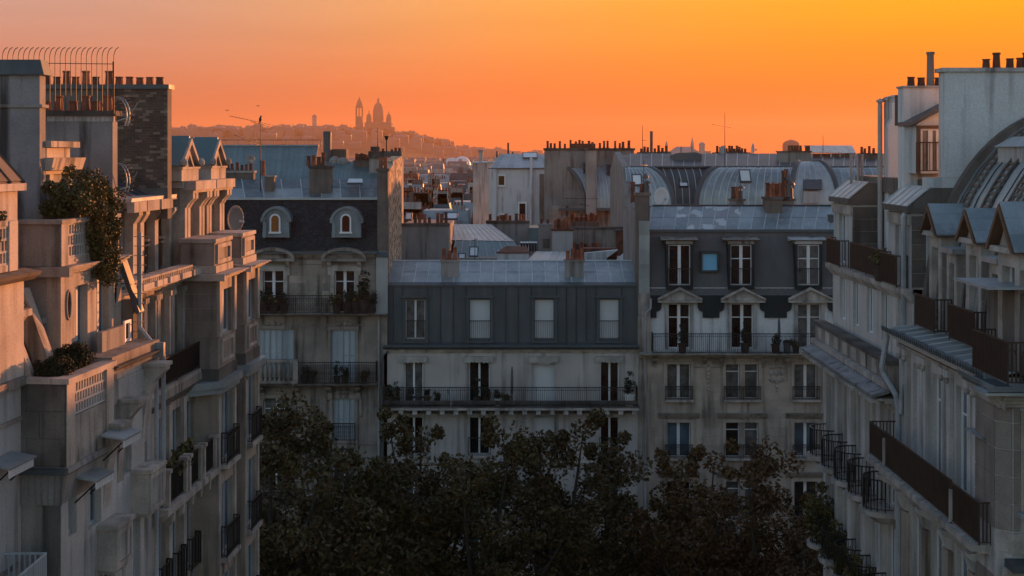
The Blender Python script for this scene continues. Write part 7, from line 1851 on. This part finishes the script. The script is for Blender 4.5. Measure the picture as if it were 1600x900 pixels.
# ------------------------------------------------------------------ the hazy city beyond
M_pane = M_glass
def far_house(Y, px0, px1, py, k, detail):
    xa, xb = PX(px0, Y), PX(px1, Y); zt = PZ(py, Y); w = xb - xa; dep = R.uniform(9, 14)
    m = R.choice((M_cream, M_plaster, M_ashlar, M_party)) if Y < 500 else M_far
    rm = R.choice((M_zinc, M_zincd, M_zinc, M_zincd, M_tile2)) if Y < 500 else M_farz
    nch = R.choice((1, 2, 2, 3))
    lab = '%s %s house with %s and %s, %s' % ('wide' if w > 3.2 * dep / 2 else 'narrow', {M_cream: 'cream', M_plaster: 'pale grey', M_ashlar: 'buff stone', M_party: 'dull grey', M_far: 'hazy'}[m], {M_zinc: 'light metal roof', M_zincd: 'dark metal roof', M_tile2: 'rusty roof', M_farz: 'blurred roof'}[rm], ('one chimney', 'two chimneys', 'three chimneys')[nch - 1], 'close behind the rubble wall' if Y < 230 else 'before the hill' if Y < 500 else 'far off below the hill')
    t = thing('distant_house', lab, 'building', ((xa + xb) / 2, Y, 0), 'houses of the distant city')
    rh = R.uniform(1.6, 2.8); zw = zt - rh
    MB().box(xa, xb, Y, Y + dep, 1, zw).build('wall', m, t)
    MB().frustum(xa, xb, Y - .1, Y + dep, zw + .004, zt, .3, R.uniform(1.0, 2.2)).build('roof', rm, t)
    for e in range(nch):
        cx = R.uniform(xa + .5, xb - 1.5); cw = R.uniform(1.2, 3.2); ch = R.uniform(.6, 2.0)
        o = MB().box(cx, min(cx + cw, xb), Y + 2, Y + 2.7, zw, zt + ch).build('chimney', R.choice((M_plaster, M_party, M_brown)) if Y < 600 else M_far, t)
        if Y < 420:
            n = int(cw / .45)
            for i in range(n): pot(o, cx + .3 + i * .45, Y + 2.3, zt + ch - .01, R.uniform(.4, .8), 1.4, R.choice((0, 1)))
    if detail:
        nwin = max(2, int(w / 2.3)); fr = Frame((0, Y, 0), (1, 0, 0), (0, -1, 0))
        for i in range(nwin):
            u = xa + (i + .5) * w / nwin
            for j in range(2):
                z0 = zw - 2.6 - j * 3.1
                o = MB(fr).box(u - .6, u - .48, .0, .1, z0, z0 + 1.9).box(u + .48, u + .6, 0, .1, z0, z0 + 1.9).box(u - .6, u + .6, 0, .11, z0 + 1.9, z0 + 2.02).build('window', M_paint, t)
                MB(fr).poly([(u - .48, .02, z0), (u + .48, .02, z0), (u + .48, .02, z0 + 1.9), (u - .48, .02, z0 + 1.9)]).build('pane', M_glass, o)
            if R.random() < .5: MB(fr).box(u - .5, u + .5, -.9, .06, zw + .2, zw + 1.3).build('dormer', M_plaster, t)
        MB(fr).box(xa, xb, .002, .35, zw - .3, zw - .005).build('cornice', M_trim, t)


for Y, py, pw, lo, hi in ((176, 334, 30, 590, 800), (205, 321, 26, 590, 790), (245, 306, 24, 585, 780), (300, 293, 22, 580, 790), (370, 282, 20, 580, 800), (460, 273, 20, 580, 800), (580, 266, 17, 580, 1040), (760, 260, 15, 570, 1060), (1000, 255, 13, 560, 1060), (1300, 251, 12, 560, 1060), (1700, 248, 11, 540, 1060)):
    px = lo + R.uniform(-8, 0)
    while px < hi:
        w = pw * R.uniform(1.0, 2.6); far_house(Y + R.uniform(-.06, .06) * Y, px, px + w, py + R.uniform(-5, 5) * (1 if Y < 900 else .6), 0, Y < 320); px += w + R.uniform(0, 2)

t = thing('white_dome', 'pair of pale swelling domes far off below the hill', 'dome', (PX(716, 1150), 1150, 0))
for px, r, top in ((706, 6.5, 246), (722, 7.2, 244)):
    x, zt = PX(px, 1150), PZ(top, 1150); n = 8
    MB().lathe(x, 1150, [(r, zt - 13)] + [(r * math.cos(k * math.pi / 2 / n), zt - 7.5 + 7.5 * math.sin(k * math.pi / 2 / n)) for k in range(n + 1)], 20).build('dome', M_paint, t, smooth=True)
MB().box(PX(692, 1150), PX(738, 1150), 1151, 1170, 1, PZ(262, 1150)).build('hall', M_far, t)

# the hill with its basilica
sky_px = [(-400, 226), (0, 210), (200, 204), (262, 204), (285, 199), (330, 201), (360, 198), (400, 200), (440, 198), (470, 197), (500, 197), (520, 199), (548, 198), (610, 200), (617, 206), (640, 207), (665, 211), (690, 220), (720, 228), (760, 233), (800, 237), (860, 239), (1000, 241), (1200, 242), (2400, 244)]
def hill_h(px):
    for (a, ya), (b, yb) in zip(sky_px[:-1], sky_px[1:]):
        if a <= px <= b: return ya + (yb - ya) * (px - a) / (b - a)
    return 244
YR = 3170.0
def hill_z(x, y):
    top = EYE - (hill_h(800 + x * F / YR) - 240) * YR / F - 15
    g = math.exp(-((y - YR) / (620 if y < YR else 900)) ** 2)
    return max(-.01, 8 + (top - 8) * g) if top > 8 else max(-.01, top * g)
q = MB(); nx, ny = 90, 26; ids = []
for j in range(ny + 1):
    row = []
    for i in range(nx + 1):
        x = -2400 + 4400 * i / nx; y = 1900 + 3300 * j / ny
        row.append(q.p(x, y, -1.4 if i in (0, nx) or j in (0, ny) else hill_z(x, y) + R.uniform(-1, 1)))
    ids.append(row)
for j in range(ny):
    for i in range(nx): q.f.append([ids[j][i], ids[j][i + 1], ids[j + 1][i + 1], ids[j + 1][i]])
tag(q.build('hill', M_woods), kind='structure')
HM = []
for k in range(5):
    w, h = (15, 22, 12, 30, 18)[k], (15, 18, 12, 16, 20)[k]
    M_hh = M_hh if k else mat('hill_stone', (0.20, 0.18, 0.165), (0.15, 0.135, 0.125), 0.03, 0.9)
    HM.append((MB().box(-w / 2, w / 2, -6, 6, -14, h - 3).mesh('wall', M_hh), MB().frustum(-w / 2, w / 2, -6.2, 6.2, h - 2.99, h, .8 if k % 2 else 2.5, 2).box(-w / 4, -w / 4 + 2.5, -1, 0, h - .5, h + 2).mesh('roof', M_farz)))
def hill_house(x, y, label, group, k, s=1.0):
    z = hill_z(x, y); t = thing('hillside_house', label, 'house', (x, y, z), group)
    inst('wall', HM[k][0], t, (x, y, z), 0, (s, s, s)); inst('roof', HM[k][1], t, (x, y, z), 0, (s, s, s))
n = 0
for y, step in ((3165, 13), (3080, 18), (2980, 22), (2880, 26), (2760, 30), (2620, 34)):
    px = 250 + R.uniform(0, 10)
    while px < (860 if y < 3100 else 700):
        x = PX(px, y)
        if not (548 < px < 622 and y > 3000) and not (R.random() < .12):
            hill_house(x, y + R.uniform(-30, 30), 'hazy house %s' % ('on the hill crest by the water tower' if px < 530 and y > 3100 else 'high on the hill beside the basilica' if y > 3100 and px < 680 else 'low at the tail of the hill' if px >= 680 else 'on the wooded slope below the basilica' if px > 530 else 'on the open slope below the water tower'), 'houses on the far hill', R.randrange(5), R.uniform(.75, 1.15)); n += 1
        px += step * R.uniform(.6, 1.2)
BY = 3150.0
def bx_(px): return PX(px, BY)
def bz_(py): return PZ(py, BY)
K = thing('basilica', 'hazy white basilica with onion-shaped domes and a bell tower crowning the hill', 'church', (bx_(585), BY, hill_z(bx_(585), BY)))
zb = hill_z(bx_(585), BY) - 12
MB().box(bx_(571), bx_(613), BY - 20, BY + 24, zb, bz_(192)).frustum(bx_(571), bx_(613), BY - 20, BY + 24, bz_(192), bz_(190.5), 6, 12).build('nave', M_chalk, K)
MB().box(bx_(555), bx_(618), BY - 26, BY + 20, zb, bz_(199)).build('terrace', M_chalk, K)
def dome(px, w, ybase, yspring, ytop, ytip, parent, ribs=True, name='dome'):
    x = bx_(px); r = w / 2 * BY / F; zs, zt = bz_(yspring), bz_(ytop); n = 9
    o = MB().lathe(x, BY, [(r, zb + 10), (r, bz_(ybase)), (r * 1.06, bz_(ybase)), (r, zs)], 20).build('drum', M_chalk, parent)
    pr = [(r * 1.05, zs)] + [(r * (math.cos(k * math.pi / 2 / n) ** .75), zs + (zt - zs) * math.sin(k * math.pi / 2 / n) ** 1.0) for k in range(1, n)] + [(r * .2, zt)]
    MB().lathe(x, BY, pr, 20).build('dome_shell', M_chalk, parent)
    MB().lathe(x, BY, [(r * .2, zt - 1), (r * .2, zt + (bz_(ytip) - zt) * .45), (r * .26, zt + (bz_(ytip) - zt) * .47), (.6, zt + (bz_(ytip) - zt) * .75), (.25, bz_(ytip))], 10).build('lantern', M_chalk, parent)
dome(591, 16.5, 188, 178, 160.5, 151, K)
dome(576.5, 8, 193, 186, 177.5, 172, K); dome(607.5, 8, 194, 187, 178, 173, K)
q = MB(); c = bx_(561.5); w = 5.4 * BY / F
for sx in (-1, 1):
    for sy in (-1, 1): q.box(c + sx * w - (2 if sx > 0 else 0), c + sx * w + (2 if sx < 0 else 0), BY + sy * w - (2 if sy > 0 else 0), BY + sy * w + (2 if sy < 0 else 0), bz_(182), bz_(168.5))
q.box(c - w, c + w, BY - w, BY + w, zb, bz_(182)).box(c - w - .5, c + w + .5, BY - w - .5, BY + w + .5, bz_(168.5), bz_(167)).box(c - .9, c + .9, BY - w, BY + w, bz_(182), bz_(168.5))
tw = q.build('bell_tower', M_chalk, K)
MB().lathe(c, BY, [(w * 1.0, bz_(167)), (w * .98, bz_(165)), (w * .8, bz_(161)), (w * .45, bz_(156.5)), (1.2, bz_(154.5)), (1.2, bz_(153.5)), (.3, bz_(150.5))], 12).build('tower_cap', M_chalk, K)
t = thing('water_tower', 'small domed water tower on the hill crest, apart from the basilica', 'tower', (PX(491.5, YR), YR, hill_z(PX(491.5, YR), YR)))
x = PX(491.5, YR); r = 5.3
MB().lathe(x, YR, [(r, hill_z(x, YR) - 5), (r, PZ(184, YR)), (r * 1.2, PZ(184, YR)), (r * 1.2, PZ(183, YR))], 14).build('shaft', M_far, t)
MB().lathe(x, YR, [(r * 1.1, PZ(183, YR)), (r, PZ(181.5, YR)), (r * .6, PZ(180, YR)), (.8, PZ(179.3, YR)), (.4, PZ(178, YR))], 14).build('cap', M_farz, t)
# woods on the flank of the hill
cl = []
for k in range(150):
    px = R.choice((R.uniform(612, 700), R.uniform(540, 620), R.uniform(300, 560))); y = R.uniform(2900, 3160); x = PX(px, y); cl.append((x, y, hill_z(x, y) + R.uniform(2, 8), R.uniform(6, 11)))
o = bpy.data.objects.new('hill_woods', leafmesh('woods', M_woods, cl, 60, 2.6, 31)); C.objects.link(o); tag(o, 'dark trees massed on the flank of the hill', None, None, 'stuff')
# silhouettes far off past the curved roofs
Y = 900.0
t = thing('distant_church', 'distant church with a steep spire showing over the curved zinc roofs', 'church', (PX(1075, Y), Y, 0))
MB().box(PX(1048, Y), PX(1092, Y), Y, Y + 25, 1, PZ(240, Y)).frustum(PX(1048, Y), PX(1096, Y), Y, Y + 25, PZ(240, Y), PZ(229, Y), 5, 11).build('nave', M_far, t)
MB().box(PX(1080, Y), PX(1085, Y), Y + 2, Y + 4, 1, PZ(226, Y)).frustum(PX(1080, Y), PX(1085, Y), Y + 2, Y + 4, PZ(226, Y), PZ(214, Y), .95, .95).build('spire', M_far, t)
MB().box(PX(1040, Y), PX(1044, Y), Y + 2, Y + 4, 1, PZ(226, Y)).frustum(PX(1040, Y), PX(1044, Y), Y + 2, Y + 4, PZ(226, Y), PZ(220, Y), .7, .9).build('turret', M_far, t)
MB().box(PX(1094, Y), PX(1102, Y), Y + 2, Y + 6, 1, PZ(226, Y)).frustum(PX(1093, Y), PX(1103, Y), Y + 1.5, Y + 6.5, PZ(226, Y), PZ(222, Y), 1.3, 2).build('turret', M_far, t)
MB().box(PX(1040, Y), PX(1120, Y), Y + 26, Y + 40, 1, PZ(236, Y)).build('wing', M_far, t)
Y = 1500.0
t = thing('distant_dome', 'faint broad dome beyond the open roof shelter', 'dome', (PX(1236, Y), Y, 0))
x = PX(1236, Y); MB().lathe(x, Y, [(9, 1), (9, PZ(228, Y)), (8.6, PZ(224, Y)), (6.5, PZ(221, Y)), (3, PZ(219, Y)), (.4, PZ(218, Y))], 18).build('dome_shell', M_chalk, t)

# ------------------------------------------------------------------ the air
m = bpy.data.materials.new('evening_haze'); m.use_nodes = True
nt = m.node_tree; nt.nodes.remove(nt.nodes['Principled BSDF'])
pv = nt.nodes.new('ShaderNodeVolumePrincipled'); pv.inputs['Density'].default_value = 0.00011
pv.inputs['Color'].default_value = (0.90, 0.56, 0.34, 1); pv.inputs['Anisotropy'].default_value = 0.4
nt.links.new(pv.outputs[0], nt.nodes['Material Output'].inputs['Volume'])
hz = MB().box(-4400, 4400, -800, 6400, -2.5, 172).build('haze', m)
tag(hz, 'warm evening haze over the city', None, None, 'stuff')
